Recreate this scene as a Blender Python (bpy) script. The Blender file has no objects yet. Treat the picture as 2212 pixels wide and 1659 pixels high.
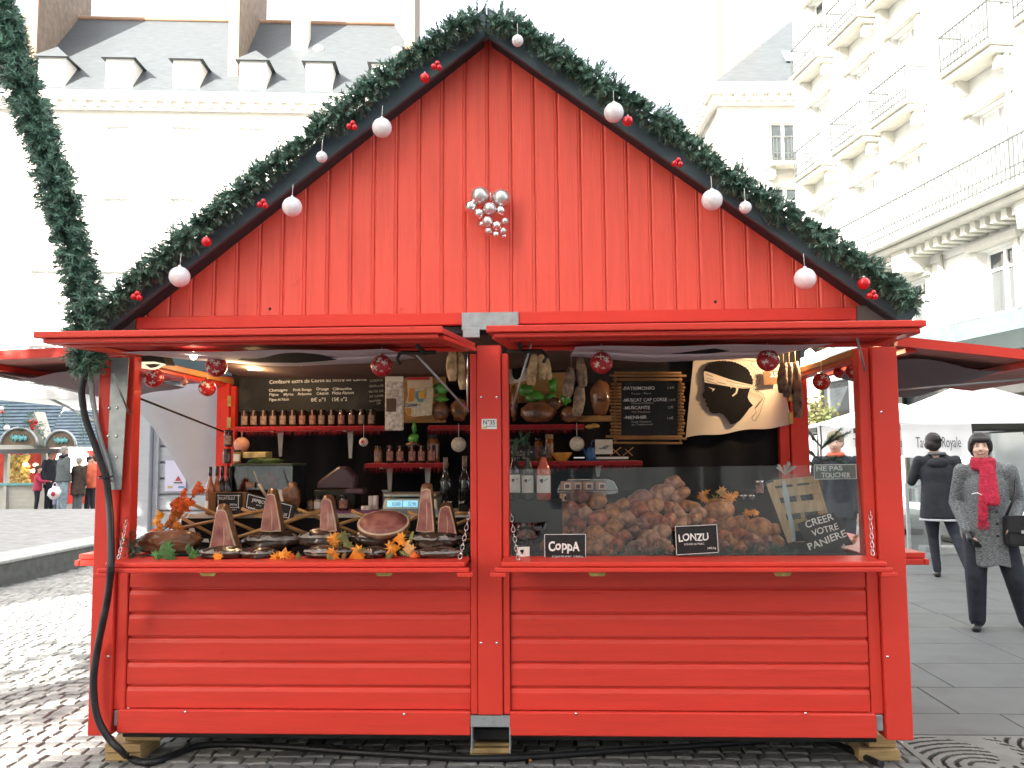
import bpy, bmesh, math, random
from mathutils import Vector, Matrix, noise
V3 = Vector
rnd = random.Random(11)
scn = bpy.context.scene
col = scn.collection

# ------------------------------------------------------------ camera, sky, sun, exposure
FPX, IW, IH = 1850.0, 2212.0, 1659.0
YAW, PITCH, ROLL = math.radians(2.4), math.radians(4.75), 0.0067
CAM = V3((0.28, -4.1, 1.5))
FWD = V3((-math.sin(YAW)*math.cos(PITCH), math.cos(YAW)*math.cos(PITCH), math.sin(PITCH)))
_r = V3((math.cos(YAW), math.sin(YAW), 0)); _u = _r.cross(FWD)
RGT = math.cos(ROLL)*_r - math.sin(ROLL)*_u
UPV = math.sin(ROLL)*_r + math.cos(ROLL)*_u
camd = bpy.data.cameras.new('camera'); cam = bpy.data.objects.new('camera', camd); col.objects.link(cam)
camd.sensor_width = 36; camd.lens = 36*FPX/IW; camd.clip_start = 0.05; camd.clip_end = 2000
m = Matrix((RGT, UPV, -FWD)).transposed().to_4x4(); m.translation = CAM
cam.matrix_world = m
scn.camera = cam

SUN_EL = math.radians(29)
SUN_DIR = V3((-0.55, -0.83, 0)).normalized()*math.cos(SUN_EL) + V3((0, 0, math.sin(SUN_EL)))
w = bpy.data.worlds.new('World'); scn.world = w; w.use_nodes = True
nt = w.node_tree; nt.nodes.clear()
sk = nt.nodes.new('ShaderNodeTexSky'); sk.sky_type = 'NISHITA'; sk.sun_disc = False
sk.sun_elevation = SUN_EL; sk.sun_rotation = math.atan2(SUN_DIR.x, SUN_DIR.y) % (2*math.pi)
sk.dust_density = 6.0; sk.air_density = 0.7; sk.ozone_density = 1.0
bg = nt.nodes.new('ShaderNodeBackground'); bg.inputs[1].default_value = 0.15
wo = nt.nodes.new('ShaderNodeOutputWorld')
hz = nt.nodes.new('ShaderNodeMixRGB'); hz.inputs[0].default_value = 0.7; hz.inputs[2].default_value = (3.0, 3.0, 3.0, 1)   # bright, even high cloud veil
nt.links.new(sk.outputs[0], hz.inputs[1]); nt.links.new(hz.outputs[0], bg.inputs[0]); nt.links.new(bg.outputs[0], wo.inputs[0])
sd = bpy.data.lights.new('sun', 'SUN'); sd.energy = 3.8; sd.angle = math.radians(0.55); sd.color = (1.0, 0.95, 0.88)
so = bpy.data.objects.new('sun', sd); col.objects.link(so)
so.rotation_euler = SUN_DIR.to_track_quat('Z', 'Y').to_euler(); so.location = (-30, -45, 40)
scn.view_settings.view_transform = 'Standard'; scn.view_settings.look = 'None'
scn.view_settings.exposure = 2.68; scn.view_settings.gamma = 1.0; scn.view_settings.use_curve_mapping = False
GZ = 0.04      # ground height

# ------------------------------------------------------------ pixel -> point helpers
CR = {'V': (0, 0, 1), 'A': (242.6, 697.4, .1791), 'B': (636.7, 697.4, .1919), 'C': (1061.2, 697.4, .1919),
      'D': (1455.4, 697.4, .1919), 'E': (242.6, 970.3, .1919), 'F': (667, 970.3, .1919), 'G': (1061.2, 970.3, .1919),
      'H': (1455.4, 970.3, .2193), '2': (0, 414.8, .25), '3': (0, 829.6, .25), '7': (1659, 829.6, .25),
      'L': (0, 818.6, .2376), 'S': (939.9, 363.9, .1243)}
def P(c, x, y):
    o = CR[c]; return o[0]+o[2]*x, o[1]+o[2]*y
def ray(px, py): return FWD*FPX + RGT*(px-IW/2) + UPV*(IH/2-py)
def at(px, py, Y):
    d = ray(px, py); return CAM + d*((Y-CAM.y)/d.y)
def q(c, x, y, Y): return at(*P(c, x, y), Y)
def atz(px, py, z=GZ):
    d = ray(px, py); return CAM + d*((z-CAM.z)/d.z)
def pxm(Y): return (Y-CAM.y)/FPX      # metres per V-pixel at depth Y

# ------------------------------------------------------------ mesh builder
class MB:
    def __init__(s): s.v = []; s.f = []; s.s = []
    def add(s, vs, fs, smooth=False):
        b = len(s.v); s.v += [tuple(v) for v in vs]
        for f in fs: s.f.append(tuple(b+i for i in f)); s.s.append(smooth)
        return s
    def box(s, x0, x1, y0, y1, z0, z1):
        if x0 > x1: x0, x1 = x1, x0
        if y0 > y1: y0, y1 = y1, y0
        if z0 > z1: z0, z1 = z1, z0
        return s.add([(x0,y0,z0),(x1,y0,z0),(x1,y1,z0),(x0,y1,z0),(x0,y0,z1),(x1,y0,z1),(x1,y1,z1),(x0,y1,z1)],
                     [(3,2,1,0),(4,5,6,7),(0,1,5,4),(1,2,6,5),(2,3,7,6),(3,0,4,7)])
    def obox(s, c, ax, ay, az, hx, hy, hz):
        vs = [c+ax*(hx*i)+ay*(hy*j)+az*(hz*k) for i, j, k in ((-1,-1,-1),(1,-1,-1),(1,1,-1),(-1,1,-1),(-1,-1,1),(1,-1,1),(1,1,1),(-1,1,1))]
        return s.add(vs, [(3,2,1,0),(4,5,6,7),(0,1,5,4),(1,2,6,5),(2,3,7,6),(3,0,4,7)])
    def bar(s, a, b, w, t, up=V3((0,0,1))):
        a = V3(a); b = V3(b); d = (b-a); L = d.length; d.normalize()
        x = d.cross(up)
        if x.length < 1e-4: x = V3((1,0,0))
        x.normalize(); z = x.cross(d)
        return s.obox((a+b)/2, d, x, z, L/2, w/2, t/2)
    def prism(s, pts, y0, y1):
        """closed polygon (x,z) extruded between y0 and y1; pts may also be 3D front points"""
        n = len(pts)
        fr = [(p[0], y0, p[1]) for p in pts]; bk = [(p[0], y1, p[1]) for p in pts]
        a = sum(pts[i][0]*pts[(i+1) % n][1]-pts[(i+1) % n][0]*pts[i][1] for i in range(n))
        idx = list(range(n))
        if a < 0: idx.reverse()
        fs = [tuple(idx), tuple(n+i for i in reversed(idx))]
        for k in range(n):
            i, j = idx[k], idx[(k+1) % n]; fs.append((j, i, n+i, n+j))
        return s.add(fr+bk, fs)
    def poly3(s, pts, off):
        """3D polygon thickened by vector off"""
        n = len(pts); off = V3(off)
        return s.add([V3(p) for p in pts]+[V3(p)+off for p in pts],
                     [tuple(range(n)), tuple(range(2*n-1, n-1, -1))]+[((i+1) % n, i, n+i, n+(i+1) % n) for i in range(n)])
    def tube(s, path, r, n=8, cap=True, smooth=True):
        path = [V3(p) for p in path]; k = len(path)
        rs = r if isinstance(r, (list, tuple)) else [r]*k
        vs = []; fs = []; prev = None
        for i in range(k):
            d = (path[min(i+1, k-1)]-path[max(i-1, 0)])
            if d.length < 1e-9: d = V3((0,0,1))
            d.normalize()
            if prev is None:
                u = d.cross(V3((0,0,1)))
                if u.length < .1: u = d.cross(V3((1,0,0)))
            else: u = prev - d*prev.dot(d)
            u.normalize(); prev = u; v = d.cross(u)
            for j in range(n):
                a = 2*math.pi*j/n; vs.append(path[i]+(u*math.cos(a)+v*math.sin(a))*rs[i])
        for i in range(k-1):
            for j in range(n): fs.append((i*n+j, i*n+(j+1) % n, (i+1)*n+(j+1) % n, (i+1)*n+j))
        s.add(vs, fs, smooth)
        if cap:
            b = len(s.v)-k*n
            s.f.append(tuple(b+j for j in reversed(range(n)))); s.s.append(False)
            s.f.append(tuple(b+(k-1)*n+j for j in range(n))); s.s.append(False)
        return s
    def lathe(s, prof, c=(0,0,0), n=14, smooth=True, ax=None):
        c = V3(c); vs = []; fs = []; k = len(prof)
        for r, z in prof:
            for j in range(n):
                a = 2*math.pi*j/n; p = V3((r*math.cos(a), r*math.sin(a), z))
                if ax is not None: p = ax @ p
                vs.append(c+p)
        for i in range(k-1):
            for j in range(n): fs.append((i*n+j, i*n+(j+1) % n, (i+1)*n+(j+1) % n, (i+1)*n+j))
        fs.append(tuple(reversed(range(n)))); fs.append(tuple((k-1)*n+j for j in range(n)))
        return s.add(vs, fs, smooth)
    def ell(s, c, rx, ry, rz, nu=14, nv=9, rot=None, amp=0, fr=1.0, seed=0):
        c = V3(c); vs = []; fs = []
        def pt(th, ph):
            d = V3((math.sin(th)*math.cos(ph), math.sin(th)*math.sin(ph), math.cos(th)))
            k = 1 + (amp*noise.noise(d*fr+V3((seed*3.1, seed*1.7, seed*.9))) if amp else 0)
            p = V3((d.x*rx, d.y*ry, d.z*rz))*k
            return c+(rot @ p if rot is not None else p)
        vs.append(pt(0, 0))
        for i in range(1, nv):
            for j in range(nu): vs.append(pt(math.pi*i/nv, 2*math.pi*j/nu))
        vs.append(pt(math.pi, 0))
        for j in range(nu): fs.append((0, 1+j, 1+(j+1) % nu))
        for i in range(nv-2):
            for j in range(nu):
                a = 1+i*nu; fs.append((a+j, a+nu+j, a+nu+(j+1) % nu, a+(j+1) % nu))
        a = 1+(nv-2)*nu
        for j in range(nu): fs.append((a+j, len(vs)-1, a+(j+1) % nu))
        return s.add(vs, fs, True)
    def torus(s, c, R_, r, ax, ay, sx=1, sy=1, n=12, k=6):
        c = V3(c); az = ax.cross(ay); vs = []; fs = []
        for i in range(n):
            a = 2*math.pi*i/n; d = ax*(math.cos(a)*sx)+ay*(math.sin(a)*sy); o = c+d*R_; dn = d.normalized()
            for j in range(k):
                b = 2*math.pi*j/k; vs.append(o+dn*(r*math.cos(b))+az*(r*math.sin(b)))
        for i in range(n):
            for j in range(k): fs.append((i*k+j, ((i+1) % n)*k+j, ((i+1) % n)*k+(j+1) % k, i*k+(j+1) % k))
        return s.add(vs, fs, True)
    def sheet(s, fn, nu, nv, th=0.0, smooth=True):
        """fn(u,v)->point, u,v in 0..1; th: thickness vector or 0"""
        vs = [V3(fn(i/nu, j/nv)) for j in range(nv+1) for i in range(nu+1)]
        fs = [(j*(nu+1)+i, j*(nu+1)+i+1, (j+1)*(nu+1)+i+1, (j+1)*(nu+1)+i) for j in range(nv) for i in range(nu)]
        s.add(vs, fs, smooth)
        if th:
            o = V3(th); s.add([v+o for v in vs], [tuple(reversed(f)) for f in fs], smooth)
        return s

CH = {}; LOC = {}; COUNT = {}
def _link(o, parent, local):
    col.objects.link(o); CH[o.name] = []
    if parent is not None:
        o.parent = parent; CH[parent.name].append(o)
        if not local and parent.name in LOC: o.matrix_parent_inverse = Matrix.Translation(-LOC[parent.name])
def tag(o, label=None, cat=None, group=None, kind=None):
    if label: o['label'] = label
    if cat: o['category'] = cat
    if group: o['group'] = group
    if kind: o['kind'] = kind
    return o
def thing(name, label, cat, loc=(0,0,0), group=None, rot=0):
    o = bpy.data.objects.new(name, None); o.empty_display_size = .1
    o.location = loc; o.rotation_euler = (0,0,rot); _link(o, None, True); LOC[o.name] = V3(loc)
    return tag(o, label, cat, group)
def mesh_from(mb, name, mats, bevel=0, slots=None):
    me = bpy.data.meshes.new(name); me.from_pydata(mb.v, [], mb.f)
    me.polygons.foreach_set('use_smooth', mb.s)
    for mt in (mats if isinstance(mats, (list, tuple)) else [mats]): me.materials.append(mt)
    if slots: me.polygons.foreach_set('material_index', slots)
    me.update()
    if bevel:
        bm = bmesh.new(); bm.from_mesh(me); bmesh.ops.recalc_face_normals(bm, faces=bm.faces)
        es = [e for e in bm.edges if len(e.link_faces) == 2 and e.calc_face_angle(0) > .6]
        bmesh.ops.bevel(bm, geom=es, offset=bevel, segments=1, affect='EDGES', clamp_overlap=True)
        bm.to_mesh(me); bm.free()
    return me
def put(name, mb, mat, parent=None, label=None, cat=None, group=None, kind=None, bevel=0, local=False, slots=None):
    if parent is None and kind != 'structure' and mb.v and not local:      # origin at the base of a one-mesh thing
        xs = [v[0] for v in mb.v]; ys = [v[1] for v in mb.v]; zs = [v[2] for v in mb.v]
        L = V3(((min(xs)+max(xs))/2, (min(ys)+max(ys))/2, min(zs)))
        mb.v = [(v[0]-L.x, v[1]-L.y, v[2]-L.z) for v in mb.v]
    else: L = None
    o = bpy.data.objects.new(name, mesh_from(mb, name, mat, bevel, slots)); _link(o, parent, local)
    if L is not None: o.location = L; LOC[o.name] = L
    return tag(o, label, cat, group, kind)
def dup(o, loc=None, rot=None, label=None, group=None, scale=None, parent=None):
    c = o.copy(); col.objects.link(c); CH[c.name] = []
    if parent is not None: c.parent = parent; CH[parent.name].append(c)
    if loc is not None: c.location = loc
    if rot is not None: c.rotation_euler = rot if hasattr(rot, '__len__') else (0,0,rot)
    if scale is not None: c.scale = (scale,)*3 if not hasattr(scale, '__len__') else scale
    if label: c['label'] = label
    if group: c['group'] = group
    for ch in CH[o.name]: dup(ch, parent=c)
    return c
def remat(o, mp):
    """swap materials on a copied tree: mp {old:new}; meshes are made single-user"""
    for ch in [o]+CH[o.name]:
        if ch.data and any(mm in mp for mm in ch.data.materials):
            ch.data = ch.data.copy()
            for i, mm in enumerate(ch.data.materials):
                if mm in mp: ch.data.materials[i] = mp[mm]
    return o

# ------------------------------------------------------------ materials
MATS = {}
def M(name, c, rough=.6, metal=0.0, var=.12, vs=6.0, st=(1,1,1), bump=0.0, bs=60.0, c2=None, emit=0.0, coat=0.0, trans=0.0, ior=1.45, spec=.5, sheen=0, dirt=None):
    if name in MATS: return MATS[name]
    mt = bpy.data.materials.new(name); mt.use_nodes = True; MATS[name] = mt
    n = mt.node_tree.nodes; l = mt.node_tree.links; b = n['Principled BSDF']
    b.inputs['Roughness'].default_value = rough; b.inputs['Metallic'].default_value = metal
    b.inputs['Coat Weight'].default_value = coat; b.inputs['Transmission Weight'].default_value = trans
    b.inputs['IOR'].default_value = ior; b.inputs['Specular IOR Level'].default_value = spec
    if sheen: b.inputs['Sheen Weight'].default_value = sheen
    tc = n.new('ShaderNodeTexCoord'); mp = n.new('ShaderNodeMapping'); mp.inputs['Scale'].default_value = st
    l.new(tc.outputs['Object'], mp.inputs[0])
    nz = n.new('ShaderNodeTexNoise'); nz.inputs['Scale'].default_value = vs; nz.inputs['Detail'].default_value = 4
    l.new(mp.outputs[0], nz.inputs[0])
    rp = n.new('ShaderNodeValToRGB'); rp.color_ramp.elements[0].position = .3; rp.color_ramp.elements[1].position = .7
    a = [max(0, x*(1-var)) for x in c]; d = [min(1, x*(1+var)) for x in (c2 or c)]
    rp.color_ramp.elements[0].color = (*a, 1); rp.color_ramp.elements[1].color = (*d, 1)
    l.new(nz.outputs[0], rp.inputs[0]); cs = rp.outputs[0]
    if dirt:                                   # (colour, scale, threshold, amount)
        n2 = n.new('ShaderNodeTexNoise'); n2.inputs['Scale'].default_value = dirt[1]; n2.inputs['Detail'].default_value = 6
        l.new(tc.outputs['Object'], n2.inputs[0])
        r2 = n.new('ShaderNodeValToRGB'); r2.color_ramp.elements[0].position = dirt[2]; r2.color_ramp.elements[1].position = min(1, dirt[2]+.12)
        r2.color_ramp.elements[0].color = (0,0,0,1); r2.color_ramp.elements[1].color = (dirt[3],)*3+(1,)
        l.new(n2.outputs[0], r2.inputs[0])
        mx = n.new('ShaderNodeMixRGB'); mx.inputs[2].default_value = (*dirt[0], 1)
        l.new(r2.outputs[0], mx.inputs[0]); l.new(cs, mx.inputs[1]); cs = mx.outputs[0]
    l.new(cs, b.inputs['Base Color'])
    if emit:
        b.inputs['Emission Color'].default_value = (*c, 1); b.inputs['Emission Strength'].default_value = emit
    if bump:
        nb = n.new('ShaderNodeTexNoise'); nb.inputs['Scale'].default_value = bs; nb.inputs['Detail'].default_value = 3
        l.new(mp.outputs[0], nb.inputs[0]); bp = n.new('ShaderNodeBump'); bp.inputs['Strength'].default_value = bump; bp.inputs['Distance'].default_value = .01
        l.new(nb.outputs[0], bp.inputs['Height']); l.new(bp.outputs[0], b.inputs['Normal'])
    return mt
def thin_glass(name, tint=(1,1,1), refl=.12, rough=.02):
    mt = bpy.data.materials.new(name); mt.use_nodes = True; n = mt.node_tree.nodes; l = mt.node_tree.links; n.clear()
    o = n.new('ShaderNodeOutputMaterial'); t = n.new('ShaderNodeBsdfTransparent'); t.inputs[0].default_value = (*tint, 1)
    g = n.new('ShaderNodeBsdfGlossy'); g.inputs['Roughness'].default_value = rough
    f = n.new('ShaderNodeFresnel'); f.inputs[0].default_value = 1.33
    ad = n.new('ShaderNodeMath'); ad.operation = 'ADD'; ad.inputs[1].default_value = refl; ad.use_clamp = True
    tc = n.new('ShaderNodeTexCoord'); nz = n.new('ShaderNodeTexNoise'); nz.inputs['Scale'].default_value = 3
    l.new(tc.outputs['Object'], nz.inputs[0])
    bp = n.new('ShaderNodeBump'); bp.inputs['Strength'].default_value = .05; bp.inputs['Distance'].default_value = .02
    l.new(nz.outputs[0], bp.inputs['Height']); l.new(bp.outputs[0], g.inputs['Normal'])
    x = n.new('ShaderNodeMixShader'); l.new(f.outputs[0], ad.inputs[0]); l.new(ad.outputs[0], x.inputs[0])
    l.new(t.outputs[0], x.inputs[1]); l.new(g.outputs[0], x.inputs[2]); l.new(x.outputs[0], o.inputs[0]); return mt
def cloth_mat(name, c, transl=.35, var=.05, vs=5, bump=.3):
    mt = M(name, c, rough=.85, var=var, vs=vs, bump=bump, bs=9)
    n = mt.node_tree.nodes; l = mt.node_tree.links; b = n['Principled BSDF']; o = n['Material Output']
    t = n.new('ShaderNodeBsdfTranslucent'); t.inputs[0].default_value = (*c, 1)
    x = n.new('ShaderNodeMixShader'); x.inputs[0].default_value = transl
    l.new(b.outputs[0], x.inputs[1]); l.new(t.outputs[0], x.inputs[2]); l.new(x.outputs[0], o.inputs[0]); return mt

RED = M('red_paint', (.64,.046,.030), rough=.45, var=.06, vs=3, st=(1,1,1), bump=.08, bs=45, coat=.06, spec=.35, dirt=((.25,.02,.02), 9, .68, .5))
REDV = M('red_plank_vertical', (.74,.102,.070), rough=.45, var=.06, vs=4, st=(9,9,.6), bump=.18, bs=14, coat=.08, spec=.35, dirt=((.40,.03,.02), 12, .70, .45))  # gable red lightened: the stronger light up there is put into the colour
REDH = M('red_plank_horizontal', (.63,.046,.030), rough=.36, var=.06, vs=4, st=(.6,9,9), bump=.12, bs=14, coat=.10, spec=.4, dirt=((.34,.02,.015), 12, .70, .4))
FASC = M('slate_fascia', (.066,.104,.122), rough=.55, var=.12, vs=8)
ZINC = M('galvanised_steel', (.36,.40,.41), rough=.45, metal=.55, var=.15, vs=25)
STEEL = M('bright_steel', (.75,.75,.73), rough=.22, metal=1, var=.03)
BRASS = M('old_brass', (.45,.36,.12), rough=.5, metal=.6, var=.25, vs=40)
IRON = M('dark_iron', (.035,.037,.03), rough=.5, metal=.6, var=.2)
RUBBER = M('black_rubber', (.014,.015,.018), rough=.45, var=.15)
PINE = M('pine_wood', (.42,.29,.13), rough=.7, var=.25, vs=5, st=(2,20,20), bump=.2, bs=20)
PLY = M('plywood', (.45,.25,.09), rough=.6, var=.18, vs=4, st=(2,9,9))
DOWEL = M('dowel_wood', (.46,.25,.09), rough=.5, var=.18, vs=9)
BLACKC = M('black_cloth', (.010,.010,.012), rough=.9, var=.3, vs=4, spec=.2)
DARK = M('dark_board', (.022,.022,.024), rough=.6, var=.3, vs=6, spec=.3)
SLATE = M('chalkboard', (.018,.019,.020), rough=.55, var=.35, vs=5, dirt=((.08,.08,.08), 6, .55, .35), spec=.3)
CHALK = M('chalk', (.75,.76,.74), rough=.9, var=.15, vs=60)
WHITE = M('white_paint', (.74,.75,.74), rough=.5, var=.05)
BLACKG = M('black_gloss', (.012,.012,.013), rough=.18, var=.1)
NEEDLE = M('fir_needles', (.068,.150,.108), rough=.42, var=.45, vs=30, c2=(.10,.21,.15), spec=.6)
NEEDLD = M('dark_fir_needles', (.022,.062,.036), rough=.55, var=.4, vs=30, c2=(.04,.09,.055))
VELVET = M('red_velvet', (.42,.010,.022), rough=.8, var=.3, vs=70, bump=.6, bs=200, sheen=.4)
BWHITE = M('pearl_white', (.78,.80,.82), rough=.32, var=.05, vs=60, bump=.1, bs=150, dirt=((.5,.45,.44), 40, .68, .5))
BRED = M('red_glass', (.60,.012,.020), rough=.14, var=.1, coat=.6, metal=.35)
BSNOW = M('red_glitter', (.42,.022,.030), rough=.30, var=.25, vs=70, metal=.2, dirt=((.75,.55,.5), 55, .58, .8))
CHROME = M('silver_chrome', (.86,.86,.85), rough=.05, metal=1, var=.02)
PEARL = M('silver_satin', (.66,.66,.66), rough=.33, metal=.85, var=.04)
LEAFO = M('orange_leaf', (.62,.17,.014), rough=.5, var=.35, vs=25, c2=(.75,.30,.03))
LEAFR = M('red_leaf', (.74,.11,.014), rough=.5, var=.3, vs=20, c2=(.70,.14,.015))
LEAFG = M('green_leaf', (.045,.15,.035), rough=.5, var=.35, vs=25)
LEAFD = M('olive_leaf', (.17,.16,.045), rough=.6, var=.4, vs=20)
GLASS = thin_glass('counter_glass', (.96,.98,.975), refl=.010, rough=.03)

# ------------------------------------------------------------ text, soft bodies, leaves, fir twigs
def text(s, a, b, h, mt, parent, nrm=(0,-1,0), jit=.0, bold=.0, name='lettering', shear=0.0, th=.0012):
    cu = bpy.data.curves.new('t', 'FONT'); cu.body = s; cu.size = 1; cu.offset = bold; cu.extrude = 0; cu.resolution_u = 3; cu.shear = shear
    o = bpy.data.objects.new('t', cu); me = bpy.data.meshes.new_from_object(o)
    bpy.data.objects.remove(o)
    a = V3(a); b = V3(b); xd = (b-a); wd = xd.length; xd.normalize(); nr = V3(nrm).normalized(); up = nr.cross(xd).normalized()
    xs = [v.co.x for v in me.vertices]; x0, x1 = min(xs), max(xs); ys = [v.co.y for v in me.vertices]
    vs = []
    for v in me.vertices:
        x = (v.co.x-x0)/(x1-x0)*wd; y = v.co.y/.7*h
        if jit: y += jit*h*math.sin(x/h*1.9+len(s)); x += jit*h*.6*math.sin(v.co.y*5+x/h*3)
        vs.append(a+xd*x+up*y+nr*.0015)
    fs = [tuple(p.vertices) for p in me.polygons]
    # orient towards the normal and give the strokes a real thickness
    mb = MB()
    mb.add(vs, fs); n = len(vs)
    ed = {}
    for f in fs:
        for i in range(len(f)):
            e = (f[i], f[(i+1) % len(f)]); ed[e] = 1
    vs2 = [v+nr*th for v in vs]; mb.v = []; mb.f = []; mb.s = []
    side = [(i, j, n+j, n+i) for (i, j) in ed if (j, i) not in ed]
    mb.add(vs+vs2, [tuple(n+i for i in f) for f in fs]+side)
    bpy.data.meshes.remove(me)
    return put(name, mb, mt, parent)
def capsule(mb, p0, r0, p1, r1, sx=1.0, sy=1.0, n=14, k=4):
    """tapered capsule; sx, sy squash the cross-section along world x / y"""
    p0 = V3(p0); p1 = V3(p1); d = (p1-p0); L = d.length
    d = d.normalized() if L > 1e-6 else V3((0,0,1))
    u = V3((0,1,0)) - d*d.y
    if u.length < .2: u = V3((1,0,0)) - d*d.x
    u.normalize(); v = d.cross(u); vs = []; fs = []; rings = []
    for i in range(k+1):
        a = math.pi/2*(1-i/k); rings.append((p0-d*(r0*math.sin(a)), r0*math.cos(a)))
    for i in range(k+1):
        a = math.pi/2*i/k; rings.append((p1+d*(r1*math.sin(a)), r1*math.cos(a)))
    for c, r in rings:
        r = max(r, 1e-4)
        for j in range(n):
            a = 2*math.pi*j/n; o = (u*math.cos(a)+v*math.sin(a))*r; vs.append(c+V3((o.x*sx, o.y*sy, o.z)))
    m_ = len(rings)
    for i in range(m_-1):
        for j in range(n): fs.append((i*n+j, i*n+(j+1) % n, (i+1)*n+(j+1) % n, (i+1)*n+j))
    fs.append(tuple(reversed(range(n)))); fs.append(tuple((m_-1)*n+j for j in range(n)))
    return mb.add(vs, fs, True)
def blob(name, mb, mt, parent=None, vox=.02, smooth=4, local=True, post=None, **kw):
    """melt overlapping shapes into ONE continuous surface"""
    me = bpy.data.meshes.new(name); me.from_pydata(mb.v, [], mb.f); me.update()
    bm = bmesh.new(); bm.from_mesh(me); bmesh.ops.recalc_face_normals(bm, faces=bm.faces); bm.to_mesh(me); bm.free()
    t = bpy.data.objects.new('tmp', me); col.objects.link(t)
    r = t.modifiers.new('r', 'REMESH'); r.mode = 'VOXEL'; r.voxel_size = vox
    if smooth: s_ = t.modifiers.new('s', 'SMOOTH'); s_.factor = .5; s_.iterations = smooth
    dg = bpy.context.evaluated_depsgraph_get(); ev = t.evaluated_get(dg)
    me2 = bpy.data.meshes.new_from_object(ev, depsgraph=dg); bpy.data.objects.remove(t)
    out = MB(); out.v = [tuple(v.co) for v in me2.vertices]; out.f = [tuple(p.vertices) for p in me2.polygons]; out.s = [True]*len(out.f)
    bpy.data.meshes.remove(me2); bpy.data.meshes.remove(me)
    if post: out.v = [post(V3(v)) for v in out.v]
    return put(name, out, mt, parent, local=local, **kw)
def rot_of(nrm, roll=0.0):
    """matrix whose z is nrm"""
    return V3(nrm).to_track_quat('Z', 'Y').to_matrix() @ Matrix.Rotation(roll, 3, 'Z')
MAPLE = [(0,-.55),(.07,-.2),(.38,-.42),(.33,-.2),(.62,-.12),(.42,.05),(.58,.33),(.30,.25),(.20,.40),(.0,.72),(-.20,.40),(-.30,.25),(-.58,.33),(-.42,.05),(-.62,-.12),(-.33,-.2),(-.38,-.42),(-.07,-.2)]
OAK = [(0,-.6),(.06,-.3),(.22,-.28),(.12,-.12),(.32,-.02),(.16,.10),(.34,.25),(.15,.32),(.2,.5),(.0,.66),(-.2,.5),(-.15,.32),(-.34,.25),(-.16,.10),(-.32,-.02),(-.12,-.12),(-.22,-.28),(-.06,-.3)]
def leaf(mb, c, size, nrm, roll=0, shape=MAPLE, curl=.25):
    rm = rot_of(nrm, roll); c = V3(c); vs = [c+rm @ V3((0,0,size*.06))]
    for x, y in shape:
        r2 = x*x+y*y; vs.append(c+rm @ V3((x*size, y*size, -curl*size*r2+.12*size*math.sin(5*x))))
    n = len(shape)
    mb.add(vs, [(0, 1+i, 1+(i+1) % n) for i in range(n)])
    off = rm @ V3((0,0,-.0012)); mb.add([v+off for v in vs], [(0, 1+(i+1) % n, 1+i) for i in range(n)])
def twig(mb, p, d, L, nn=26, nl=.035, rr=rnd, w=.0016):
    """a small fir twig: stem along d with needles all round"""
    d = V3(d).normalized(); u = d.cross(V3((.3,.2,1)))
    if u.length < .1: u = d.cross(V3((1,0,0)))
    u.normalize(); v = d.cross(u); p = V3(p)
    for i in range(nn):
        t = (i+.5)/nn; a = rr.uniform(0, 6.283); s = u*math.cos(a)+v*math.sin(a)
        b = p+d*(L*t); l = nl*(1-.45*t)*rr.uniform(.75, 1.2)
        e = b+(s*.8+d*.75).normalized()*l; x = s.cross(d)*w
        k = len(mb.v); mb.v += [tuple(b-x), tuple(b+x), tuple(e+x*.3), tuple(e-x*.3)]; mb.f.append((k, k+1, k+2, k+3)); mb.s.append(False)
def garland(name, path, radius, per_m, label, mt=NEEDLE, flat=None, nl=.04, L=.10, parent=None, seed=1, cat='garland', group=None, nn=26, w=.0016):
    rr = random.Random(seed); path = [V3(p) for p in path]
    root = thing(name, label, cat, path[0], group) if parent is None else parent
    put('wire', MB().tube(path, .006, 5), NEEDLD, root)
    mb = MB(); ph = rr.uniform(0, 6)
    for i in range(len(path)-1):
        a, b = path[i], path[i+1]; seg = b-a; L0 = seg.length; d = seg.normalized()
        u = d.cross(V3((0,1,0))).normalized() if abs(d.y) < .9 else V3((1,0,0)); v = d.cross(u)
        for k in range(int(L0*per_m)+1):
            t = rr.random(); ang = rr.uniform(0, 6.283); s = u*math.cos(ang)+v*math.sin(ang)
            lump = .58+.75*noise.noise((a+d*(t*L0))*6.5+V3((seed,0,0)))+.25*rr.random()
            dr = (s*rr.uniform(.7, 1.2)+d*rr.uniform(-.7, .9)+V3((0,0,-.1))).normalized()
            l = max(.04, L*lump*1.15); st = a+d*(t*L0)+s*(max(0, radius-l)*rr.uniform(.2, 1))
            twig(mb, st, dr, l, nn, nl, rr, w)
    put('foliage', mb, mt, root, kind=None)
    return root

# ------------------------------------------------------------ ground, platform, setts, paving, grate
GRD = M('ground_mortar', (.13,.128,.12), rough=.9, var=.3, vs=3, bump=.4, bs=40)
SETT = M('granite_setts', (.225,.225,.212), rough=.6, var=.25, vs=7, c2=(.27,.268,.25), bump=.5, bs=55, dirt=((.10,.10,.10), 2.2, .55, .55))
ASPH = M('grey_setts', (.155,.158,.155), rough=.7, var=.3, vs=6, bump=.4, bs=50, dirt=((.07,.07,.07), 2.5, .58, .5))
PAVE = M('slate_paving', (.118,.126,.124), rough=.68, var=.16, vs=1.6, bump=.12, bs=70, dirt=((.075,.075,.075), 1.7, .52, .6))
GRAN = M('granite_step', (.30,.31,.30), rough=.7, var=.15, vs=12, bump=.2, bs=80)
GRAND = M('granite_step_dark', (.085,.09,.088), rough=.8, var=.25, vs=9, bump=.3, bs=40)
g = put('ground', MB().add([(-400,-400,GZ-.011),(400,-400,GZ-.011),(400,400,GZ-.011),(-400,400,GZ-.011)], [(0,1,2,3)]), GRD, kind='structure')
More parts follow.
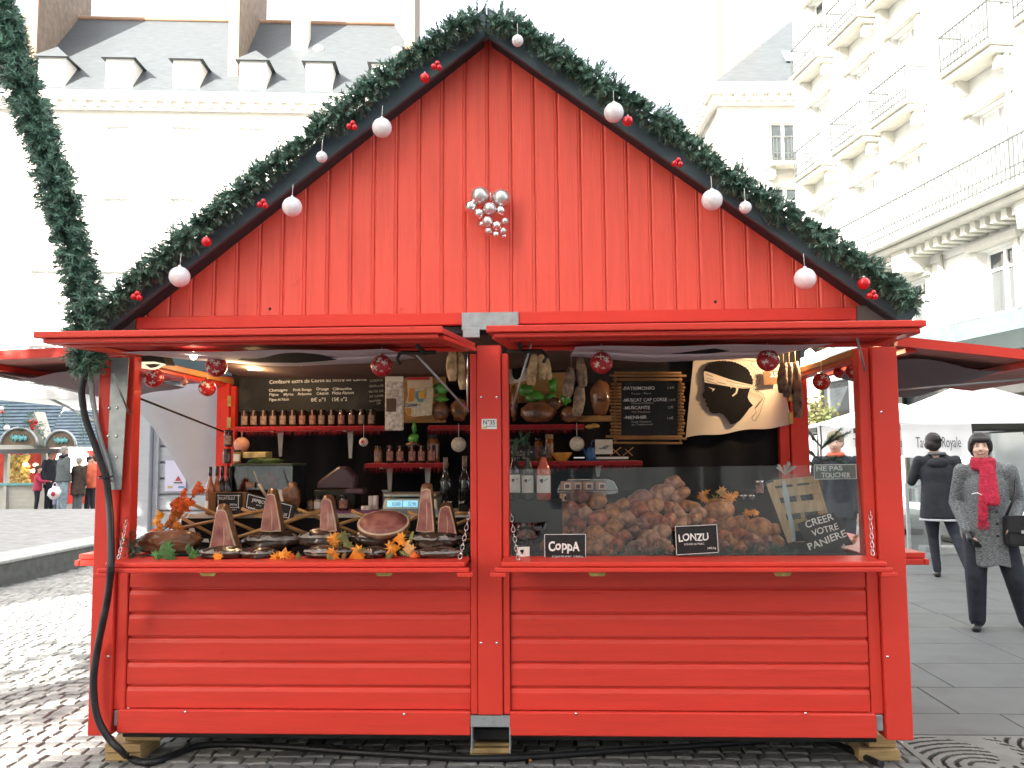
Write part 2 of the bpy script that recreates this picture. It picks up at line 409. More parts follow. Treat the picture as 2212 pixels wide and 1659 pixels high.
def sett_mesh(sx, sy, seed):
    rr = random.Random(seed); t = .022; vs = []
    cs = [(-sx/2,-sy/2),(sx/2,-sy/2),(sx/2,sy/2),(-sx/2,sy/2)]
    cs = [(x+rr.uniform(-.006,.006), y+rr.uniform(-.006,.006)) for x, y in cs]
    for x, y in cs: vs.append((x, y, 0))
    for x, y in cs: vs.append((x, y, t*.72))
    for x, y in cs: vs.append((x*.87, y*.87, t+rr.uniform(-.002,.004)))
    fs = [(8,9,10,11)]
    for i in range(4):
        j = (i+1) % 4; fs += [(i, j, 4+j, 4+i), (4+i, 4+j, 8+j, 8+i)]
    return vs, fs
# rows of setts left of and in front of the stall: the nearest in view are parts of the ground, the rest one mesh
rr = random.Random(3); cells = []
y = -1.30; row = 0
while y < 7.6:
    dy = .088*rr.uniform(.93, 1.07); x = -6.0+rr.uniform(0, .12)
    xmax = 3.2 if y < 1.3 else -1.7
    while x < xmax:
        dx = rr.uniform(.075, .135)
        if not (x > 2.02 and y > -.6): cells.append((x+dx/2, y+dy/2+.012*math.sin(x*2.1), dx, dy))
        x += dx+.006
    y += dy+.006; row += 1
def vis(c):
    d = V3((c[0], c[1], GZ))-CAM; z = d.dot(FWD); px = IW/2+FPX*d.dot(RGT)/max(z,.1); py = IH/2-FPX*d.dot(UPV)/max(z,.1)
    hid = 250 < px < 1895 and py < 1590
    return (z, 0 <= px <= IW and py <= IH+25 and not hid, px)
near = sorted([c for c in cells if vis(c)[1]], key=lambda c: vis(c)[0])[:300]
nearset = set(near); variants = {}
far = MB(); farr = MB()
for c in cells:
    left = c[0] < -1.2 + .25*math.sin(c[1]*3) and True
    if c in nearset:
        k = (round(c[2]/.02), rr.randrange(3), left)
        if k not in variants:
            vs, fs = sett_mesh(k[0]*.02-.004, .084, hash(k) % 97); mbx = MB().add(vs, fs); variants[k] = mesh_from(mbx, 'cobble', SETT if left else ASPH)
        o = bpy.data.objects.new('cobble', variants[k]); _link(o, g, True)
        o.location = (c[0], c[1], GZ-.022+rr.uniform(-.003,.003)); o.rotation_euler = (rr.uniform(-.02,.02), rr.uniform(-.02,.02), rr.uniform(-.03,.03))
    else:
        vs, fs = sett_mesh(c[2]-.006, c[3]-.005, rr.randrange(999)); (far if left else farr).add([(v[0]+c[0], v[1]+c[1], v[2]+GZ-.022) for v in vs], fs)
put('cobbles', far, SETT, g, kind='stuff'); put('grey_cobbles', farr, ASPH, g, kind='stuff')
# slate paving right of the stall, each slab a part
rr = random.Random(5)
pv = 0; mbp = None
ang = 0.0; ca, sa = math.cos(ang), math.sin(ang)
def slab(x0, x1, y0, y1):
    c = V3(((x0+x1)/2, (y0+y1)/2)); hx, hy = (x1-x0)/2-.004, (y1-y0)/2-.004
    mbp = MB().box(-hx, hx, -hy, hy, -.018, .004)
    o = put('paving_slab', mbp, PAVE, pav, bevel=.003, local=True)
    o.location = (3.6+c[0]*ca-c[1]*sa, 1.5+c[0]*sa+c[1]*ca, GZ+rr.uniform(-.001,.001)); o.rotation_euler = (0,0,ang)
pav = put('pavement', MB().add([(2.02,-.9,GZ-.012),(40,-.9,GZ-.012),(40,30,GZ-.012),(2.02,30,GZ-.012)], [(0,1,2,3)]), PAVE, kind='structure')
yy = -2.45
while yy < 7.5:
    hh = rr.choice((.55,.62,.7)); xx = -2.2+rr.uniform(0,.6)
    while xx < 6.0:
        ww = rr.choice((.8,1.0,1.15))
        cx, cy = 3.6+(xx+ww/2)*ca-(yy+hh/2)*sa, 1.5+(xx+ww/2)*sa+(yy+hh/2)*ca
        x0_, x1_, y0_, y1_ = cx-ww/2, cx+ww/2, cy-hh/2, cy+hh/2
        x0_ = max(x0_, 2.03)
        if x1_-x0_ > .08:
            if x0_ < 3.21 and y0_ < .55:                       # cut round the tree grate
                if y1_ > .62: slab(x0_-3.6, x1_-3.6, .552-1.5, y1_-1.5)
                elif x1_ > 3.29: slab(3.212-3.6, x1_-3.6, y0_-1.5, y1_-1.5)
                if y1_ > .62 and False: pass
            else: slab(x0_-3.6, x1_-3.6, y0_-1.5, y1_-1.5)
        xx += ww
    yy += hh
# pieces round the tree grate
for (x0, x1, y0, y1) in ():
    o = put('paving_slab', MB().box(x0, x1-.006, y0, y1-.006, GZ-.018, GZ+.003), PAVE, pav, bevel=.003)
put('distant_paving', MB().box(2.1, 40, 8.2, 30, GZ-.011, GZ-.002), PAVE, pav)
# cast-iron tree grate with crescent slots (real holes)
gr = thing('tree_grate', 'grey cast iron tree grate with curved wavy slots set in the pavement', 'tree grate', (2.6,-.1,GZ))
gx0, gx1, gy0, gy1, st = 2.03, 3.20, -.95, .54, .0085
nx, ny = int((gx1-gx0)/st), int((gy1-gy0)/st)
CC = [(2.30,.10),(2.86,-.36),(2.55,-.72),(2.95,.30)]
def slot(x, y):
    if x < gx0+.03 or x > gx1-.03 or y < gy0+.03 or y > gy1-.03: return False
    k = min(range(4), key=lambda i: (x-CC[i][0])**2+(y-CC[i][1])**2); dx, dy = x-CC[k][0], y-CC[k][1]
    r = math.hypot(dx, dy*1.15); a = math.atan2(dy, dx)+.5*r*6*(1 if k % 2 else -1)
    return (r % .058) < .024 and r > .035 and abs(math.sin(a*1.0+k)) > .28
mbg = MB(); idx = {}
def gv(i, j):
    if (i, j) not in idx: idx[(i, j)] = len(mbg.v); mbg.v.append((gx0+i*st, gy0+j*st, GZ+.006))
    return idx[(i, j)]
solid = [[not slot(gx0+(i+.5)*st, gy0+(j+.5)*st) for j in range(ny)] for i in range(nx)]
for i in range(nx):
    for j in range(ny):
        if solid[i][j]: mbg.f.append((gv(i,j), gv(i+1,j), gv(i+1,j+1), gv(i,j+1))); mbg.s.append(False)
nb = len(mbg.v); top = list(mbg.v); mbg.v += [(x, y, z-.014) for x, y, z in top]
for i in range(nx):
    for j in range(ny):
        if solid[i][j]:
            for di, dj, a, b in ((-1,0,(i,j+1),(i,j)),(1,0,(i+1,j),(i+1,j+1)),(0,-1,(i,j),(i+1,j)),(0,1,(i+1,j+1),(i,j+1))):
                ii, jj = i+di, j+dj
                if not (0 <= ii < nx and 0 <= jj < ny) or not solid[ii][jj]:
                    mbg.f.append((idx[a]+nb, idx[b]+nb, idx[b], idx[a])); mbg.s.append(False)
put('grate_plate', mbg, M('grey_iron', (.15,.15,.143), rough=.6, metal=.2, var=.2, vs=9), gr)
put('pit', MB().box(gx0, gx1, gy0, gy1, GZ-.03, GZ-.0095), M('soil_dark', (.012,.012,.012), rough=1), gr)
# raised granite platform at the left
pl = put('raised_platform', MB().box(-60, -6.02, 1.0, 15.6, -.1, .285), GRAND, kind='structure')
for k in range(14):
    put('kerb_stone', MB().box(-6.62, -6.0, 1.0+k*1.04, 1.0+k*1.04+1.03, .289, .325), GRAN, pl, bevel=.006)
put('platform_top', MB().box(-60, -6.625, 1.0, 15.6, .287, .318), M('platform_setts', (.21,.21,.205), rough=.75, var=.4, vs=5, st=(1,4,1), bump=.8, bs=12), pl)

# ------------------------------------------------------------ background buildings
def cz(px, py, Z): return CAM + ray(px, py)*(Z/FPX)           # point at camera depth Z
def base(px, Z): p = cz(px, 983, Z); return V3((p.x, p.y, GZ))
LIME = M('limestone', (.66,.665,.635), rough=.8, var=.08, vs=1.2, bump=.15, bs=20, dirt=((.45,.42,.36), .9, .6, .35))
LIMED = M('limestone_trim', (.55,.54,.48), rough=.8, var=.1, vs=3)
WHST = M('white_stone', (.74,.72,.67), rough=.8, var=.06, vs=1)
ROOFS = M('slate_roof', (.064,.073,.077), rough=.55, var=.2, vs=2.5, st=(1,6,6), bump=.3, bs=12)
BRICK = M('chimney_render', (.225,.175,.135), rough=.9, var=.2, vs=3, bump=.3, bs=20)
CREAM = M('cream_render', (.32,.20,.13), rough=.85, var=.1, vs=3)
WFRAME = M('window_frame_white', (.78,.78,.76), rough=.5, var=.03)
PANEL_ = M('pane_sky_glare', (.60,.62,.62), rough=.12, var=.12, vs=1.5, spec=.8)  # pale colour stands in for the bright sky reflected in the panes
PANED = M('pane_glass', (.05,.06,.065), rough=.06, var=.3, vs=1.2, spec=.9)
RAIL = M('railing_iron', (.10,.11,.105), rough=.5, metal=.4)
def wallmesh(mb, x0, x1, z0, z1, ops, y=0.0, dep=.22):
    xs = sorted(set([x0, x1]+[o[0] for o in ops]+[o[1] for o in ops])); zs = sorted(set([z0, z1]+[o[2] for o in ops]+[o[3] for o in ops]))
    xs = [x for x in xs if x0 <= x <= x1]; zs = [z for z in zs if z0 <= z <= z1]
    for i in range(len(xs)-1):
        for j in range(len(zs)-1):
            cx, c_z = (xs[i]+xs[i+1])/2, (zs[j]+zs[j+1])/2
            if any(o[0] < cx < o[1] and o[2] < c_z < o[3] for o in ops): continue
            mb.add([(xs[i],y,zs[j]),(xs[i+1],y,zs[j]),(xs[i+1],y,zs[j+1]),(xs[i],y,zs[j+1])], [(0,1,2,3)])
    for a, b, c, d in ops:
        mb.add([(a,y,c),(b,y,c),(b,y,d),(a,y,d),(a,y+dep,c),(b,y+dep,c),(b,y+dep,d),(a,y+dep,d)], [(0,4,5,1),(1,5,6,2),(2,6,7,3),(3,7,4,0)])
WPROTO = {}
def window(parent, x, z, w_, h, y=.18, glass=None, cross=.68):
    """casement window: frame (part) and pane (sub-part), shared meshes"""
    gl = glass or PANEL_; k = (round(w_,2), round(h,2), gl.name, cross)
    if k not in WPROTO:
        f = MB(); t = .07
        for a, b, c, d in ((-w_/2,-w_/2+t,0,h),(w_/2-t,w_/2,0,h),(-w_/2+t,w_/2-t,0,t),(-w_/2+t,w_/2-t,h-t,h)): f.box(a, b, -.06, .0, c, d)
        f.box(-.05, .05, -.065, 0, t, h-t); f.box(-w_/2+t, -.05, -.055, 0, h*cross, h*cross+.05); f.box(.05, w_/2-t, -.055, 0, h*cross, h*cross+.05)
        WPROTO[k] = (mesh_from(f, 'window', WFRAME), mesh_from(MB().box(-w_/2+.01, w_/2-.01, -.02, .03, .01, h-.01), 'pane', gl))
    o = bpy.data.objects.new('window', WPROTO[k][0]); _link(o, parent, True); o.location = (x, y, z)
    p = bpy.data.objects.new('pane', WPROTO[k][1]); _link(p, o, True)
# houses behind the camera, which keep the front of the stall in the shade
for i, (x0, x1, H_, lb, mt) in enumerate(((-13.1, 24, 20, 'long cream apartment block across the square facing the stall', LIME),
                         (-25.85, -20.9, 26, 'narrow tall cream house between two gaps across the square', WHST), (-70, -26.2, 34, 'wide tall pale house at the far left across the square', LIMED))):
    b = thing('apartment_building', lb, 'building', ((x0+x1)/2, -16.4, GZ), rot=math.pi); dp = 12 if i == 0 else 3
    hw = (x1-x0)/2; mbw = MB(); ops = []
    nwin = max(1, int(hw*2/3)); nf = int(H_/3.4)
    for f_ in range(nf):
        for k in range(nwin):
            cx = -hw+(k+.5)*2*hw/nwin; ops.append((cx-.6, cx+.6, .9+f_*3.3, 2.9+f_*3.3))
    wallmesh(mbw, -hw, hw, 0, H_, ops); mbw.box(-hw, hw, .3, dp, 0, H_)
    put('wall', mbw, mt, b, local=True)
    for o_ in ops: window(b, (o_[0]+o_[1])/2, o_[2], 1.2, 2.0, glass=PANED)
    put('roof', MB().add([(-hw-.3,-.3,H_),(hw+.3,-.3,H_),(hw+.3,dp+.3,H_),(-hw-.3,dp+.3,H_),(-hw+1,dp*.4,H_+2),(hw-1,dp*.4,H_+2),(hw-1,dp*.6,H_+2),(-hw+1,dp*.6,H_+2)], [(0,1,5,4),(1,2,6,5),(2,3,7,6),(3,0,4,7),(4,5,6,7),(3,2,1,0)]), ROOFS, b, local=True)

# bare plane tree across the square that dapples the sunlit setts
pt_ = thing('plane_tree', 'thin autumn plane tree across the square with sparse leaves', 'tree', (-8.6, -7.4, GZ)); rr = random.Random(17)
put('trunk', MB().tube([(-8.6,-7.4,GZ),(-8.5,-7.4,2.4),(-8.3,-7.2,4.4),(-8.2,-7.1,6.4)], [.16,.12,.08,.03], 8), M('bark', (.08,.06,.045), rough=.9), pt_)
mbl, mbq = MB(), MB()
for k in range(26):
    b0 = V3((-8.4,-7.3,rr.uniform(2.4,6))); d = V3((rr.uniform(-1,1), rr.uniform(-1,1), rr.uniform(-.1,.7))).normalized(); e = b0+d*rr.uniform(1.0,2.2); mbl.tube([b0, (b0+e)/2+V3((0,0,.12)), e], [.035,.02,.006], 5)
    for j in range(9): leaf(mbq, b0+(e-b0)*rr.uniform(.3,1.05)+V3((rr.gauss(0,.22), rr.gauss(0,.22), rr.gauss(0,.22))), .17, (rr.uniform(-1,1), rr.uniform(-1,1), 1), rr.uniform(0,6))
put('branches', mbl, MATS['bark'], pt_); put('crown', mbq, M('plane_leaf', (.30,.20,.05), rough=.7, var=.4, vs=3), pt_)

pt_ = thing('plane_tree', 'unseen leafy tree added left of the view to shade the white neighbour stall', 'tree', (-5.3, -2.2, GZ)); rr = random.Random(27)  # out of view; added so its crown keeps sun off the neighbour stall
put('trunk', MB().tube([(-5.3,-2.2,GZ),(-5.28,-2.2,2.0),(-5.25,-2.15,3.6),(-5.2,-2.15,5.4)], [.13,.11,.08,.03], 8), MATS['bark'], pt_)
mbl, mbq = MB(), MB()
for k in range(52):
    b0 = V3((-5.2,-2.15,rr.uniform(3.1,5.4))); d = V3((rr.uniform(-1,1), rr.uniform(-1,1), rr.uniform(-.1,.6))).normalized(); e = b0+d*rr.uniform(.6,1.5); mbl.tube([b0, (b0+e)/2+V3((0,0,.08)), e], [.03,.015,.005], 5)
    for j in range(60):
        p = b0+(e-b0)*rr.uniform(.2,1.05)+V3((rr.gauss(0,.25), rr.gauss(0,.25), rr.gauss(0,.25)))
        if p.z > 2.95: leaf(mbq, p, .19, (rr.uniform(-1,1), rr.uniform(-1,1), 1), rr.uniform(0,6))
put('branches', mbl, MATS['bark'], pt_); put('crown', mbq, MATS['plane_leaf'], pt_)

# long house with dormers behind the stall, at the left
b = thing('apartment_building', 'long white house with grey slate roof and a row of white dormers', 'building', base(500, 38), rot=math.radians(5.6))
XL, XR = -22.0, 9.1; dor = [-8.35+3.0*k for k in range(-4, 6)]
ops = []
for dx in dor:
    for f_ in range(5):
        z = 1.0+f_*3.35
        if dx > XL+1 and dx < XR-1: ops.append((dx-.6, dx+.6, z, z+2.1))
mbw = MB(); wallmesh(mbw, XL, XR, 0, 18.0, ops); mbw.box(XL, XR, .3, 10, 0, 18)
put('wall', mbw, WHST, b, local=True)
for o_ in ops: window(b, (o_[0]+o_[1])/2, o_[2], 1.2, 2.1)
mbc = MB().box(XL-.1, XR+.1, -.5, 0, 17.55, 17.95).box(XL-.05, XR+.05, -.3, 0, 17.2, 17.55)
for k in range(int((XR-XL)/.62)): mbc.box(XL+.2+k*.62, XL+.45+k*.62, -.48, -.3, 17.28, 17.55)
put('cornice', mbc, WHST, b, local=True)
put('roof', MB().add([(XL-.1,-.35,18.0),(XR+.15,-.35,18.0),(XR+.15,10.3,18.0),(XL-.1,10.3,18.0),(XL-.1,5,24.1),(XR-2.4,5,24.1)], [(0,1,5,4),(1,2,5),(2,3,4,5),(3,0,4),(3,2,1,0)]), ROOFS, b, local=True)
put('ridge_tiles', MB().tube([(XL,5,24.15),(XR-2.4,5,24.15)], .12, 6), CREAM, b, local=True)
for dx in dor:
    if not XL+1 < dx < XR-1: continue
    d = put('dormer', MB().prism([(dx-.6,18.05),(dx+.6,18.05),(dx+.6,19.62),(dx-.6,19.62)], -.12, 1.6), WHST, b, local=True)
    put('dormer_roof', MB().add([(dx-.78,-.3,19.6),(dx+.78,-.3,19.6),(dx+.78,1.6,19.62),(dx-.78,1.6,19.62),(dx,.35,20.35),(dx,2.2,20.4)], [(0,1,4),(1,2,5,4),(2,3,5),(3,0,4,5),(3,2,1,0)]), ROOFS, d, local=True)
    put('casement', MB().box(dx-.38, dx+.38, -.15, -.12, 18.3, 19.45), PANEL_, d, local=True)
for cx_, top in ((-9.75, 27.5), (-.5, 27.5), (7.75, 27.5)):
    c_ = put('chimney_wall', MB().add([(cx_-.2,.9,18.6),(cx_+.2,.9,18.6),(cx_+.2,6.4,24),(cx_-.2,6.4,24),(cx_-.2,.9,top),(cx_+.2,.9,top),(cx_+.2,6.4,top),(cx_-.2,6.4,top)], [(3,2,1,0),(4,5,6,7),(0,1,5,4),(1,2,6,5),(2,3,7,6),(3,0,4,7)]), BRICK, b, local=True)
    # brick slabs that step with the roof, as the photograph shows a cream front edge
    put('chimney_edge', MB().box(cx_-.24, cx_+.24, .78, .895, 18.6, top), CREAM, c_, local=True)
put('chimney', MB().box(1.75, 2.55, 2.9, 3.7, 21.2, 27), WHST, b, local=True)
for dx in (3.1, 7.0): put('roof_vent', MB().ell((dx, 2.9, 21.7), .28, .2, .2), WHST, b, local=True)

# big pale hotel along the right
fh = V3((-math.sin(YAW), math.cos(YAW), 0)); r_h = V3((math.cos(YAW), math.sin(YAW), 0))
dirn = (r_h*-.1168+fh).normalized(); p0 = CAM+r_h*(13.08-.1168*18)+fh*18
rotz = math.atan2(-dirn.y, -dirn.x)           # local x runs towards the camera, local -y looks at the square
h_ = thing('apartment_building', 'big pale stone house with iron balconies and a glass canopy over its shops', 'building', (p0.x, p0.y, GZ), rot=rotz)
X0, X1 = -10.5, 11.0
colsx = [-9.4+.7, -6.95+.7, -4.75+.7, -1.6+.7, 1.6, 4.6, 7.6]
ops = []
for cx in colsx:
    ops.append((cx-.6, cx+.6, 4.55, 6.05) if cx > -3 else (cx-.55, cx+.55, 4.6, 5.9))
    for f_, zb in enumerate((6.95, 10.4, 13.85, 17.3)): ops.append((cx-.6, cx+.6, zb+.02, zb+2.35))
    ops.append((cx-1.05, cx+1.05, .15, 3.7))
mbw = MB(); wallmesh(mbw, X0, X1, 0, 21, ops, dep=.28); mbw.box(X0, X1, .4, 12, 0, 21)
put('wall', mbw, LIME, h_, local=True)
for i, o_ in enumerate(ops):
    big = o_[2] < 1
    if big:
        s_ = put('shopfront', MB().box(o_[0], o_[1], .24, .3, o_[2], o_[3]), PANED, h_, local=True)
        put('shop_frame', MB().box(o_[0], o_[0]+.08, .14, .235, .15, 3.7).box(o_[1]-.08, o_[1], .14, .235, .15, 3.7).box(o_[0]+.08, o_[1]-.08, .14, .235, 2.6, 2.75), IRON, s_, local=True)
    else: window(h_, (o_[0]+o_[1])/2, o_[2], o_[1]-o_[0], o_[3]-o_[2], y=.27, glass=PANEL_ if i % 3 else PANED)
for o_ in ops:
    if o_[2] > 4:
        a, b2, c, d = o_
        put('window_jamb', MB().box(a-.16, a-.002, -.06, .02, c, d+.02), LIMED, h_, local=True); put('window_jamb', MB().box(b2+.002, b2+.16, -.06, .02, c, d+.02), LIMED, h_, local=True)
        put('window_hood', MB().box(a-.26, b2+.26, -.17, .02, d+.022, d+.2), LIMED, h_, local=True)
mbr = MB()
for z in (4.55, 4.95, 5.35, 5.75, 6.15):      # rusticated courses of the mezzanine: proud bands between recessed joints
    xs = [X0]+sorted(sum([[o_[0]-.2, o_[1]+.2] for o_ in ops if 4 < o_[2] < 5], []))+[X1]
    for k in range(0, len(xs), 2):
        if z < 5.9: mbr.box(xs[k], xs[k+1], -.035, .0, z, z+.37)
    if z > 5.9: mbr.box(X0, X1, -.035, 0, z+.02, z+.3)
put('rusticated_courses', mbr, LIME, h_, local=True)
def railing(mb, x0, x1, y, z, h=.92, side=True, dep=.55):
    mb.box(x0, x1, y, y+.035, z+h-.04, z+h).box(x0, x1, y+.004, y+.03, z+.08, z+.11).box(x0, x1, y+.004, y+.03, z+.3, z+.325)
    n = int((x1-x0)/.13)
    for k in range(n+1): xx = x0+(x1-x0)*k/n; mb.box(xx-.011, xx+.011, y+.006, y+.028, z, z+h-.04)
    if side:
        for xx in (x0, x1): mb.box(xx-.015, xx+.015, y, y+dep, z+h-.04, z+h).box(xx-.015, xx+.015, y, y+.03, z, z+h); 
for cx in colsx:
    for zb in (10.4, 13.85, 17.3):
        bl = put('balcony', MB().box(cx-.95, cx+.95, -.62, 0, zb-.1, zb-.005).box(cx-.88, cx+.88, -.52, 0, zb-.24, zb-.1), LIMED, h_, local=True, bevel=.02)
        for s_ in (-.7, .7): put('bracket', MB().prism([(cx+s_-.08, zb-.55), (cx+s_+.08, zb-.55), (cx+s_+.08, zb-.245), (cx+s_-.08, zb-.245)], -.30, 0), LIMED, bl, local=True)
        mbb = MB(); railing(mbb, cx-.85, cx+.85, -.56, zb); put('railing', mbb, RAIL, bl, local=True)
bl = put('long_balcony', MB().box(X0-.3, X1, -1.05, 0, 6.72, 6.9).box(X0-.2, X1, -.85, 0, 6.58, 6.72), LIMED, h_, local=True, bevel=.03)
mbb = MB(); railing(mbb, X0-.2, X1, -.98, 6.9, side=False); put('railing', mbb, RAIL, bl, local=True)
mbb = MB()
for k in range(62): mbb.box(X0+.1+k*.34, X0+.27+k*.34, -.62, -.04, 6.36, 6.58)
put('modillions', mbb, LIMED, bl, local=True)
for k in range(4): xx = -8.2+k*4.6; put('bracket', MB().prism([(xx-.28,6.0),(xx+.28,6.0),(xx+.34,6.6),(xx-.34,6.6)], -.7, -.0), LIMED, bl, local=True)
put('downpipe', MB().tube([(-2.75,-.12,6.3),(-2.75,-.12,.2)], .06, 8), LIMED, h_, local=True)
put('downpipe', MB().tube([(-.1,-.12,20.5),(-.1,-.12,7.0)], .06, 8), ZINC, h_, local=True)
TEAL = thin_glass('canopy_glass', (.38,.55,.54), refl=.12, rough=.08)
cn = put('glass_canopy', MB().add([(-7,-1.7,4.05),(11,-1.7,4.05),(11,-.05,4.5),(-7,-.05,4.5),(-7,-1.7,4.08),(11,-1.7,4.08),(11,-.05,4.53),(-7,-.05,4.53)], [(3,2,1,0),(4,5,6,7),(0,1,5,4),(1,2,6,5),(2,3,7,6),(3,0,4,7)]), TEAL, h_, local=True)
mbb = MB().box(-7, 11, -1.76, -1.70, 3.75, 4.12).box(-7, 11, -.12, -.05, 4.36, 4.48)
for k in range(13): xx = -7+k*1.5; mbb.bar((xx,-1.7,4.03), (xx,-.05,4.48), .05, .06)
put('canopy_frame', mbb, M('canopy_steel', (.16,.22,.22), rough=.4, metal=.5), cn, local=True)
put('cornice', MB().box(X0-.4, X1, -.7, 0, 20.6, 21.0).box(X0-.2, X1, -.4, 0, 20.2, 20.6), LIMED, h_, local=True)
put('roof', MB().add([(X0-.4,-.7,21),(X1,-.7,21),(X1,5,25),(X0-.4,5,25),(X1,12,21),(X0-.4,12,21)], [(0,1,2,3),(3,2,4,5),(1,4,2),(0,3,5)]), ROOFS, h_, local=True)

# corner house between the two
c_o = thing('apartment_building', 'narrow white corner house with steep grey roof and one tall cream chimney', 'building', base(1572, 32), rot=math.radians(2.4))
ops = [(3.05-.56, 3.05+.56, 12.85-.9, 12.85+1.15), (2.95-.5, 2.95+.5, 9.15, 10.9), (2.95-.5, 2.95+.5, 5.5, 7.4), (.9, 1.9, 9.15, 10.9), (.9, 1.9, 5.5, 7.4)]
ops[0] = (2.0, 3.0, 12.47, 14.2); ops[1] = (2.0, 3.0, 10.0, 11.65)
mbw = MB(); wallmesh(mbw, 0, 9, 0, 15.2, ops); mbw.box(0, 9, .3, 14, 0, 15.2).add([(0,0,0),(0,14,0),(0,14,15.2),(0,0,15.2)], [(0,3,2,1)])
put('wall', mbw, WHST, c_o, local=True)
for o_ in ops: window(c_o, (o_[0]+o_[1])/2, o_[2], o_[1]-o_[0], o_[3]-o_[2], glass=PANED)
mbc = MB().box(-.5, 9, -.5, 0, 15.2, 15.6).box(-.5, -.0, .002, 14, 15.2, 15.6).box(-.28, 9, -.28, 0, 14.85, 15.198).box(-.28, -.0, .002, 14, 14.85, 15.198)
for k in range(20): mbc.box(.1+k*.44, .3+k*.44, -.46, -.28, 14.95, 15.2)
for k in range(1, 28): mbc.box(-.46, -.282, .1+k*.5, .35+k*.5, 14.95, 15.2)
put('cornice', mbc, WHST, c_o, local=True)
bl = put('balcony', MB().box(1.7, 3.3, -.7, 0, 12.3, 12.45), LIMED, c_o, local=True, bevel=.02)
mbb = MB(); railing(mbb, 1.75, 3.25, -.65, 12.45, .95); put('railing', mbb, RAIL, bl, local=True)
for s_ in (1.9, 3.1): put('bracket', MB().box(s_-.1, s_+.1, -.45, 0, 11.9, 12.3), LIMED, bl, local=True)
put('roof', MB().add([(-.3,-.3,15.6),(9,-.3,15.6),(9,14,15.6),(-.3,14,15.6),(4.4,4.2,20.5),(9,4.2,20.5),(4.4,10,20.5),(9,10,20.5)], [(0,1,5,4),(0,4,6,3),(4,5,7,6),(3,6,7,2),(1,2,7,5)]), ROOFS, c_o, local=True)
ch = put('chimney', MB().box(.9, 2.4, 2.2, 3.6, 15.6, 21.5), CREAM, c_o, local=True)
put('skylight', MB().add([(3.0,.95,17.1),(4.3,.95,17.1),(4.3,1.45,17.75),(3.0,1.45,17.75)], [(0,1,2,3)]), M('skylight_glass', (.2,.4,.55), rough=.1, spec=.9), c_o, local=True)

# ------------------------------------------------------------ terrace parasols
CAN = cloth_mat('parasol_canvas', (.74,.76,.78), transl=.3, var=.04, vs=2)
INK = M('grey_ink', (.12,.13,.14), rough=.8, var=.1)
def parasol(label, ctr, h, ze, za, rotz, vx0, vx1, tx):
    u = thing('terrace_parasol', label, 'parasol', (ctr.x, ctr.y, GZ), 'white terrace parasols', rot=rotz); ze -= GZ; za -= GZ
    def cf(s_, t):          # four sagging triangular panels
        return None
    mb = MB(); cs = [(-h,-h),(h,-h),(h,h),(-h,h)]; N = 6
    for i in range(4):
        a, b_ = V3((*cs[i], ze)), V3((*cs[(i+1) % 4], ze)); ap = V3((0,0,za)); vs = []; ix = {}
        for r in range(N+1):
            for k in range(N-r+1):
                p = a*(k/N)+b_*((N-r-k)/N)+ap*(r/N); e = (k/N)*((N-r-k)/N)*4; p.z -= .10*e*(1-r/N)+.10*math.sin(math.pi*r/N); ix[(r,k)] = len(vs); vs.append(p)
        fs = []
        for r in range(N):
            for k in range(N-r):
                fs.append((ix[(r,k)], ix[(r+1,k)], ix[(r,k+1)]))
                if k < N-r-1: fs.append((ix[(r,k+1)], ix[(r+1,k)], ix[(r+1,k+1)]))
        mb.add(vs, fs, True)
    put('canopy', mb, CAN, u, local=True)
    mv = MB().sheet(lambda s_, t: (vx0+(vx1-vx0)*s_, -h-.015+.02*math.sin(s_*17)*t-.05*t, ze-.03-.47*t), 24, 4)
    va = put('valance', mv, CAN, u, local=True)
    y = -h-.07
    text('Taverne Royale', (tx[0], y, ze-.36), (tx[1], y, ze-.36), .15, INK, va, name='lettering')
    for ch_ in CH[va.name]: ch_.matrix_parent_inverse = Matrix.Identity(4)
    put('frame', MB().box(-h, h, -h-.0, -h+.05, ze-.11, ze-.03).box(-h, -h+.05, -h+.05, h, ze-.11, ze-.03).box(h-.05, h, -h+.05, h, ze-.11, ze-.03), IRON, u, local=True)
    put('pole', MB().tube([(0,0,.1),(0,0,za-.05)], .035, 10), IRON, u, local=True)
    put('base', MB().box(-.4,.4,-.4,.4,0,.1), IRON, u, local=True, bevel=.02)
p = cz(2004, 983, 14.2); parasol('white square parasol with pale lettering half hidden behind the right stall post', V3((p.x, p.y+1.6, 0)), 1.9, 1.95, 2.47, 0, -1.89, -.0, (-1.34, -.45))
p = cz(2245, 983, 12); parasol('nearer white parasol with a hanging lettered curtain behind the two walking women', V3((p.x, p.y+1.9, 0)), 1.9, 1.93, 2.66, 0, -1.9, -.92, (-1.72, -1.10))
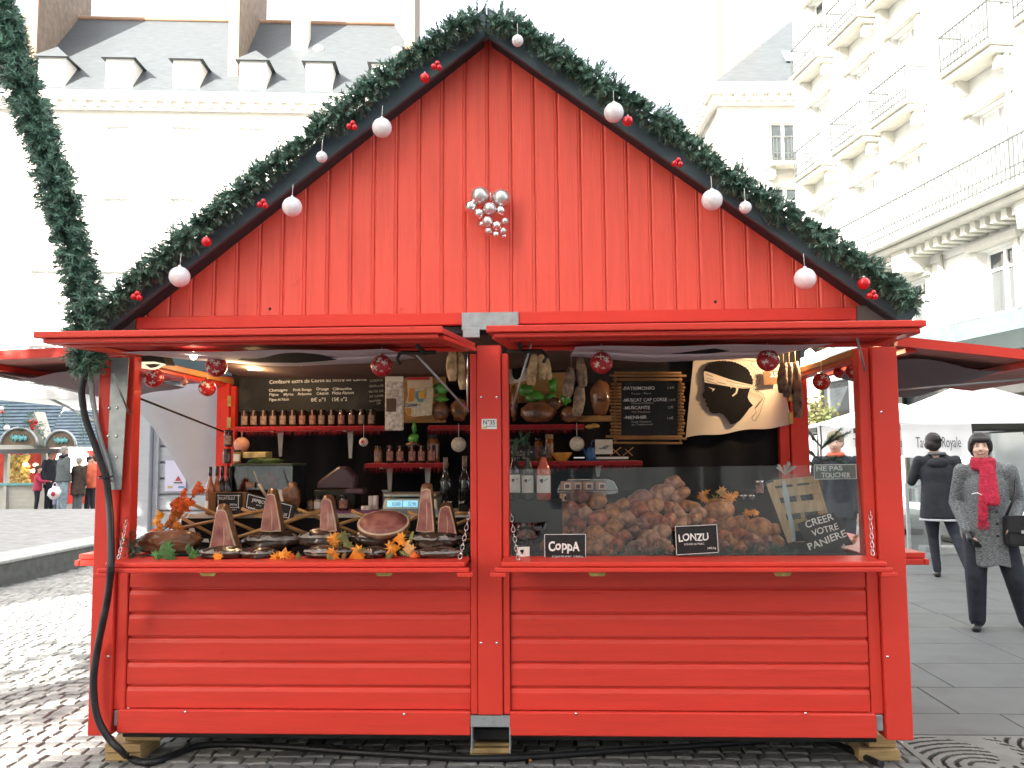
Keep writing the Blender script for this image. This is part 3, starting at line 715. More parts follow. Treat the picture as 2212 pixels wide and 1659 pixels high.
# glass terrace screens
for i, (x0, x1, Z, lb) in enumerate(((1952, 2020, 11.6, 'low clear terrace screen between the red counter flap and the walking woman in black'), (2085, 2240, 12.6, 'low wide terrace screen behind the grey coat'))):
    a, b_ = base(x0, Z), base(x1, Z); s_ = thing('terrace_screen', lb, 'glass screen', a)
    w_ = b_.x-a.x
    put('pane', MB().box(.03, w_-.03, -.006, .006, .12, .98), thin_glass('screen_glass%d' % i, (.86,.90,.90), .2, .12), s_, local=True)
    put('frame', MB().box(0, .04, -.02, .02, 0, 1.05).box(w_-.04, w_, -.02, .02, 0, 1.05).box(.04, w_-.04, -.02, .02, .98, 1.03).box(.04, w_-.04, -.02, .02, .06, .12), ZINC, s_, local=True)
a = base(1990, 12.4); put('terrace_kerb', MB().box(a.x, a.x+14, a.y, a.y+.25, GZ-.01, GZ+.11), GRAN, label='pale stone kerb along the edge of the terrace at right', cat='kerb', bevel=.01)

# ------------------------------------------------------------ white neighbour stall at the left
WB = M('white_boards', (.43,.47,.51), rough=.5, var=.05, vs=4, st=(.6,9,9), bump=.1)
na = at(296, 1000, 2.6); nx0, nx1 = na.x, 0.2
ns = thing('market_stall', 'white boarded market stall standing behind the left side opening', 'market stall', (nx0, 2.6, GZ))
put('corner_post', MB().box(nx0, nx0+.125, 2.55, 2.68, GZ+.02, 2.15), WB, ns, bevel=.006)
put('inner_post', MB().box(nx0+.13, nx0+.17, 2.60, 2.68, GZ+.02, 2.12), WB, ns)
for k in range(15):
    z = GZ+.15+k*.128; y = 2.63
    mb = MB(); mb.add([(x, yy, zz) for x in (nx0+.17, nx1) for yy, zz in ((y,z),(y,z+.098),(y+.02,z+.122),(y+.03,z+.122),(y+.03,z))], [(0,1,2,3,4)[::-1], (5,6,7,8,9), (0,5,6,1),(1,6,7,2),(2,7,8,3),(3,8,9,4),(4,9,5,0)])
    put('wall_board', mb, WB, ns)
put('inner_wall', MB().box(nx0+.02, nx1, 2.69, 4.4, GZ+.1, 2.1), WB, ns)
put('roof', MB().prism([(nx0-.1,2.14),(nx1+.3,2.14),((nx0+nx1)/2,3.1)], 2.5, 4.6), FASC, ns)
A0 = at(30, 862, 3.1); A1 = at(222, 853, 3.1); mb = MB()
mb.box(A0.x, nx0-.01, 2.75, 4.2, A0.z-.02, A0.z+.015)
AWC = cloth_mat('awning_canvas', (.72,.73,.72), .35, .03, 2)
aw = put('awning_flap', mb, AWC, ns)
put('awning_rim', MB().box(A0.x-.05, nx0, 2.70, 2.748, A0.z-.03, A0.z+.05), AWC, aw)
put('awning_strut', MB().tube([(A0.x+.5, 2.8, A0.z-.02), (nx0, 2.9, A0.z-.45)], .012, 6), ZINC, aw)
put('counter_flap', MB().box(nx0-.35, nx0, 2.75, 4.2, .97, 1.0), WB, ns)
# poster on its wall
pp = [q('3', x, y, 2.615) for x, y in ((1430,660),(1612,660),(1612,925),(1430,925))]
po = put('poster', MB().box(pp[0].x, pp[1].x, 2.612, 2.618, pp[2].z, pp[0].z), M('poster_paper', (.66,.68,.86), rough=.6, var=.03), label='pale blue poster with a red and dark triangle on the white stall', cat='poster')
yy = 2.6105
def qx(c, x, y): a = q(c, x, y, yy); return (a.x, a.z)
t_ = M('poster_dark', (.10,.05,.08), rough=.6)
put('triangle', MB().prism([qx('3',1500,856), qx('3',1578,856), qx('3',1540,792)], yy-.001, yy+.001), M('poster_red', (.45,.06,.09), rough=.6), po)
put('band', MB().prism([qx('3',1502,855), qx('3',1576,855), qx('3',1566,838), qx('3',1512,838)], yy-.002, yy-.0012), M('poster_band', (.7,.7,.75)), po)
put('band', MB().prism([qx('3',1500,858), qx('3',1578,858), qx('3',1572,846), qx('3',1506,846)], yy-.0032, yy-.0022), t_, po)
put('logo', MB().prism([qx('3',1540,900), qx('3',1592,900), qx('3',1592,882), qx('3',1540,882)], yy-.001, yy+.001), M('poster_blue', (.12,.3,.55)), po)
put('logo', MB().prism([qx('3',1450,900), qx('3',1492,900), qx('3',1492,880), qx('3',1450,880)], yy-.001, yy+.001), M('poster_ochre', (.5,.42,.2)), po)

# ------------------------------------------------------------ far chalets at the left
SHIN = M('blue_slate', (.10,.145,.185), rough=.6, var=.2, vs=5)
OWH = M('offwhite_boards', (.50,.49,.43), rough=.6, var=.08, vs=4)
WARM = M('warm_lamp', (1,.72,.38), emit=3.0)
SIGN = M('arched_sign_brown', (.14,.105,.07), rough=.5, var=.4, vs=4)
TURQ = M('turquoise_paint', (.16,.42,.42), rough=.6)
def L(x, y, Z): return cz(*P('L', x, y), Z)
def lbox(mb, x0, y0, x1, y1, Z, d=.1):
    a, b_ = L(x0, y0, Z), L(x1, y1, Z); mb.box(a.x, b_.x, a.y, a.y+d, b_.z, a.z); return mb
def roof_rows(mb, x0, x1, yt, yb, Z, n, xt0=None, xt1=None, lean=1.6):
    for k in range(n):
        t0, t1 = k/n, (k+1.06)/n
        xa, xb = x0+((xt0 if xt0 is not None else x0)-x0)*t0, x1+((xt1 if xt1 is not None else x1)-x1)*t0
        a, b_ = L(xa, yb+(yt-yb)*t0, Z), L(xb, yb+(yt-yb)*t1, Z)
        mb.poly3([(a.x, a.y+lean*t0-.03, a.z), (b_.x, a.y+lean*t0-.03, a.z), (b_.x, a.y+lean*t1, b_.z), (a.x, a.y+lean*t1, b_.z)], (0, .05, -.02))
ca_ = thing('market_stall', 'off white chalet with blue slate roof and arched sign at the far left', 'market stall', base(40, 24))
for k in range(7): put('board', lbox(MB(), -260, 965+k*39, 378, 1000+k*39, 24, .06), OWH, ca_)
put('counter', lbox(MB(), -270, 950, 385, 966, 23.9, .3), TURQ, ca_)
put('post', lbox(MB(), 378, 675, 425, 1205, 23.95, .12), OWH, ca_); put('post', lbox(MB(), 40, 675, 78, 1230, 23.95, .12), OWH, ca_)
put('eaves_beam', lbox(MB(), -270, 600, 470, 640, 23.8, .2), OWH, ca_)
put('shutter_flap', lbox(MB(), -270, 642, 555, 676, 23.4, .5), M('grey_flap', (.10,.11,.11)), ca_)
put('back_wall', lbox(MB(), -260, 640, 420, 1230, 26, .1), M('chalet_red_inside', (.50,.05,.035), var=.2), ca_)
mb = MB(); roof_rows(mb, -300, 420, 120, 600, 24.2, 14, -300, 350); put('roof', mb, SHIN, ca_)
put('ridge', lbox(MB(), -300, 112, 355, 150, 25.9, .1), FASC, ca_)
g0, g1, g2 = L(215, 605, 23.3), L(408, 605, 23.3), L(300, 295, 23.3)
gb = put('gable', MB().prism([(g0.x,g0.z),(g1.x,g1.z),(g2.x,g2.z)], g0.y, g0.y+.5), OWH, ca_)
mb = MB()
for (x, y, r) in ((270,395,.06),(300,385,.07),(325,390,.06),(285,420,.06),(310,418,.06),(292,440,.05),(300,455,.04)):
    p = L(x, y, 23.2); mb.ell(p, r, r, r, 8, 6)
put('red_grapes', mb, BRED, gb)
for x0, x1, yt, lb in ((5, 350, 445, 0), (412, 700, 470, 1)):
    pts = []; a, b_ = L(x0, 600 if not lb else 622, 23.1), L(x1, 600 if not lb else 622, 23.1); t = L(x0, yt, 23.1)
    hw, hh = (b_.x-a.x)/2, t.z-a.z
    sgn = put('arched_sign', MB().prism([(a.x+hw-hw*math.cos(math.pi*k/14), a.z+hh*math.sin(math.pi*k/14)) for k in range(15)], a.y, a.y+.06), SIGN, ca_)
    put('sign_edge', MB().tube([(a.x+hw-hw*math.cos(math.pi*k/14), a.y-.02, a.z+hh*math.sin(math.pi*k/14)) for k in range(15)], .035, 6), ZINC, sgn)
    mb = MB(); pr_ = []
    for k in range(26): pr_.append((a.x+hw*(.62+.8*k/25), a.y-.03, a.z+hh*(.40+.16*math.sin(k*1.55)+.05*math.sin(k*.7))))
    put('painted_flourish', mb.tube(pr_, .03, 5), TURQ, sgn)
mb = MB(); rr = random.Random(9)
for k in range(130):
    p = L(rr.uniform(85, 260), rr.uniform(700, 945), 24.8); s_ = rr.uniform(.03, .09); mb.ell(p, s_, s_, s_, 6, 4)
put('hanging_goods', mb, M('orange_goods', (.40,.17,.05), var=.7, vs=6, c2=(.7,.45,.15)), ca_, kind='stuff')
for x, y in ((232, 778), (325, 782), (452, 742), (300, 836)):
    lp = put('shop_lamp', MB().ell(L(x, y, 24.6), .07, .07, .05, 8, 6), WARM, ca_)
cb_ = thing('market_stall', 'red chalet with blue slate roof behind the queue of people at far left', 'market stall', base(150, 28))
mb = MB(); lbox(mb, 428, 1000, 950, 1150, 28, .1); put('front_wall', mb, M('chalet_red', (.62,.05,.035), rough=.5), cb_)
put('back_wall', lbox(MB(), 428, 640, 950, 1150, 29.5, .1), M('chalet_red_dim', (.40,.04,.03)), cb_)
put('post', lbox(MB(), 790, 620, 832, 1150, 27.9, .15), RED, cb_); put('post', lbox(MB(), 428, 640, 445, 1150, 27.9, .15), RED, cb_)
mb = MB(); roof_rows(mb, 330, 960, 255, 620, 27.6, 12); put('roof', mb, SHIN, cb_)
put('eaves_beam', lbox(MB(), 410, 622, 960, 650, 27.4, .2), WHITE, cb_)
put('shop_lamp', MB().ell(L(660, 735, 27.2), .55, .1, .42, 12, 8), M('lit_shop_window', (1,.9,.75), emit=1.5), cb_)
gl = garland('fir_garland', [L(300, 290, 23.1), L(385, 480, 23.1), L(420, 600, 23.1)], .14, 30, 'short green garland down the right edge of the far white gable', nl=.09, L=.16, seed=4, nn=16, w=.005)
garland('fir_garland', [L(300, 290, 23.1), L(240, 400, 23.1), L(190, 480, 23.1)], .14, 30, 'short green garland down the left edge of the far white gable', nl=.09, L=.16, seed=5, nn=16, w=.005)
garland('fir_garland', [L(720, 320, 27.2), L(755, 480, 27.2), L(775, 660, 27.2)], .16, 26, 'long green garland hanging over the slate roof of the far red chalet', nl=.09, L=.18, seed=6, nn=16, w=.005)
garland('fir_garland', [L(-40, 120, 22.5), L(20, 300, 22.5), L(45, 450, 22.5)], .16, 26, 'green garland at the left picture edge beside the far slate roof', nl=.09, L=.18, seed=8, nn=16, w=.005)
for i, (x, y, r, mt, lb) in enumerate(((15,268,.055,BWHITE,'upper white bauble on the garland at the far left picture edge'),(62,445,.075,BWHITE,'lowest and largest white bauble beside the far arched sign'),(20,302,.04,BRED,'small red bauble on the garland at the far left picture edge'),(437,462,.055,BWHITE,'white bauble between the two far arched signs'))):
    put('bauble', MB().ell(L(x, y, 22.3), r, r, r, 10, 7), mt, label=lb, cat='bauble', group='baubles on the far chalets')
# autumn tree seen through the right opening
tr = thing('autumn_tree', 'small yellow and orange autumn tree seen through the right side opening', 'tree', base(1768, 17))
put('trunk', MB().tube([base(1768,17), cz(1770,930,17), cz(1762,880,17)], [.07,.05,.02], 8), M('bark', (.08,.06,.045), rough=.9), tr)
mb = MB(); mb2 = MB(); rr = random.Random(21)
for k in range(420):
    p = cz(rr.gauss(1762, 18), rr.gauss(898, 16), 17+rr.uniform(-.5,.5)); leaf(mb if k % 2 else mb2, p, .09, (rr.uniform(-1,1), -1, rr.uniform(-.5,1)), rr.uniform(0,6), OAK)
put('crown', mb, M('yellow_leaf', (.075,.072,.016), var=.5, vs=4), tr); put('crown', mb2, M('rust_leaf', (.09,.045,.012), var=.4, vs=4, c2=(.06,.09,.02)), tr)

# ------------------------------------------------------------ the red stall
stall = thing('market_stall', 'big red wooden market stall with a garland trimmed gable selling cured meats', 'market stall', (0, 0, GZ))
def bx(name, x0, x1, y0, y1, z0, z1, mt, parent=stall, bevel=.004, **k): return put(name, MB().box(x0, x1, y0, y1, z0, z1), mt, parent, bevel=bevel, **k)
pL = bx('corner_post', -1.922, -1.812, 0, .11, .185, 2.0, RED); bx('post_stile', -1.810, -1.757, .022, .10, .30, 2.0, RED, pL)
pR = bx('corner_post', 1.812, 1.932, 0, .11, .19, 2.0, RED); bx('post_stile', 1.757, 1.810, .022, .10, .30, 2.0, RED, pR)
pC = bx('centre_post', -.060, .055, 0, .11, .292, 2.03, RED)
bx('post_stile', -.095, -.062, .012, .10, .292, 1.99, RED, pC); bx('post_stile', .057, .090, .012, .10, .292, 1.99, RED, pC)
def hboard(x0, x1, z0, z1, y, parent):
    c = [(y+.002,z0),(y,z0+.003),(y,z1-.030),(y+.006,z1-.012),(y+.016,z1-.005),(y+.017,z1),(y+.032,z1),(y+.032,z0)]; n = len(c)
    mb = MB().add([(x0,a,b) for a, b in c]+[(x1,a,b) for a, b in c], [tuple(range(n))[::-1], tuple(range(n, 2*n))]+[(i, (i+1) % n, n+(i+1) % n, n+i) for i in range(n)])
    return put('plank', mb, REDH, parent)
zs = [.305, .416, .529, .643, .757, .871, .975]
for x0, x1, nm in ((-1.755, -.097, 0), (.092, 1.755, 1)):
    fp = bx('front_panel', x0, x1, .066, .09, .20, .985, RED)
    for a, b_ in zip(zs[:-1], zs[1:]): hboard(x0+.002, x1-.002, a+.0015, b_-.0015, .032, fp)
    bx('base_board', x0-.026 if nm == 0 else x0-.006, x1 if nm == 0 else x1+.014, .0, .031, .198, .306, REDH, fp, bevel=.005)
    # counter shelf that folds out, on brass latches
    sx0, sx1 = (-1.752, -.10) if nm == 0 else (.062, 1.765)
    sh = bx('counter_shelf', sx0, sx1, -.215, .03, .999, 1.022, RED, bevel=.006)
    bx('shelf_rim', sx0-.03, sx1+.02, -.225, -.19, .977, .9975, RED, sh); bx('shelf_batten', sx0+.02, sx1-.03, -.188, .0, .980, .9975, RED, sh)
    for ex in (sx0-.012, sx1+.002): bx('shelf_end_block', ex-.035, ex+.035, -.228, -.16, .957, .9765, RED, sh, bevel=.003)
    for lx in ((450, 830) if nm == 0 else (1290, 1690)):
        p = at(lx, 1236, -.18); lt = put('latch', MB().prism([(p.x-.038,p.z+.018),(p.x+.038,p.z+.018),(p.x+.038,p.z-.006),(p.x+.029,p.z-.017),(p.x-.029,p.z-.017),(p.x-.038,p.z-.006)], -.186, -.180), BRASS, sh)
        put('latch_screw', MB().ell((p.x, -.026, p.z-.006), .004, .003, .004, 6, 4), IRON, lt) if False else None
# steel and screws
st_ = put('steel_plate', MB().prism([(at(230,1058,-.004).x, at(230,1058,-.004).z), (at(262,1058,-.004).x, at(262,1058,-.004).z), (-1.772, 1.99), (-1.86, 1.99)], -.006, -.0012), ZINC, pL)
for c, x, y in (('3',943,207),('3',1013,207),('3',933,450),('3',1005,450),('3',1005,632),('3',925,632)):
    p = q(c, x, y, -.008); put('bolt', MB().ell(p, .0085, .006, .0085, 8, 5), STEEL, st_)
for x, y, par in ((1039,858,pC),(1073,858,pC),(1039,1389,pC),(1073,1389,pC),(234,1418,pL),(1903,890,pR),(1917,1419,pR),(400,1538,stall),(873,1543,stall),(1244,1542,stall),(1740,1541,stall)):
    put('screw', MB().ell(at(x, y, -.002), .0075, .004, .0065, 8, 5), STEEL, par)
put('post_bracket', MB().box(-.096, .092, .004, .09, .238, .289).box(-.094,-.088,.0,.3,.12,.2375).box(.084,.090,.0,.3,.12,.2375), ZINC, stall)
bx('post_bracket', -1.806, -1.772, .02, .09, .225, .297, ZINC); bx('post_bracket', 1.770, 1.806, .02, .09, .225, .297, ZINC)
# sticker on the centre post
stk = [at(x, y, -.0015) for x, y in ((1040.5,905),(1073,905),(1073,927),(1040.5,927))]
sk_ = bx('number_sticker', stk[0].x, stk[1].x, -.0022, -.0004, stk[3].z, stk[0].z, WHITE, pC, bevel=0)
text('N°35', at(1044, 917, -.0026), at(1069, 917, -.0026), .021, BLACKG, sk_, bold=.008)
put('sticker_line', MB().box(stk[0].x+.018, stk[1].x-.006, -.0032, -.0024, stk[3].z+.012, stk[3].z+.015), M('sticker_blue', (.05,.15,.4)), sk_)
put('sticker_logo', MB().box(stk[0].x+.004, stk[0].x+.026, -.0034, -.0024, stk[3].z+.003, stk[3].z+.011), M('sticker_yellow', (.6,.45,.05)), sk_)
# side walls, floor, back wall with dark curtain, back posts
for sx in (-1, 1):
    sw = bx('side_wall', sx*1.83, sx*1.86, .112, 1.40, .30, .96, RED)
    for a, b_ in zip(zs[:-1], zs[1:]): bx('plank', sx*1.862, sx*1.882, .114, 1.38, a+.002, b_-.002, REDH, sw, bevel=.005)
    sf = bx('side_counter', sx*1.80, sx*2.115, .22, 1.3, .985, 1.012, RED); bx('side_counter_rim', sx*2.10, sx*2.125, .2, 1.32, .955, .9835, RED, sf)
    bx('side_counter_rim', sx*1.95, sx*2.098, .2, .23, .955, .9835, RED, sf)
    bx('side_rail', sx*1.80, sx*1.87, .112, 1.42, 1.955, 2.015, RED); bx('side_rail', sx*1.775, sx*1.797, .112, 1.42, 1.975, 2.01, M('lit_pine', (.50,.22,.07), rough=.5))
    bx('back_post', (-1.86 if sx < 0 else 1.80), (-1.78 if sx < 0 else 1.91), 1.34, 1.42, .2, 2.02, RED)
    bx('back_post', (-1.777 if sx < 0 else 1.735), (-1.745 if sx < 0 else 1.797), 1.36, 1.42, .2, 1.96, RED)
    x_ = -1.775 if sx < 0 else 1.80
    for z in (1.72, 1.86): put('hinge', MB().box(x_-.012, x_+.012, 1.335, 1.339, z-.035, z+.035), BRASS, stall)
bx('floor', -1.80, 1.80, .095, 1.45, .15, .20, DARK); bx('back_wall', -1.80, 1.90, 1.43, 1.46, .2, 2.2, DARK)
cur = put('back_curtain', MB().sheet(lambda u, v: (-1.74+3.47*u, 1.405+.012*math.sin(u*95)+.006*math.sin(u*37), .3+1.66*v), 150, 2), BLACKC, stall)
bx('back_gable', -1.80, 1.90, 1.46, 1.49, 2.2, 2.6, DARK)
# beam, gable boards
GSL, GSR = .776, .746; GA = 3.545; YB = -.105
bm_ = bx('beam', -1.735, 1.745, -.022, .06, 2.128, 2.188, RED)
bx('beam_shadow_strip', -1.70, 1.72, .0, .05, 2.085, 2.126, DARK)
for x0, x1 in ((-1.91, -1.738), (1.748, 1.96)): bx('eaves_board', x0, x1, -.018, .02, 2.075, 2.196, M('grey_eaves_board', (.12,.115,.105), rough=.8))
gb_ = bx('gable_wall', -1.74, 1.74, .042, .06, 2.189, 2.30, DARK)
put('gable_sheet', MB().prism([(-1.72,2.301),(1.76,2.301),(0,GA+.04)], .044, .06), DARK, gb_)
PW = .1135
for k in range(-16, 17):
    x0, x1 = k*PW+.0012, (k+1)*PW-.0012
    def top(x): return GA - (GSL*-x if x < 0 else GSR*x) + .03
    z0, za, zb = 2.190, top(x0), top(x1)
    if max(za, zb) < z0+.03: continue
    za, zb = max(za, z0+.004), max(zb, z0+.004); c = .0085
    pr_ = [(x0, .0255), (x0+c, .020), (x1-c-.008, .020), (x1-c-.005, .0235), (x1-c, .0195), (x1-.002, .0235), (x1, .0255)]
    zt = [za+(zb-za)*(x-x0)/(x1-x0) for x, y in pr_]; n = len(pr_)
    mb = MB().add([(x, y, z0) for x, y in pr_]+[(x, y, t) for (x, y), t in zip(pr_, zt)]+[(x0,.0415,z0),(x1,.0415,z0),(x0,.0415,za),(x1,.0415,zb)],
                  [(i, i+1, n+i+1, n+i) for i in range(n-1)]+[(2*n, 0, n, 2*n+2), (n-1, 2*n+1, 2*n+3, 2*n-1), tuple(range(n, 2*n))+(2*n+3, 2*n+2), (2*n, 2*n+1)+tuple(range(n-1, -1, -1))])
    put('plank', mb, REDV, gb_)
for x, y in ((583, 667), (1545, 652)): put('knot_hole', MB().ell(at(x, y, .019), .007, .003, .008, 8, 5), IRON, gb_)
# bargeboards and roof
aA = V3((0, YB, 3.530)); aL = V3((-1.88, YB, 3.530-1.88*GSL)); aR = V3((1.945, YB, 3.530-1.945*GSR))
def barge(A, E, s):
    d = (E-A); up_ = V3((0,0,.118))
    return put('bargeboard', MB().prism([(A.x+s*.003, A.z), (E.x, E.z), (E.x+s*.05, E.z+.075), (A.x+s*.003, A.z+.15)], YB, YB+.03), FASC, stall, bevel=.004)
barge(aA, aL, -1); barge(aA, aR, 1)
for s, E in ((-1, aL), (1, aR)):
    d = V3((E.x-aA.x, 0, E.z-aA.z)); nrm_ = V3((-d.z*s if False else 0, 0, 0))
    A2, E2 = V3((0, 0, aA.z+.12)), V3((E.x+s*.03, 0, E.z+.085))
    put('roof_slope', MB().prism([(A2.x, A2.z), (E2.x, E2.z), (E2.x, E2.z-.03), (A2.x, A2.z-.035)] , YB+.032, 1.78), FASC, stall)
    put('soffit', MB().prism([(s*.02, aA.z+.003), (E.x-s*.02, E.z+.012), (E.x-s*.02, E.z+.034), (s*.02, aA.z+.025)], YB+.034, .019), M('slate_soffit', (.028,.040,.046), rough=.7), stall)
# zinc plate over the centre post
put('zinc_plate', MB().box(at(997,690,-.03).x, at(1120,690,-.03).x, -.034, -.024, 2.100, 2.186).box(at(1000,690,-.05).x, at(1036,690,-.05).x, -.06, -.035, 2.06, 2.108), ZINC, stall, bevel=.003)
# folding front flaps
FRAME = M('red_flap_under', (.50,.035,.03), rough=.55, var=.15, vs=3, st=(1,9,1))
for nm, f0, f1, h0, h1 in (('l', -1.872, -.150, -1.80, -.066), ('r', .030, 1.800, .092, 1.83)):
    zf, zh = 2.0045, 2.014
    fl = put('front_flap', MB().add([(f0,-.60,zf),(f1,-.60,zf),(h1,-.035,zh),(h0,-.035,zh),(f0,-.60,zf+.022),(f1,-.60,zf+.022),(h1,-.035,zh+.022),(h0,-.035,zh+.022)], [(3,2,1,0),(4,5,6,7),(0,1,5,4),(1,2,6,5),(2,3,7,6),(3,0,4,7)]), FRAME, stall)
    bx('flap_rim', f0, f1, -.632, -.602, 2.003, 2.030, RED, fl, bevel=.003); bx('flap_rim', f0+.03, f1-.02, -.612, -.575, 1.983, 2.0015, RED, fl, bevel=.003)
    bx('flap_batten', f0+.05, f1-.05, -.50, -.44, 1.985, 2.003, RED, fl); bx('flap_batten', h0+.04, h1-.04, -.10, -.05, 1.993, 2.010, RED, fl)
    for a, b_ in ((f0+.02, h0+.02), (f1-.06, h1-.05)): put('flap_end_batten', MB().bar((a+.03,-.57,1.992), (b_+.03,-.06,2.002), .06, .016), RED, fl)
    ex = f1-.13 if nm == 'l' else f0+.13; s = 1 if nm == 'l' else -1
    put('flap_stay', MB().tube([(ex,-.45,1.972),(ex+s*.0,-.20,1.968)], .011, 6).tube([(ex-s*.10,-.3,1.962),(ex+s*.06,-.3,1.962)], .010, 6).tube([(ex-s*.10,-.3,1.962),(ex-s*.115,-.3,1.935),(ex-s*.10,-.3,1.91)], .008, 6), IRON, fl)
for a, b_ in (((898,764),(1012,889)), ((1148,741),(1106,885)), ((243,806),(279,894)), ((1851,728),(1868,800))):
    put('flap_strut', MB().tube([at(*a, -.28), at(*b_, -.01)], .0055, 6), ZINC, stall)
put('flap_strut', MB().tube([at(1009, 757, .05), at(1009, 889, .05)], .006, 6).tube([at(1132,757,.05), at(1131,880,.05)], .006, 6) if False else MB().tube([at(1010, 757, .05), at(1010, 889, .05)], .006, 6), STEEL, stall)
put('flap_strut', MB().tube([at(285, 854, .12), at(482, 932, 1.33)], .006, 6), IRON, stall)
# side flaps
SLAT = M('flap_slats', (.42,.20,.17), rough=.6, var=.15)
for s in (-1, 1):
    x0, x1 = s*1.945, s*2.95; zo = 2.03 if s < 0 else 2.02
    a0 = at(0, 768, .06) if s < 0 else at(2212, 768, .06); slope = (a0.z-2.035)/(abs(a0.x)-1.945)
    def zz(x): return 2.04+slope*(abs(x)-1.945)
    sf = put('side_flap', MB().add([(x0,.06,zz(x0)-.012),(x1,.06,zz(x1)-.012),(x1,1.36,zz(x1)-.012),(x0,1.36,zz(x0)-.012),(x0,.06,zz(x0)+.006),(x1,.06,zz(x1)+.006),(x1,1.36,zz(x1)+.006),(x0,1.36,zz(x0)+.006)], [(3,2,1,0),(4,5,6,7),(0,1,5,4),(1,2,6,5),(2,3,7,6),(3,0,4,7)]), RED, stall)
    for yy in (.035, 1.365): put('flap_rim', MB().bar((x0,yy,zz(x0)-.01), (x1,yy,zz(x1)-.006), .04, .046), RED, sf)
    for k in range(22):
        yy = .085+k*.058; put('slat', MB().bar((x0+s*.03,yy+.025,zz(x0)-.021), (x1,yy+.025,zz(x1)-.021), .05, .012), SLAT, sf)
    put('flap_batten', MB().box(min(x0+s*.06,x0+s*.11), max(x0+s*.06,x0+s*.11), .08, 1.34, zz(x0)-.06, zz(x0)-.03), RED, sf)
    put('flap_batten', MB().box(min(x0+s*.62,x0+s*.67), max(x0+s*.62,x0+s*.67), .08, 1.34, zz(x0+s*.6)-.06, zz(x0+s*.6)-.03), RED, sf)
    put('flap_strut', MB().tube([(x0-s*.02, .16, 1.80), (x1-s*.25, .16, zz(x1)-.05)], .006, 6), ZINC, sf)
UCD = cloth_mat('mauve_grey_cloth', (.22,.20,.225), transl=.2, var=.08, vs=3)
UC = cloth_mat('lavender_cloth', (.56,.54,.60), transl=.25, var=.06, vs=3)
# white cloth hanging under the right side flap
a = at(1950, 800, .5)
put('side_cloth', MB().sheet(lambda u, v: (2.05+.85*u, .25+1.0*v, 1.965-.11*math.sin(math.pi*u)*(.4+.6*v)+.02*math.sin(9*u)), 18, 12), UCD, label='grey cloth sagging under the right side flap of the red stall', cat='cloth')
put('side_cloth', MB().sheet(lambda u, v: (-2.85+.8*u, .30+1.0*v, 1.965-.08*math.sin(math.pi*u)*(.4+.6*v)+.015*math.sin(11*u)), 18, 12), UCD, label='grey cloth sagging under the left side flap of the red stall', cat='cloth')
# wooden support blocks
def blocks(label, items, grp='wooden blocks under the stall'):
    t = None
    for k, (x0, x1, y0, y1, z0, z1) in enumerate(items):
        mb = MB().box(x0, x1, y0, y1, z0, z1)
        if t is None: t = thing('wooden_block', label, 'wood block', ((x0+x1)/2, (y0+y1)/2, GZ), grp)
        put('plank_piece', mb, PINE, t, bevel=.004)
blocks('stack of two pale planks with a dark block under the left corner post', [(-1.875,-1.70,.085,.30,GZ,.078),(-1.877,-1.70,.08,.30,.081,.122),(-1.80,-1.62,.12,.34,.125,.16)])
blocks('neat stack of pale plywood pieces under the centre post', [(-.115,.080,.13,.40,GZ,.07),(-.112,.084,.135,.40,.073,.098),(-.108,.088,.15,.42,.101,.118)])
blocks('single pale block tilted under the right corner post', [(1.74,1.935,.17,.36,GZ,.09),(1.80,1.93,.20,.38,.093,.15)])
# power cable
C1 = [(190,790),(178,830),(177,855),(185,905),(205,960),(220,1005),(230,1037),(235,1080),(239,1130),(240,1205),(238,1244),(232,1294),(222,1344),(212,1394),(204,1444),(202,1481),(206,1531),(217,1566),(238,1598)]
pts = [at(x, y, -.245 if 1150 < y < 1290 else (-.14 if 1080 < y < 1350 else -.05)) for x, y in C1]
gpts = [(275,1634),(305,1646),(335,1645),(385,1626),(450,1608),(600,1612),(760,1624),(909,1633),(1000,1638),(1100,1637),(1250,1628),(1335,1621),(1500,1611),(1650,1600)]
pts += [at(262, 1622, -.05)]+[atz(x, y, GZ+.017) for x, y in gpts]
def smooth_path(p, n=4):
    out = []
    for i in range(len(p)-1):
        p0, p1, p2, p3 = p[max(i-1,0)], p[i], p[i+1], p[min(i+2,len(p)-1)]
        for k in range(n):
            t = k/n; out.append(.5*((2*p1)+(p2-p0)*t+(2*p0-5*p1+4*p2-p3)*t*t+(3*p1-p0-3*p2+p3)*t**3))
    return out+[p[-1]]
put('power_cable', MB().tube(smooth_path(pts), .0165, 8), RUBBER, label='thick black cable hanging down the left post and running along the ground', cat='cable')
put('power_cable', MB().tube(smooth_path([atz(x, y, GZ+.016) for x, y in ((1700,1590),(1770,1596),(1820,1612),(1870,1636),(1905,1652))]), .016, 8), RUBBER, label='short thick black cable end on the ground under the right corner', cat='cable')
put('garland_pole', MB().tube(smooth_path([at(196,795,-.02), at(200,860,-.02), at(215,940,-.02), at(232,1000,-.02), at(241,1040,-.02)]), .013, 8), ZINC, label='bent grey metal rod beside the cable on the left post', cat='rod')
put('cable_tie', MB().torus(at(228, 1030, -.045), .03, .004, V3((1,0,0)), V3((0,1,.25)).normalized()), BLACKG, label='black cable tie holding the cable to the left post', cat='cable tie')
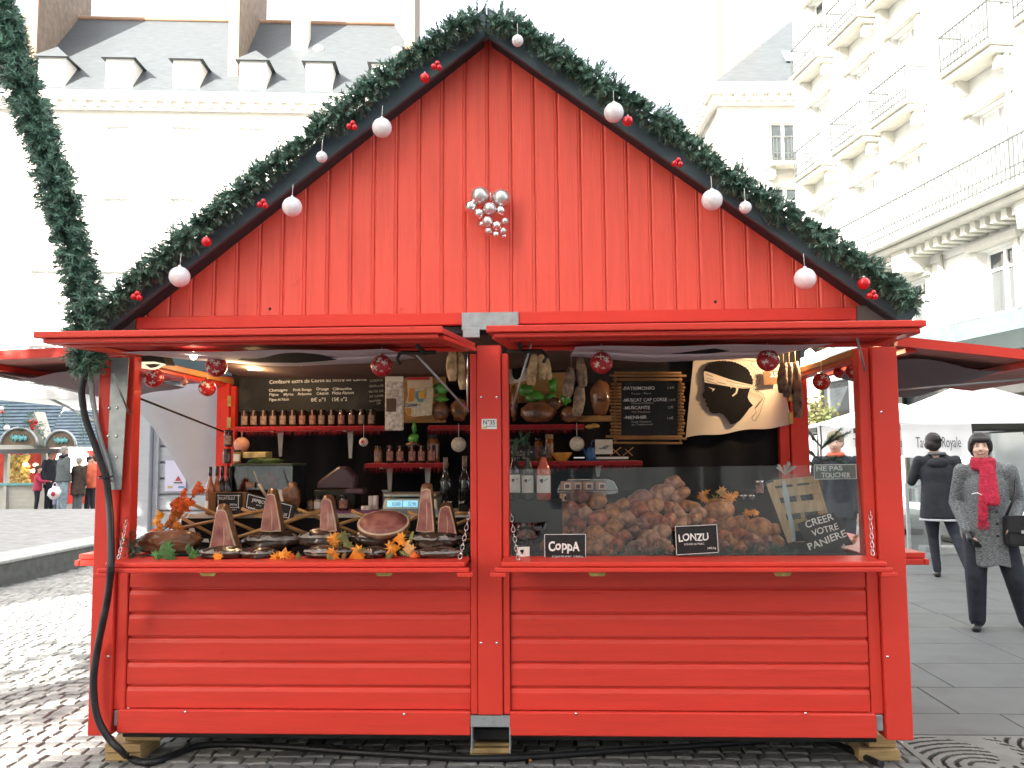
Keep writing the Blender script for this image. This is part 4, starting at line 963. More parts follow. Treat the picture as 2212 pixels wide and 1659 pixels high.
# chains of the folding shelves
def chain(label, a, b_, n):
    mb = MB(); d = (b_-a)/n; dn = d.normalized(); s1 = V3((0,1,0)); s2 = dn.cross(s1).normalized()
    root = thing('chain', label, 'chain', b_, 'shelf chains')
    for k in range(n):
        c = a+d*(k+.5)+V3((0,0,-.012*math.sin(math.pi*(k+.5)/n)))
        put('chain_link', MB().torus(c, d.length*.62, .0024, dn, s2 if k % 2 else s1, 1.0, .48, 10, 5), STEEL, root)
chain('steel chain at the left end of the left counter shelf', at(274, 1118, .02), at(256, 1206, -.17), 10)
chain('steel chain at the right end of the left counter shelf', at(1015, 1098, .02), at(993, 1206, -.17), 10)
chain('steel chain at the left end of the right counter shelf', at(1103, 1103, .02), at(1120, 1208, -.17), 10)
chain('steel chain at the right end of the right counter shelf', at(1879, 1100, .02), at(1885, 1198, -.17), 10)

# ------------------------------------------------------------ garlands
GY = -.165
garland('fir_garland', smooth_path([at(x, y-21, GY) for x, y in ((1036,62),(1000,72),(930,115),(850,175),(760,243),(660,322),(560,402),(470,478),(370,558),(290,628),(228,690))], 2), .050, 430, 'dense green fir garland along the left slope of the gable', nl=.036, L=.082, seed=31, nn=28, w=.0032)
garland('fir_garland', smooth_path([at(x, y-14, GY) for x, y in ((1062,62),(1105,62),(1200,130),(1330,212),(1440,285),(1560,380),(1690,470),(1800,545),(1900,610),(1975,672))], 2), .052, 430, 'dense green fir garland along the right slope of the gable', nl=.036, L=.082, seed=32, nn=28, w=.0032)
garland('fir_garland', smooth_path([at(x, y, -.14) for x, y in ((-30,-40),(15,70),(45,170),(80,270),(110,360),(138,450),(160,540),(177,620),(186,690),(190,742),(192,792))], 2), .095, 700, 'thick hanging fir garland curving down to the left corner post', nl=.045, L=.11, seed=33, nn=28, w=.0034)
# baubles on the garlands
def bauble(x, y, r, mt, label, Y=-.24, group='baubles on the gable garlands', string=True, cap=True):
    p = at(x, y, Y); R_ = r*pxm(Y)
    t = thing('bauble', label, 'bauble', p, group)
    put('ball', MB().ell((0,0,0), R_, R_, R_, 20, 13), mt, t, local=True)
    if cap: put('cap', MB().lathe([(R_*.2, R_*.95), (R_*.2, R_*1.12), (R_*.06, R_*1.16)], n=8), STEEL, t, local=True)
    if string: put('string', MB().tube([(0,0,R_*1.1),(0,.01,R_*1.1+max(.06,R_*1.3))], .0014, 4), WHITE, t, local=True)
    return t
for x, y, r, lb in ((388,598,23,'large white bauble low on the left slope just above the left flap'), (631,447,22,'large white bauble halfway up the left slope'), (695,339,12.5,'small white bauble halfway up the left slope'),
                    (825,276,22,'large white bauble on the upper left slope, highest large one on the left'), (1118,88,13,'small white bauble just right of the gable peak'), (1326,243,22,'large white bauble on the upper right slope beside a red one'),
                    (1538,432,23,'large white bauble halfway down the right slope'), (1610,448,13.5,'small white bauble halfway down the right slope'), (1739,602,23.5,'large white bauble lowest on the right slope')):
    bauble(x, y, r, BWHITE, lb)
for x, y, r, lb in ((446,522,11.5,'single red bauble on the lower left slope'), (918,168,11.5,'single red bauble on the upper left slope'), (1356,261,11.5,'single red bauble touching a large white one on the right slope'), (1866,612,13.5,'single red bauble at the low end of the right slope')):
    bauble(x, y, r, BRED, lb, string=False, Y=-.255)
for x, y, lb in ((295,640,'tiny red bauble trio at the low end of the left slope'), (567,441,'tiny red bauble trio halfway up the left slope'), (760,272,'tiny red bauble trio beside the upper large white bauble on the left'), (943,143,'tiny red bauble trio near the gable peak on the left'), (1463,352,'tiny red bauble trio halfway down the right slope'), (1884,638,'tiny red bauble trio at the low end of the right slope')):
    t = thing('bauble_trio', lb, 'bauble cluster', at(x, y, -.255), 'red bauble trios on the garlands')
    for dx, dy, r in ((-6, 1, 7), (6, 3, 7), (2, -6, 6.5)):
        R_ = r*pxm(-.255); put('ball', MB().ell(at(x+dx, y+dy, -.255), R_, R_, R_, 12, 8), BRED, t)
for x, y in ((430,490),(905,212),(725,380),(1250,165),(1345,230),(1500,395),(1795,478),(1822,690),(1840,692)): pass
# silver bauble grapes
gs = thing('bauble_grapes', 'bunch of silver baubles shaped like grapes in the middle of the red gable', 'decoration', q('S', 950, 850, -.03))
for x, y, r, s, dy in ((780,480,166,0,0),(1150,520,166,0,0),(625,668,122,1,.01),(950,700,116,0,-.035),(765,785,92,1,-.02),(1142,735,88,1,-.02),(912,922,96,0,-.03),(1212,920,70,0,-.01),(1072,992,82,1,-.035),(815,970,66,1,0),(932,1088,70,0,-.02),(1182,1090,66,0,-.02),(1055,1150,62,1,-.025),(1195,1175,52,1,0)):
    R_ = r*.1243*pxm(-.03); put('ball', MB().ell(q('S', x, y, -.045+dy), R_, R_, R_, 20, 13), CHROME if s else PEARL, gs)
put('wire_hook', MB().tube([q('S', 960, 560, -.04), q('S', 965, 430, -.03), q('S', 935, 380, -.02), q('S', 920, 400, -.02)], .003, 5), STEEL, gs)

# ------------------------------------------------------------ inside the stall: tables, shelves, cloths
MEAT = M('cured_meat', (.30,.085,.075), rough=.42, var=.35, vs=14, c2=(.36,.15,.12), bump=.2, bs=40, dirt=((.52,.36,.28), 9, .60, .7))
FAT = M('ham_fat', (.60,.44,.30), rough=.4, var=.2, vs=20, bump=.3, bs=50)
RIND = M('ham_rind', (.17,.075,.035), rough=.28, var=.5, vs=9, bump=.5, bs=30, coat=.3, dirt=((.45,.33,.24), 8, .60, .7))
RINDD = M('dark_ham_rind', (.050,.028,.018), rough=.22, var=.5, vs=8, bump=.6, bs=25, coat=.5, dirt=((.30,.24,.20), 11, .62, .7))
FILM = M('crinkled_film', (.27,.25,.235), rough=.22, var=.3, vs=14, bump=.9, bs=38, coat=.4)
SAUS = [M('coppa_red', (.21,.038,.020), rough=.42, var=.5, vs=26, c2=(.36,.105,.055), bump=.7, bs=55), M('coppa_brown', (.24,.072,.022), rough=.48, var=.5, vs=24, c2=(.38,.155,.06), bump=.7, bs=60),
        M('coppa_dusty', (.27,.10,.058), rough=.55, var=.45, vs=22, c2=(.42,.22,.14), bump=.6, bs=60), M('coppa_dark', (.12,.045,.035), rough=.4, var=.5, vs=20, c2=(.25,.10,.08), bump=.7, bs=50)]
DUSTY = M('floury_sausage', (.50,.34,.16), rough=.75, var=.35, vs=30, c2=(.62,.48,.28), bump=.8, bs=60)
DSAUS = M('dark_dry_sausage', (.10,.055,.035), rough=.6, var=.5, vs=30, c2=(.20,.14,.10), bump=.7, bs=60)
JARD = M('jam_dark', (.045,.016,.012), rough=.08, var=.3, coat=.6)
JARA = M('jam_amber', (.25,.09,.02), rough=.08, var=.3, coat=.6)
LABP = M('label_pink', (.24,.06,.05), rough=.6, var=.5, vs=60, c2=(.30,.15,.12))
LABC = M('label_cream', (.20,.12,.09), rough=.6, var=.45, vs=60, c2=(.27,.19,.15))
LABW = M('label_white', (.72,.70,.64), rough=.6, var=.05)
CELLO = M('brown_packet', (.26,.12,.06), rough=.15, var=.5, vs=12, coat=.8, bump=.6, bs=25)
GREENC = M('green_cellophane', (.09,.33,.05), rough=.15, var=.4, vs=9, coat=.6, bump=.5, bs=20)
TABLE = BLACKC
put('serving_table', MB().box(-1.735, -.10, .56, 1.05, .205, 1.165), TABLE, stall); put('serving_table', MB().box(.10, 1.73, .80, 1.10, .205, 1.15), TABLE, stall)
put('display_base', MB().box(-1.74, 1.74, .115, .555, .205, 1.016), TABLE, stall)
put('display_slope', MB().add([(.35,.16,1.017),(1.70,.16,1.017),(1.70,.78,1.30),(.35,.78,1.30),(.35,.78,1.017),(1.70,.78,1.017)], [(0,1,2,3),(0,4,5,1),(1,5,2),(0,3,4),(3,2,5,4)]), TABLE, stall)
put('display_step', MB().box(.10, .345, .17, .5, 1.017, 1.27), TABLE, stall)
put('table_top', MB().box(-1.70, -.12, .575, 1.04, 1.166, 1.186), M('pale_table_top', (.50,.45,.38), rough=.5), stall)
put('table_mat', MB().box(-1.02, -.62, .60, .95, 1.187, 1.197), M('mauve_mat', (.16,.05,.14), rough=.7), stall)
CEIL = M('ceiling_cloth', (.19,.125,.10), rough=.9, var=.2, vs=2)
put('ceiling_cloth', MB().sheet(lambda u, v: (-1.74+2.75*u, .15+1.25*v, 2.11-.085*v-.03*math.sin(math.pi*v)*abs(math.sin(u*9))-.03*math.sin(u*5)), 40, 8), CEIL, stall)
put('ceiling_sheet', MB().sheet(lambda u, v: (1.0+.74*u, .15+1.25*v, 2.13-.03*math.sin(math.pi*v)), 10, 6), M('cream_sheet', (.60,.47,.30), rough=.8, var=.1), stall)
put('ply_panel', MB().box(q('B',1080,0,1.36).x, q('B',1700,0,1.36).x, 1.36, 1.375, q('B',1300,1125,1.36).z, q('B',1300,562,1.36).z), PLY, stall)
put('ply_panel', MB().box(q('C',205,0,1.37).x, q('C',880,0,1.37).x, 1.37, 1.385, q('C',600,900,1.36).z, q('C',600,560,1.36).z), PLY, stall)
put('ply_rail', MB().box(q('C',890,0,1.3).x, q('C',1345,0,1.3).x, 1.30, 1.32, q('C',1100,1110,1.3).z, q('C',1100,1045,1.3).z), PLY, stall)
def shelf(x0, x1, y, Y0, Y1, brackets=(), fringe=.055):
    a, b_ = at(x0, y, Y0), at(x1, y, Y0)
    s_ = put('shelf', MB().box(a.x, b_.x, Y0, Y1, a.z-.026, a.z), VELVET, stall, bevel=.004)
    mb = MB(); rr = random.Random(int(x0))
    for k in range(int((b_.x-a.x)*420)):
        x = rr.uniform(a.x, b_.x); l = fringe*rr.uniform(.4, 1.1); dx = rr.uniform(-.014,.014); y_ = Y0-rr.uniform(.001,.014)
        i = len(mb.v); mb.v += [(x-.0012,y_,a.z-.003), (x+.0012,y_,a.z-.003), (x+dx,y_-rr.uniform(0,.012),a.z-.01-l)]; mb.f.append((i,i+1,i+2)); mb.s.append(False)
    put('tinsel_fringe', mb, VELVET, s_)
    for bxp, yb in brackets:
        p, p2 = at(bxp, y+6, Y1-.01), at(bxp, yb, Y1-.01)
        put('bracket', MB().prism([(p.x-.020,p.z),(p.x+.020,p.z),(p2.x+.009,p2.z),(p2.x-.009,p2.z)], Y1-.014, Y1-.004).box(p.x-.012, p.x+.012, Y0+.02, Y1-.01, a.z-.034, a.z-.0265), M('bracket_steel', (.42,.40,.36), rough=.4, metal=.4), s_)
    return a.z
zA = shelf(505, 832, 922, 1.18, 1.38, ((606,986),(757,990)))
zB = shelf(924, 1262, 919, 1.18, 1.38)
zC = shelf(788, 957, 1001, 1.08, 1.38, ((842,1068),(924,1066)))
zD = shelf(1108, 1388, 997, 1.08, 1.38, ((1292,1030),))

def jar(mb_lbl, x, Y, z, r, h, body, lid, lab, tag_=True, name='jam_jar', cat='jar', label='', group=None, dx=0):
    t = thing(name, label, cat, (x, Y, z), group)
    put('glass_body', MB().lathe([(r*.82,0),(r,.006),(r,h*.72),(r*.86,h*.80),(r*.86,h*.84)], n=14), body, t, local=True)
    put('lid', MB().lathe([(r*.9,h*.835),(r*.92,h*.84),(r*.92,h*.99),(r*.85,h)], n=14), lid, t, local=True)
    mb = MB(); n = 8; a0 = .95
    vs = [(r*1.025*math.sin(-a0+2*a0*k/n), -r*1.025*math.cos(-a0+2*a0*k/n), zz) for zz in (h*.14, h*.66) for k in range(n+1)]
    mb.add(vs, [(k, k+1, n+2+k, n+1+k) for k in range(n)], True)
    if tag_: mb.add([(-r*.16,-r*1.03,h*.66),(r*.16,-r*1.03,h*.66),(r*.15,-r*.98,h*1.0),(-r*.15,-r*.98,h*1.0)], [(0,1,2,3)])
    put('label', mb, lab, t, local=True); return t
ORD = ['first','second','third','fourth','fifth','sixth','seventh','eighth','ninth','tenth','eleventh','twelfth','thirteenth','fourteenth','fifteenth','sixteenth']
xsA = [529,549,570,590,612,633,654,676,696,717,738,760,782,803]
labs = [LABC,LABC,LABC,LABC,LABC,LABC,LABP,LABP,LABC,LABC,LABP,LABP,LABC,LABC]
jp = {}
for i, px in enumerate(xsA):
    Y = 1.235; p = at(px, 922, Y); k = labs[i].name; lb = '%s dark jam jar from the left on the long upper left shelf' % ORD[i]
    if k not in jp: jp[k] = jar(None, p.x, Y, zA, 8.4*pxm(Y), 36*pxm(Y), JARD, BLACKG, labs[i], label=lb, group='jam jars on the upper left shelf')
    else: dup(jp[k], (p.x, Y, zA), label=lb, rot=rnd.uniform(-.15,.15))
for i, (px, lb_, bd) in enumerate(((817,LABC,JARA),(843,LABP,JARD),(865,LABP,JARD),(891,LABP,JARD),(911,LABP,JARD),(933,LABP,JARD))):
    Y = 1.13; p = at(px, 1000, Y); lb = '%s pink labelled jam jar from the left on the short lower left shelf' % ORD[i] if i else 'pale jar with cream label at the left end of the short lower left shelf'
    if i < 2 or lb_.name+'s' not in jp: jp[lb_.name+'s'] = jar(None, p.x, Y, zC, 9*pxm(Y), 38*pxm(Y), bd, BLACKG, lb_, label=lb, group='jam jars on the lower left shelf')
    else: dup(jp[lb_.name+'s'], (p.x, Y, zC), label=lb)
def qjar(c, x, yb, Y, w_, h_, body, lid, lab, label, z=None, tag_=False, name='jar', cat='jar', group=None):
    p = q(c, x, yb, Y); s_ = CR[c][2]*pxm(Y)
    return jar(None, p.x, Y, p.z if z is None else z, w_/2*s_, h_*s_, body, lid, lab, tag_, name, cat, label, group)
qjar('B', 1560, 1560, 1.28, 150, 320, JARA, IRON, JARA, 'large tall jar of fruit behind the jam jars on the lower left shelf', z=zC)
qjar('C', 270, 1540, 1.25, 130, 250, JARD, IRON, LABP, 'large dark jar behind the soup sign on the lower right shelf', z=zD)
qjar('C', 400, 1540, 1.27, 110, 230, JARD, IRON, LABP, 'second large dark jar from the left on the lower right shelf', z=zD)
qjar('C', 535, 1540, 1.22, 105, 270, JARA, BLACKG, LABP, 'tall amber jar with pink label on the lower right shelf', z=zD)
qjar('C', 655, 1540, 1.20, 98, 300, JARA, M('cork_cap', (.3,.2,.12)), LABC, 'amber bottle shaped jar with pale label on the lower right shelf', z=zD)
qjar('E', 1405, 155, .80, 92, 150, M('honey', (.30,.20,.06), rough=.1, coat=.5), IRON, LABW, 'small honey jar with white label on top of the glass case')
qjar('E', 1290, 160, .78, 92, 165, JARD, BLACKG, JARD, 'lower plain black jar of the stack beside the left back post')
qjar('A', 1400, 1495, .78, 108, 205, JARD, BLACKG, LABC, 'upper black jar with cream label stacked beside the left back post')
for x, w_, h_, bd, lb, t_ in ((25, 70, 130, JARA, LABC, 'small amber jar left of the purple slicer'), (105, 95, 145, M('mustard_jar', (.33,.28,.20), rough=.15, coat=.5), LABW, 'pale jar with white label in front of the purple slicer'), (265, 100, 165, JARD, LABC, 'dark jar with cream side label in front of the purple slicer'), (395, 112, 170, JARD, LABP, 'dark jar with pink label in front of the purple slicer')):
    qjar('F', x, 572, .72, w_, h_, bd, BLACKG, lb, t_, z=1.198)
# three small jars and a tray of pots behind the glass at right
for x, yb, t_ in ((845, 450, 'upper pink labelled jar beside the wooden crate behind the glass'), (682, 590, 'left one of two pink labelled jars low beside the wooden crate'), (768, 590, 'right one of two pink labelled jars low beside the wooden crate')):
    qjar('H', x, yb, .70, 88, 140, JARD, STEEL, LABP, t_, tag_=True)
PINKP = M('pink_pot', (.52,.26,.17), rough=.35, var=.15, coat=.3)
pr_ = thing('pot_rack', 'clear rounded rack holding two rows of peach pots behind the glass', 'rack', q('G', 1080, 660, .68), None)
a, b_ = q('G', 745, 650, .72), q('G', 1415, 340, .72)
put('back_panel', MB().prism([(a.x,a.z),(b_.x,a.z),(b_.x,b_.z-.05),(b_.x-.02,b_.z-.015),(b_.x-.05,b_.z),(a.x+.06,b_.z),(a.x+.01,b_.z-.03),(a.x,b_.z-.06)], .735, .74), thin_glass('rack_acrylic', (.85,.87,.86), .15, .1), pr_)
put('rim', MB().tube([(b_.x,.73,a.z),(b_.x,.73,b_.z-.05),(b_.x-.02,.73,b_.z-.012),(b_.x-.05,.73,b_.z),(a.x+.06,.73,b_.z)], .003, 5), STEEL, pr_)
for row, yb in ((0, 465), (1, 595)): put('tier', MB().box(a.x, b_.x, .64, .73, q('G', 1000, yb, .68).z-.008, q('G', 1000, yb, .68).z-.002), M('tier_acrylic', (.35,.30,.28), rough=.2), pr_)
for row, yb, lst in ((0, 462, (840, 960, 1085, 1230)), (1, 592, (830, 960, 1090, 1230))):
    for i, x in enumerate(lst):
        p = q('G', x, yb, .66); s_ = CR['G'][2]*pxm(.66)
        t = thing('pot', '%s peach coloured pot from the left in the %s row of the clear rack' % (ORD[i], 'upper' if not row else 'lower'), 'pot', p, 'peach pots in the clear rack')
        put('body', MB().box(-58*s_, 58*s_, -.025, .025, 0, 98*s_), PINKP, t, local=True, bevel=.006)
        put('label', MB().box(-20*s_, 52*s_, -.027, -.0255, 12*s_, 84*s_), LABW, t, local=True); put('print', MB().box(-8*s_, 40*s_, -.0285, -.0275, 24*s_, 66*s_), M('print_brown', (.25,.12,.10), var=.6, vs=200), t, local=True)

# bottles
def bottle(name, c, x, yb, Y, w_, h_, glass, cap, lab, label, lh=(.14,.46), z=None, group=None, neck=.30, head=True):
    p = q(c, x, yb, Y); s_ = CR[c][2]*pxm(Y); r = w_/2*s_; h = h_*s_
    t = thing(name, label, 'bottle', (p.x, Y, p.z if z is None else z), group)
    put('glass', MB().lathe([(r*.8,0),(r,.006),(r,h*.52),(r*.93,h*.58),(r*.62,h*.67),(r*.38,h*.76),(r*.36,h*.86)], n=18), glass, t, local=True)
    put('capsule', MB().lathe([(r*.38,h*.80),(r*.40,h*.81),(r*.40,h*.99),(r*.33,h)], n=14), cap, t, local=True)
    if lab:
        n = 10; a0 = 1.15; vs = [(r*1.02*math.sin(-a0+2*a0*k/n), -r*1.02*math.cos(-a0+2*a0*k/n), h*zz) for zz in lh for k in range(n+1)]
        lo = put('label', MB().add(vs, [(k, k+1, n+2+k, n+1+k) for k in range(n)], True), lab, t, local=True)
        if head:      # the little bandaged head printed on the label
            hz = h*(lh[0]+(lh[1]-lh[0])*.68); k_ = r*.62
            hd = [(-.45,.35),(-.1,.5),(.25,.4),(.3,.1),(.12,-.1),(.2,-.35),(-.1,-.5),(-.2,-.22),(-.5,-.2),(-.52,.1)]
            mb = MB().prism([(-.2*r+u*k_, hz+v*k_) for u, v in hd], -r*1.09, -r*1.05); mb.prism([(.15*r,hz),(.62*r,hz+.32*r),(.52*r,hz+.36*r),(.1*r,hz+.06*r)], -r*1.05, -r*.98)
            put('print', mb, BLACKG, lo, local=True)
    return t
WINE = M('dark_wine_glass', (.012,.013,.012), rough=.06, var=.2, coat=.5)
WINEG = M('pale_wine_glass', (.055,.06,.045), rough=.06, var=.2, coat=.6)
ROSE = M('rose_wine', (.50,.10,.055), rough=.06, var=.2, coat=.7)
AMB = M('amber_wine', (.30,.09,.022), rough=.06, var=.3, coat=.7)
zs_ = 1.271
bottle('wine_bottle', 'G', 268, 690, .30, 132, 620, WINE, NEEDLD, LABW, 'dark wine bottle with a white label, leftmost behind the counter glass', z=zs_)
bottle('wine_bottle', 'G', 412, 670, .30, 140, 600, WINEG, BLACKG, LABW, 'greenish clear wine bottle with white label between the dark and the pink one', z=zs_)
bottle('wine_bottle', 'G', 592, 672, .29, 164, 600, ROSE, BLACKG, LABW, 'pink rose wine bottle with white label behind the counter glass', z=zs_)
bottle('wine_bottle', 'F', 1540, 720, .62, 135, 620, WINE, DSAUS, None, 'dark wine bottle with white script left of its twin near the centre post', z=1.187)
bottle('wine_bottle', 'F', 1755, 720, .66, 140, 630, WINE, DSAUS, None, 'dark wine bottle with white script touching the centre post', z=1.187)
for x, w_ in ((1510, 110), (1690, 62)):
    text('Lov' if x < 1600 else 'Lov', q('F', x, 612, .545), q('F', x+w_, 605, .545), 32*.1919*pxm(.58), LABW, CH and bpy.data.objects['wine_bottle.003' if x < 1600 else 'wine_bottle.004'], shear=.3)
for x, mt, lb, Y, z0 in ((1095, AMB, 'amber bottle with black capsule, leftmost of the row on the left side', .60, None), (1170, AMB, 'second amber bottle from the left beside the orange leaves', .64, None), (1228, WINE, 'dark bottle right of the two amber bottles on the left side', .66, None), (1292, WINE, 'tall black bottle nearest the glass case on the left side', .66, None)):
    bottle('wine_bottle', 'E', x, 690, Y, 96, 535, mt, BLACKG, LABW if x < 1100 else None, lb, lh=(.05,.28), z=1.187, head=False)

# hanging things
def hang(label, c, segs, mt, Y, string_to=None, name='hanging_sausage', cat='sausage', group='hanging sausages', amp=.10):
    """segs: list of (x0,y0,x1,y1,w0,w1) in crop pixels: hanging pieces of one bunch"""
    t = thing(name, label, cat, q(c, segs[0][0], segs[0][1], Y), group)
    for i, (x0, y0, x1, y1, w0, w1) in enumerate(segs):
        a, b_ = q(c, x0, y0, Y+.02*i), q(c, x1, y1, Y+.02*i); s_ = CR[c][2]*pxm(Y); pa = []; ra = []
        for k in range(9):
            tt = k/8; e = math.sin(math.pi*min(1, max(0, .08+.84*tt)))**.35
            pa.append(a+(b_-a)*tt+V3((noise.noise(V3((i*5+tt*3, x0*.01, 0)))*.006, noise.noise(V3((0, i*5+tt*3, x0*.01)))*.006, 0))); ra.append(max(.003, (w0+(w1-w0)*tt)/2*s_*e*(1+amp*noise.noise(V3((tt*4+x0, i, 1))))))
        put('sausage', MB().tube(pa, ra, 10), mt, t)
        top = a+V3((0,0,.10 if string_to is None else string_to)); put('string', MB().tube([a, top], .0016, 4), M('twine', (.5,.38,.25)), t)
    return t
hang('pair of floury pale sausages hanging just left of the centre post', 'B', [(1765,315,1770,655,120,135),(1860,330,1890,750,80,110)], DUSTY, .35)
hang('bunch of three floury pale sausages hanging just right of the centre post', 'C', [(480,350,455,700,100,140),(560,360,570,640,110,130),(610,400,650,640,90,100)], DUSTY, .35)
hang('bunch of three dark dusty sausages hanging beside the red snowflake bauble', 'C', [(900,505,850,830,120,150),(1000,400,1030,720,110,140),(1010,710,965,1050,130,140)], M('grey_brown_sausage', (.16,.10,.065), rough=.7, var=.45, vs=30, c2=(.32,.23,.16), bump=.7, bs=60), .45, string_to=.16)
hang('bunch of dark brown sausages hanging in front of the flag at right', 'D', [(1235,450,1225,790,110,120),(1300,450,1270,840,110,110),(1370,440,1400,1070,110,130)], DSAUS, .9)
def snow_bauble(c, x, y, r, Y, label, n=3, string=.06, mt=BSNOW):
    p = q(c, x, y, Y); R_ = r*CR[c][2]*pxm(Y)
    t = thing('snowflake_bauble', label, 'bauble', p, 'red snowflake baubles in the stall')
    put('ball', MB().ell((0,0,0), R_, R_, R_, 20, 13), mt, t, local=True)
    put('cap', MB().lathe([(R_*.16, R_*.96), (R_*.16, R_*1.1), (R_*.05, R_*1.14)], n=8), BRASS, t, local=True)
    put('string', MB().tube([(0,0,R_*1.1), (0,0,R_*1.1+string)], .0015, 4), LABW, t, local=True)
    mb = MB(); rr = random.Random(int(x))
    for (u, v) in ((-.45,-.25),(.42,.2),(-.1,.45),(.25,-.55))[:n]:
        d = V3((u, -math.sqrt(max(.05, 1-u*u-v*v)), v)); rm = rot_of(d); f_ = R_*.30
        for k in range(3):
            a = math.pi*k/3+rr.random(); e = rm @ V3((math.cos(a), math.sin(a), 0)); mb.bar(d*R_*1.008-e*f_, d*R_*1.008+e*f_, .0035, .002, up=d)
    if n: put('snowflake', mb, LABW, t, local=True)
    return t
snow_bauble('B', 980, 485, 125, -.15, 'red glitter bauble with white snowflakes hanging under the left flap near the centre')
snow_bauble('C', 1240, 450, 125, -.15, 'red glitter bauble with white snowflakes hanging beside the dark sausages')
snow_bauble('D', 1060, 420, 125, -.10, 'dark red snowflake bauble hanging over the flag with the head')
snow_bauble('A', 1255, 525, 132, .10, 'largest brownish red bauble in front of the lit floodlight at left', n=4)
snow_bauble('A', 495, 665, 122, .15, 'red bauble hanging right under the black heater at left', n=4, mt=BSNOW)
snow_bauble('A', 1145, 785, 105, .5, 'dark red bauble hanging in front of the white sheet at left', n=3)
snow_bauble('A', 865, 715, 45, .7, 'tiny pale red bauble hanging near the white sheet at left', n=0, mt=M('pale_red_glitter', (.55,.28,.25), rough=.35, var=.4, vs=40))
snow_bauble('D', 1665, 660, 98, .35, 'red bauble in front of the bright right side opening', n=3, mt=M('bright_red_glitter', (.55,.035,.02), rough=.25, var=.3, vs=60, metal=.3))
snow_bauble('D', 1855, 560, 58, .6, 'smallest red bauble under the right side flap', n=0)
snow_bauble('D', 2025, 545, 88, .5, 'dull red bauble half behind the right stall post', n=2)
def plain_ball(c, x, y, r, Y, mt, label, string=.08, star=False):
    p = q(c, x, y, Y); R_ = r*CR[c][2]*pxm(Y); t = thing('hanging_ball', label, 'bauble', p, 'white balls hanging inside the stall')
    put('ball', MB().ell((0,0,0), R_, R_, R_, 16, 11), mt, t, local=True); put('string', MB().tube([(0,0,R_), (0,0,R_+string)], .0015, 4), LABW, t, local=True)
    if star:
        mb = MB()
        for k in range(3): a = math.pi*k/3; mb.bar((-R_*.55*math.cos(a), -R_*1.01, -R_*.55*math.sin(a)), (R_*.55*math.cos(a), -R_*1.01, R_*.55*math.sin(a)), R_*.2, .002, up=V3((0,-1,0)))
        put('star', mb, BRED, t, local=True)
KNIT = M('cream_wool', (.60,.54,.44), rough=.9, var=.15, vs=50, bump=.8, bs=120)
plain_ball('B', 1845, 1370, 85, .95, KNIT, 'cream woolly ball hanging just left of the centre post')
plain_ball('C', 965, 1362, 83, .95, KNIT, 'cream woolly ball hanging over the lower right shelf')
plain_ball('B', 775, 1342, 51, 1.0, LABW, 'small white ball with a red star hanging under the jam shelf', star=True)
plain_ball('B', 70, 425, 66, .55, LABW, 'small white ball with a red mark half hidden by the cloth at left', star=True, string=.02)
plain_ball('B', 395, 372, 48, .6, M('lit_cream', (.7,.55,.3)), 'smallest yellowish ball half hidden by the cloth at left', string=.02)
plain_ball('A', 1560, 1470, 95, 1.15, PINKP, 'pinkish ball hanging beside the left back post', string=.03)

# cloths with a curly head printed on them, sagging under the front flaps
def sagflag(label, x0, x1, hair, yb):
    sag = lambda u, v: V3((x0+(x1-x0)*u, -.43+.84*v, 1.963+.055*v-.034*math.sin(math.pi*u)*v+.003*math.sin(u*13)))
    o = put('hanging_flag', MB().sheet(sag, 24, 10), UC, label=label, cat='flag', group='flags under the front flaps')
    pts = []
    for x, y in hair:
        p = atz(x, y, 1.970); pts.append(p)
    put('printed_hair', MB().poly3([(p.x, p.y, p.z) for p in pts], (0, .004, .001)), BLACKC, o)
sagflag('pale cloth with a dark curly print sagging under the left front flap', -1.60, -.42, ((512,777),(540,769),(575,764),(640,761),(690,766),(728,777),(690,781),(640,784),(560,783)), .20)
sagflag('pale cloth with a dark curly print sagging under the right front flap', .40, 1.50, ((1400,758),(1430,748),(1480,744),(1530,750),(1577,759),(1530,764),(1455,765)), .20)
# the flag with the bandaged head
FLAGC = M('flag_cloth', (.64,.58,.50), rough=.85, var=.08, vs=3, bump=.2, bs=8)
YF = 1.34
c4 = [q('D', x, y, YF) for x, y in ((225,380),(1180,432),(1335,1150),(135,1292))]
def flagpt(u, v):
    p = (c4[0]*(1-u)+c4[1]*u)*(1-v)+(c4[3]*(1-u)+c4[2]*u)*v
    return p+V3((0, .010*math.sin(u*11+v*3)*v, .006*math.sin(u*14)*v))
fl = put('head_flag', MB().sheet(flagpt, 30, 12), FLAGC, label='cream flag with a black curly haired head in profile wearing a white headband', cat='flag')
yF = YF-.022
def dpoly(name, pts, mt, y=yF): put(name, MB().prism([(q('D', a_, b2, y).x, q('D', a_, b2, y).z) for a_, b2 in pts], y-.0012, y), mt, fl)
hair = []
HP = [(345,545),(350,505),(385,465),(430,445),(470,432),(540,427),(610,430),(680,440),(740,465),(790,492),(825,515),(850,545),(865,585),(890,630),(888,690)]
for i in range(len(HP)-1):
    a, b_ = V3((*HP[i],0)), V3((*HP[i+1],0)); n_ = V3(((b_-a).y, -(b_-a).x, 0)).normalized(); k_ = max(2, int((b_-a).length/14))
    for j in range(k_): p = a+(b_-a)*(j/k_)+n_*(5 if j % 2 else -3); hair.append((p.x, p.y))
HEAD = hair+[(880,705),(858,740),(838,800),(832,840),(850,880),(893,930),(850,965),(800,1035),(745,1100),(690,1135),(640,1144),(605,1090),(560,1035),(520,1016),(470,1022),(430,1020),(402,992),(392,952),(364,938),(378,915),(352,886),(362,858),(336,848),(322,812),(340,770),(350,720),(344,660)]
dpoly('printed_head', HEAD, BLACKC)
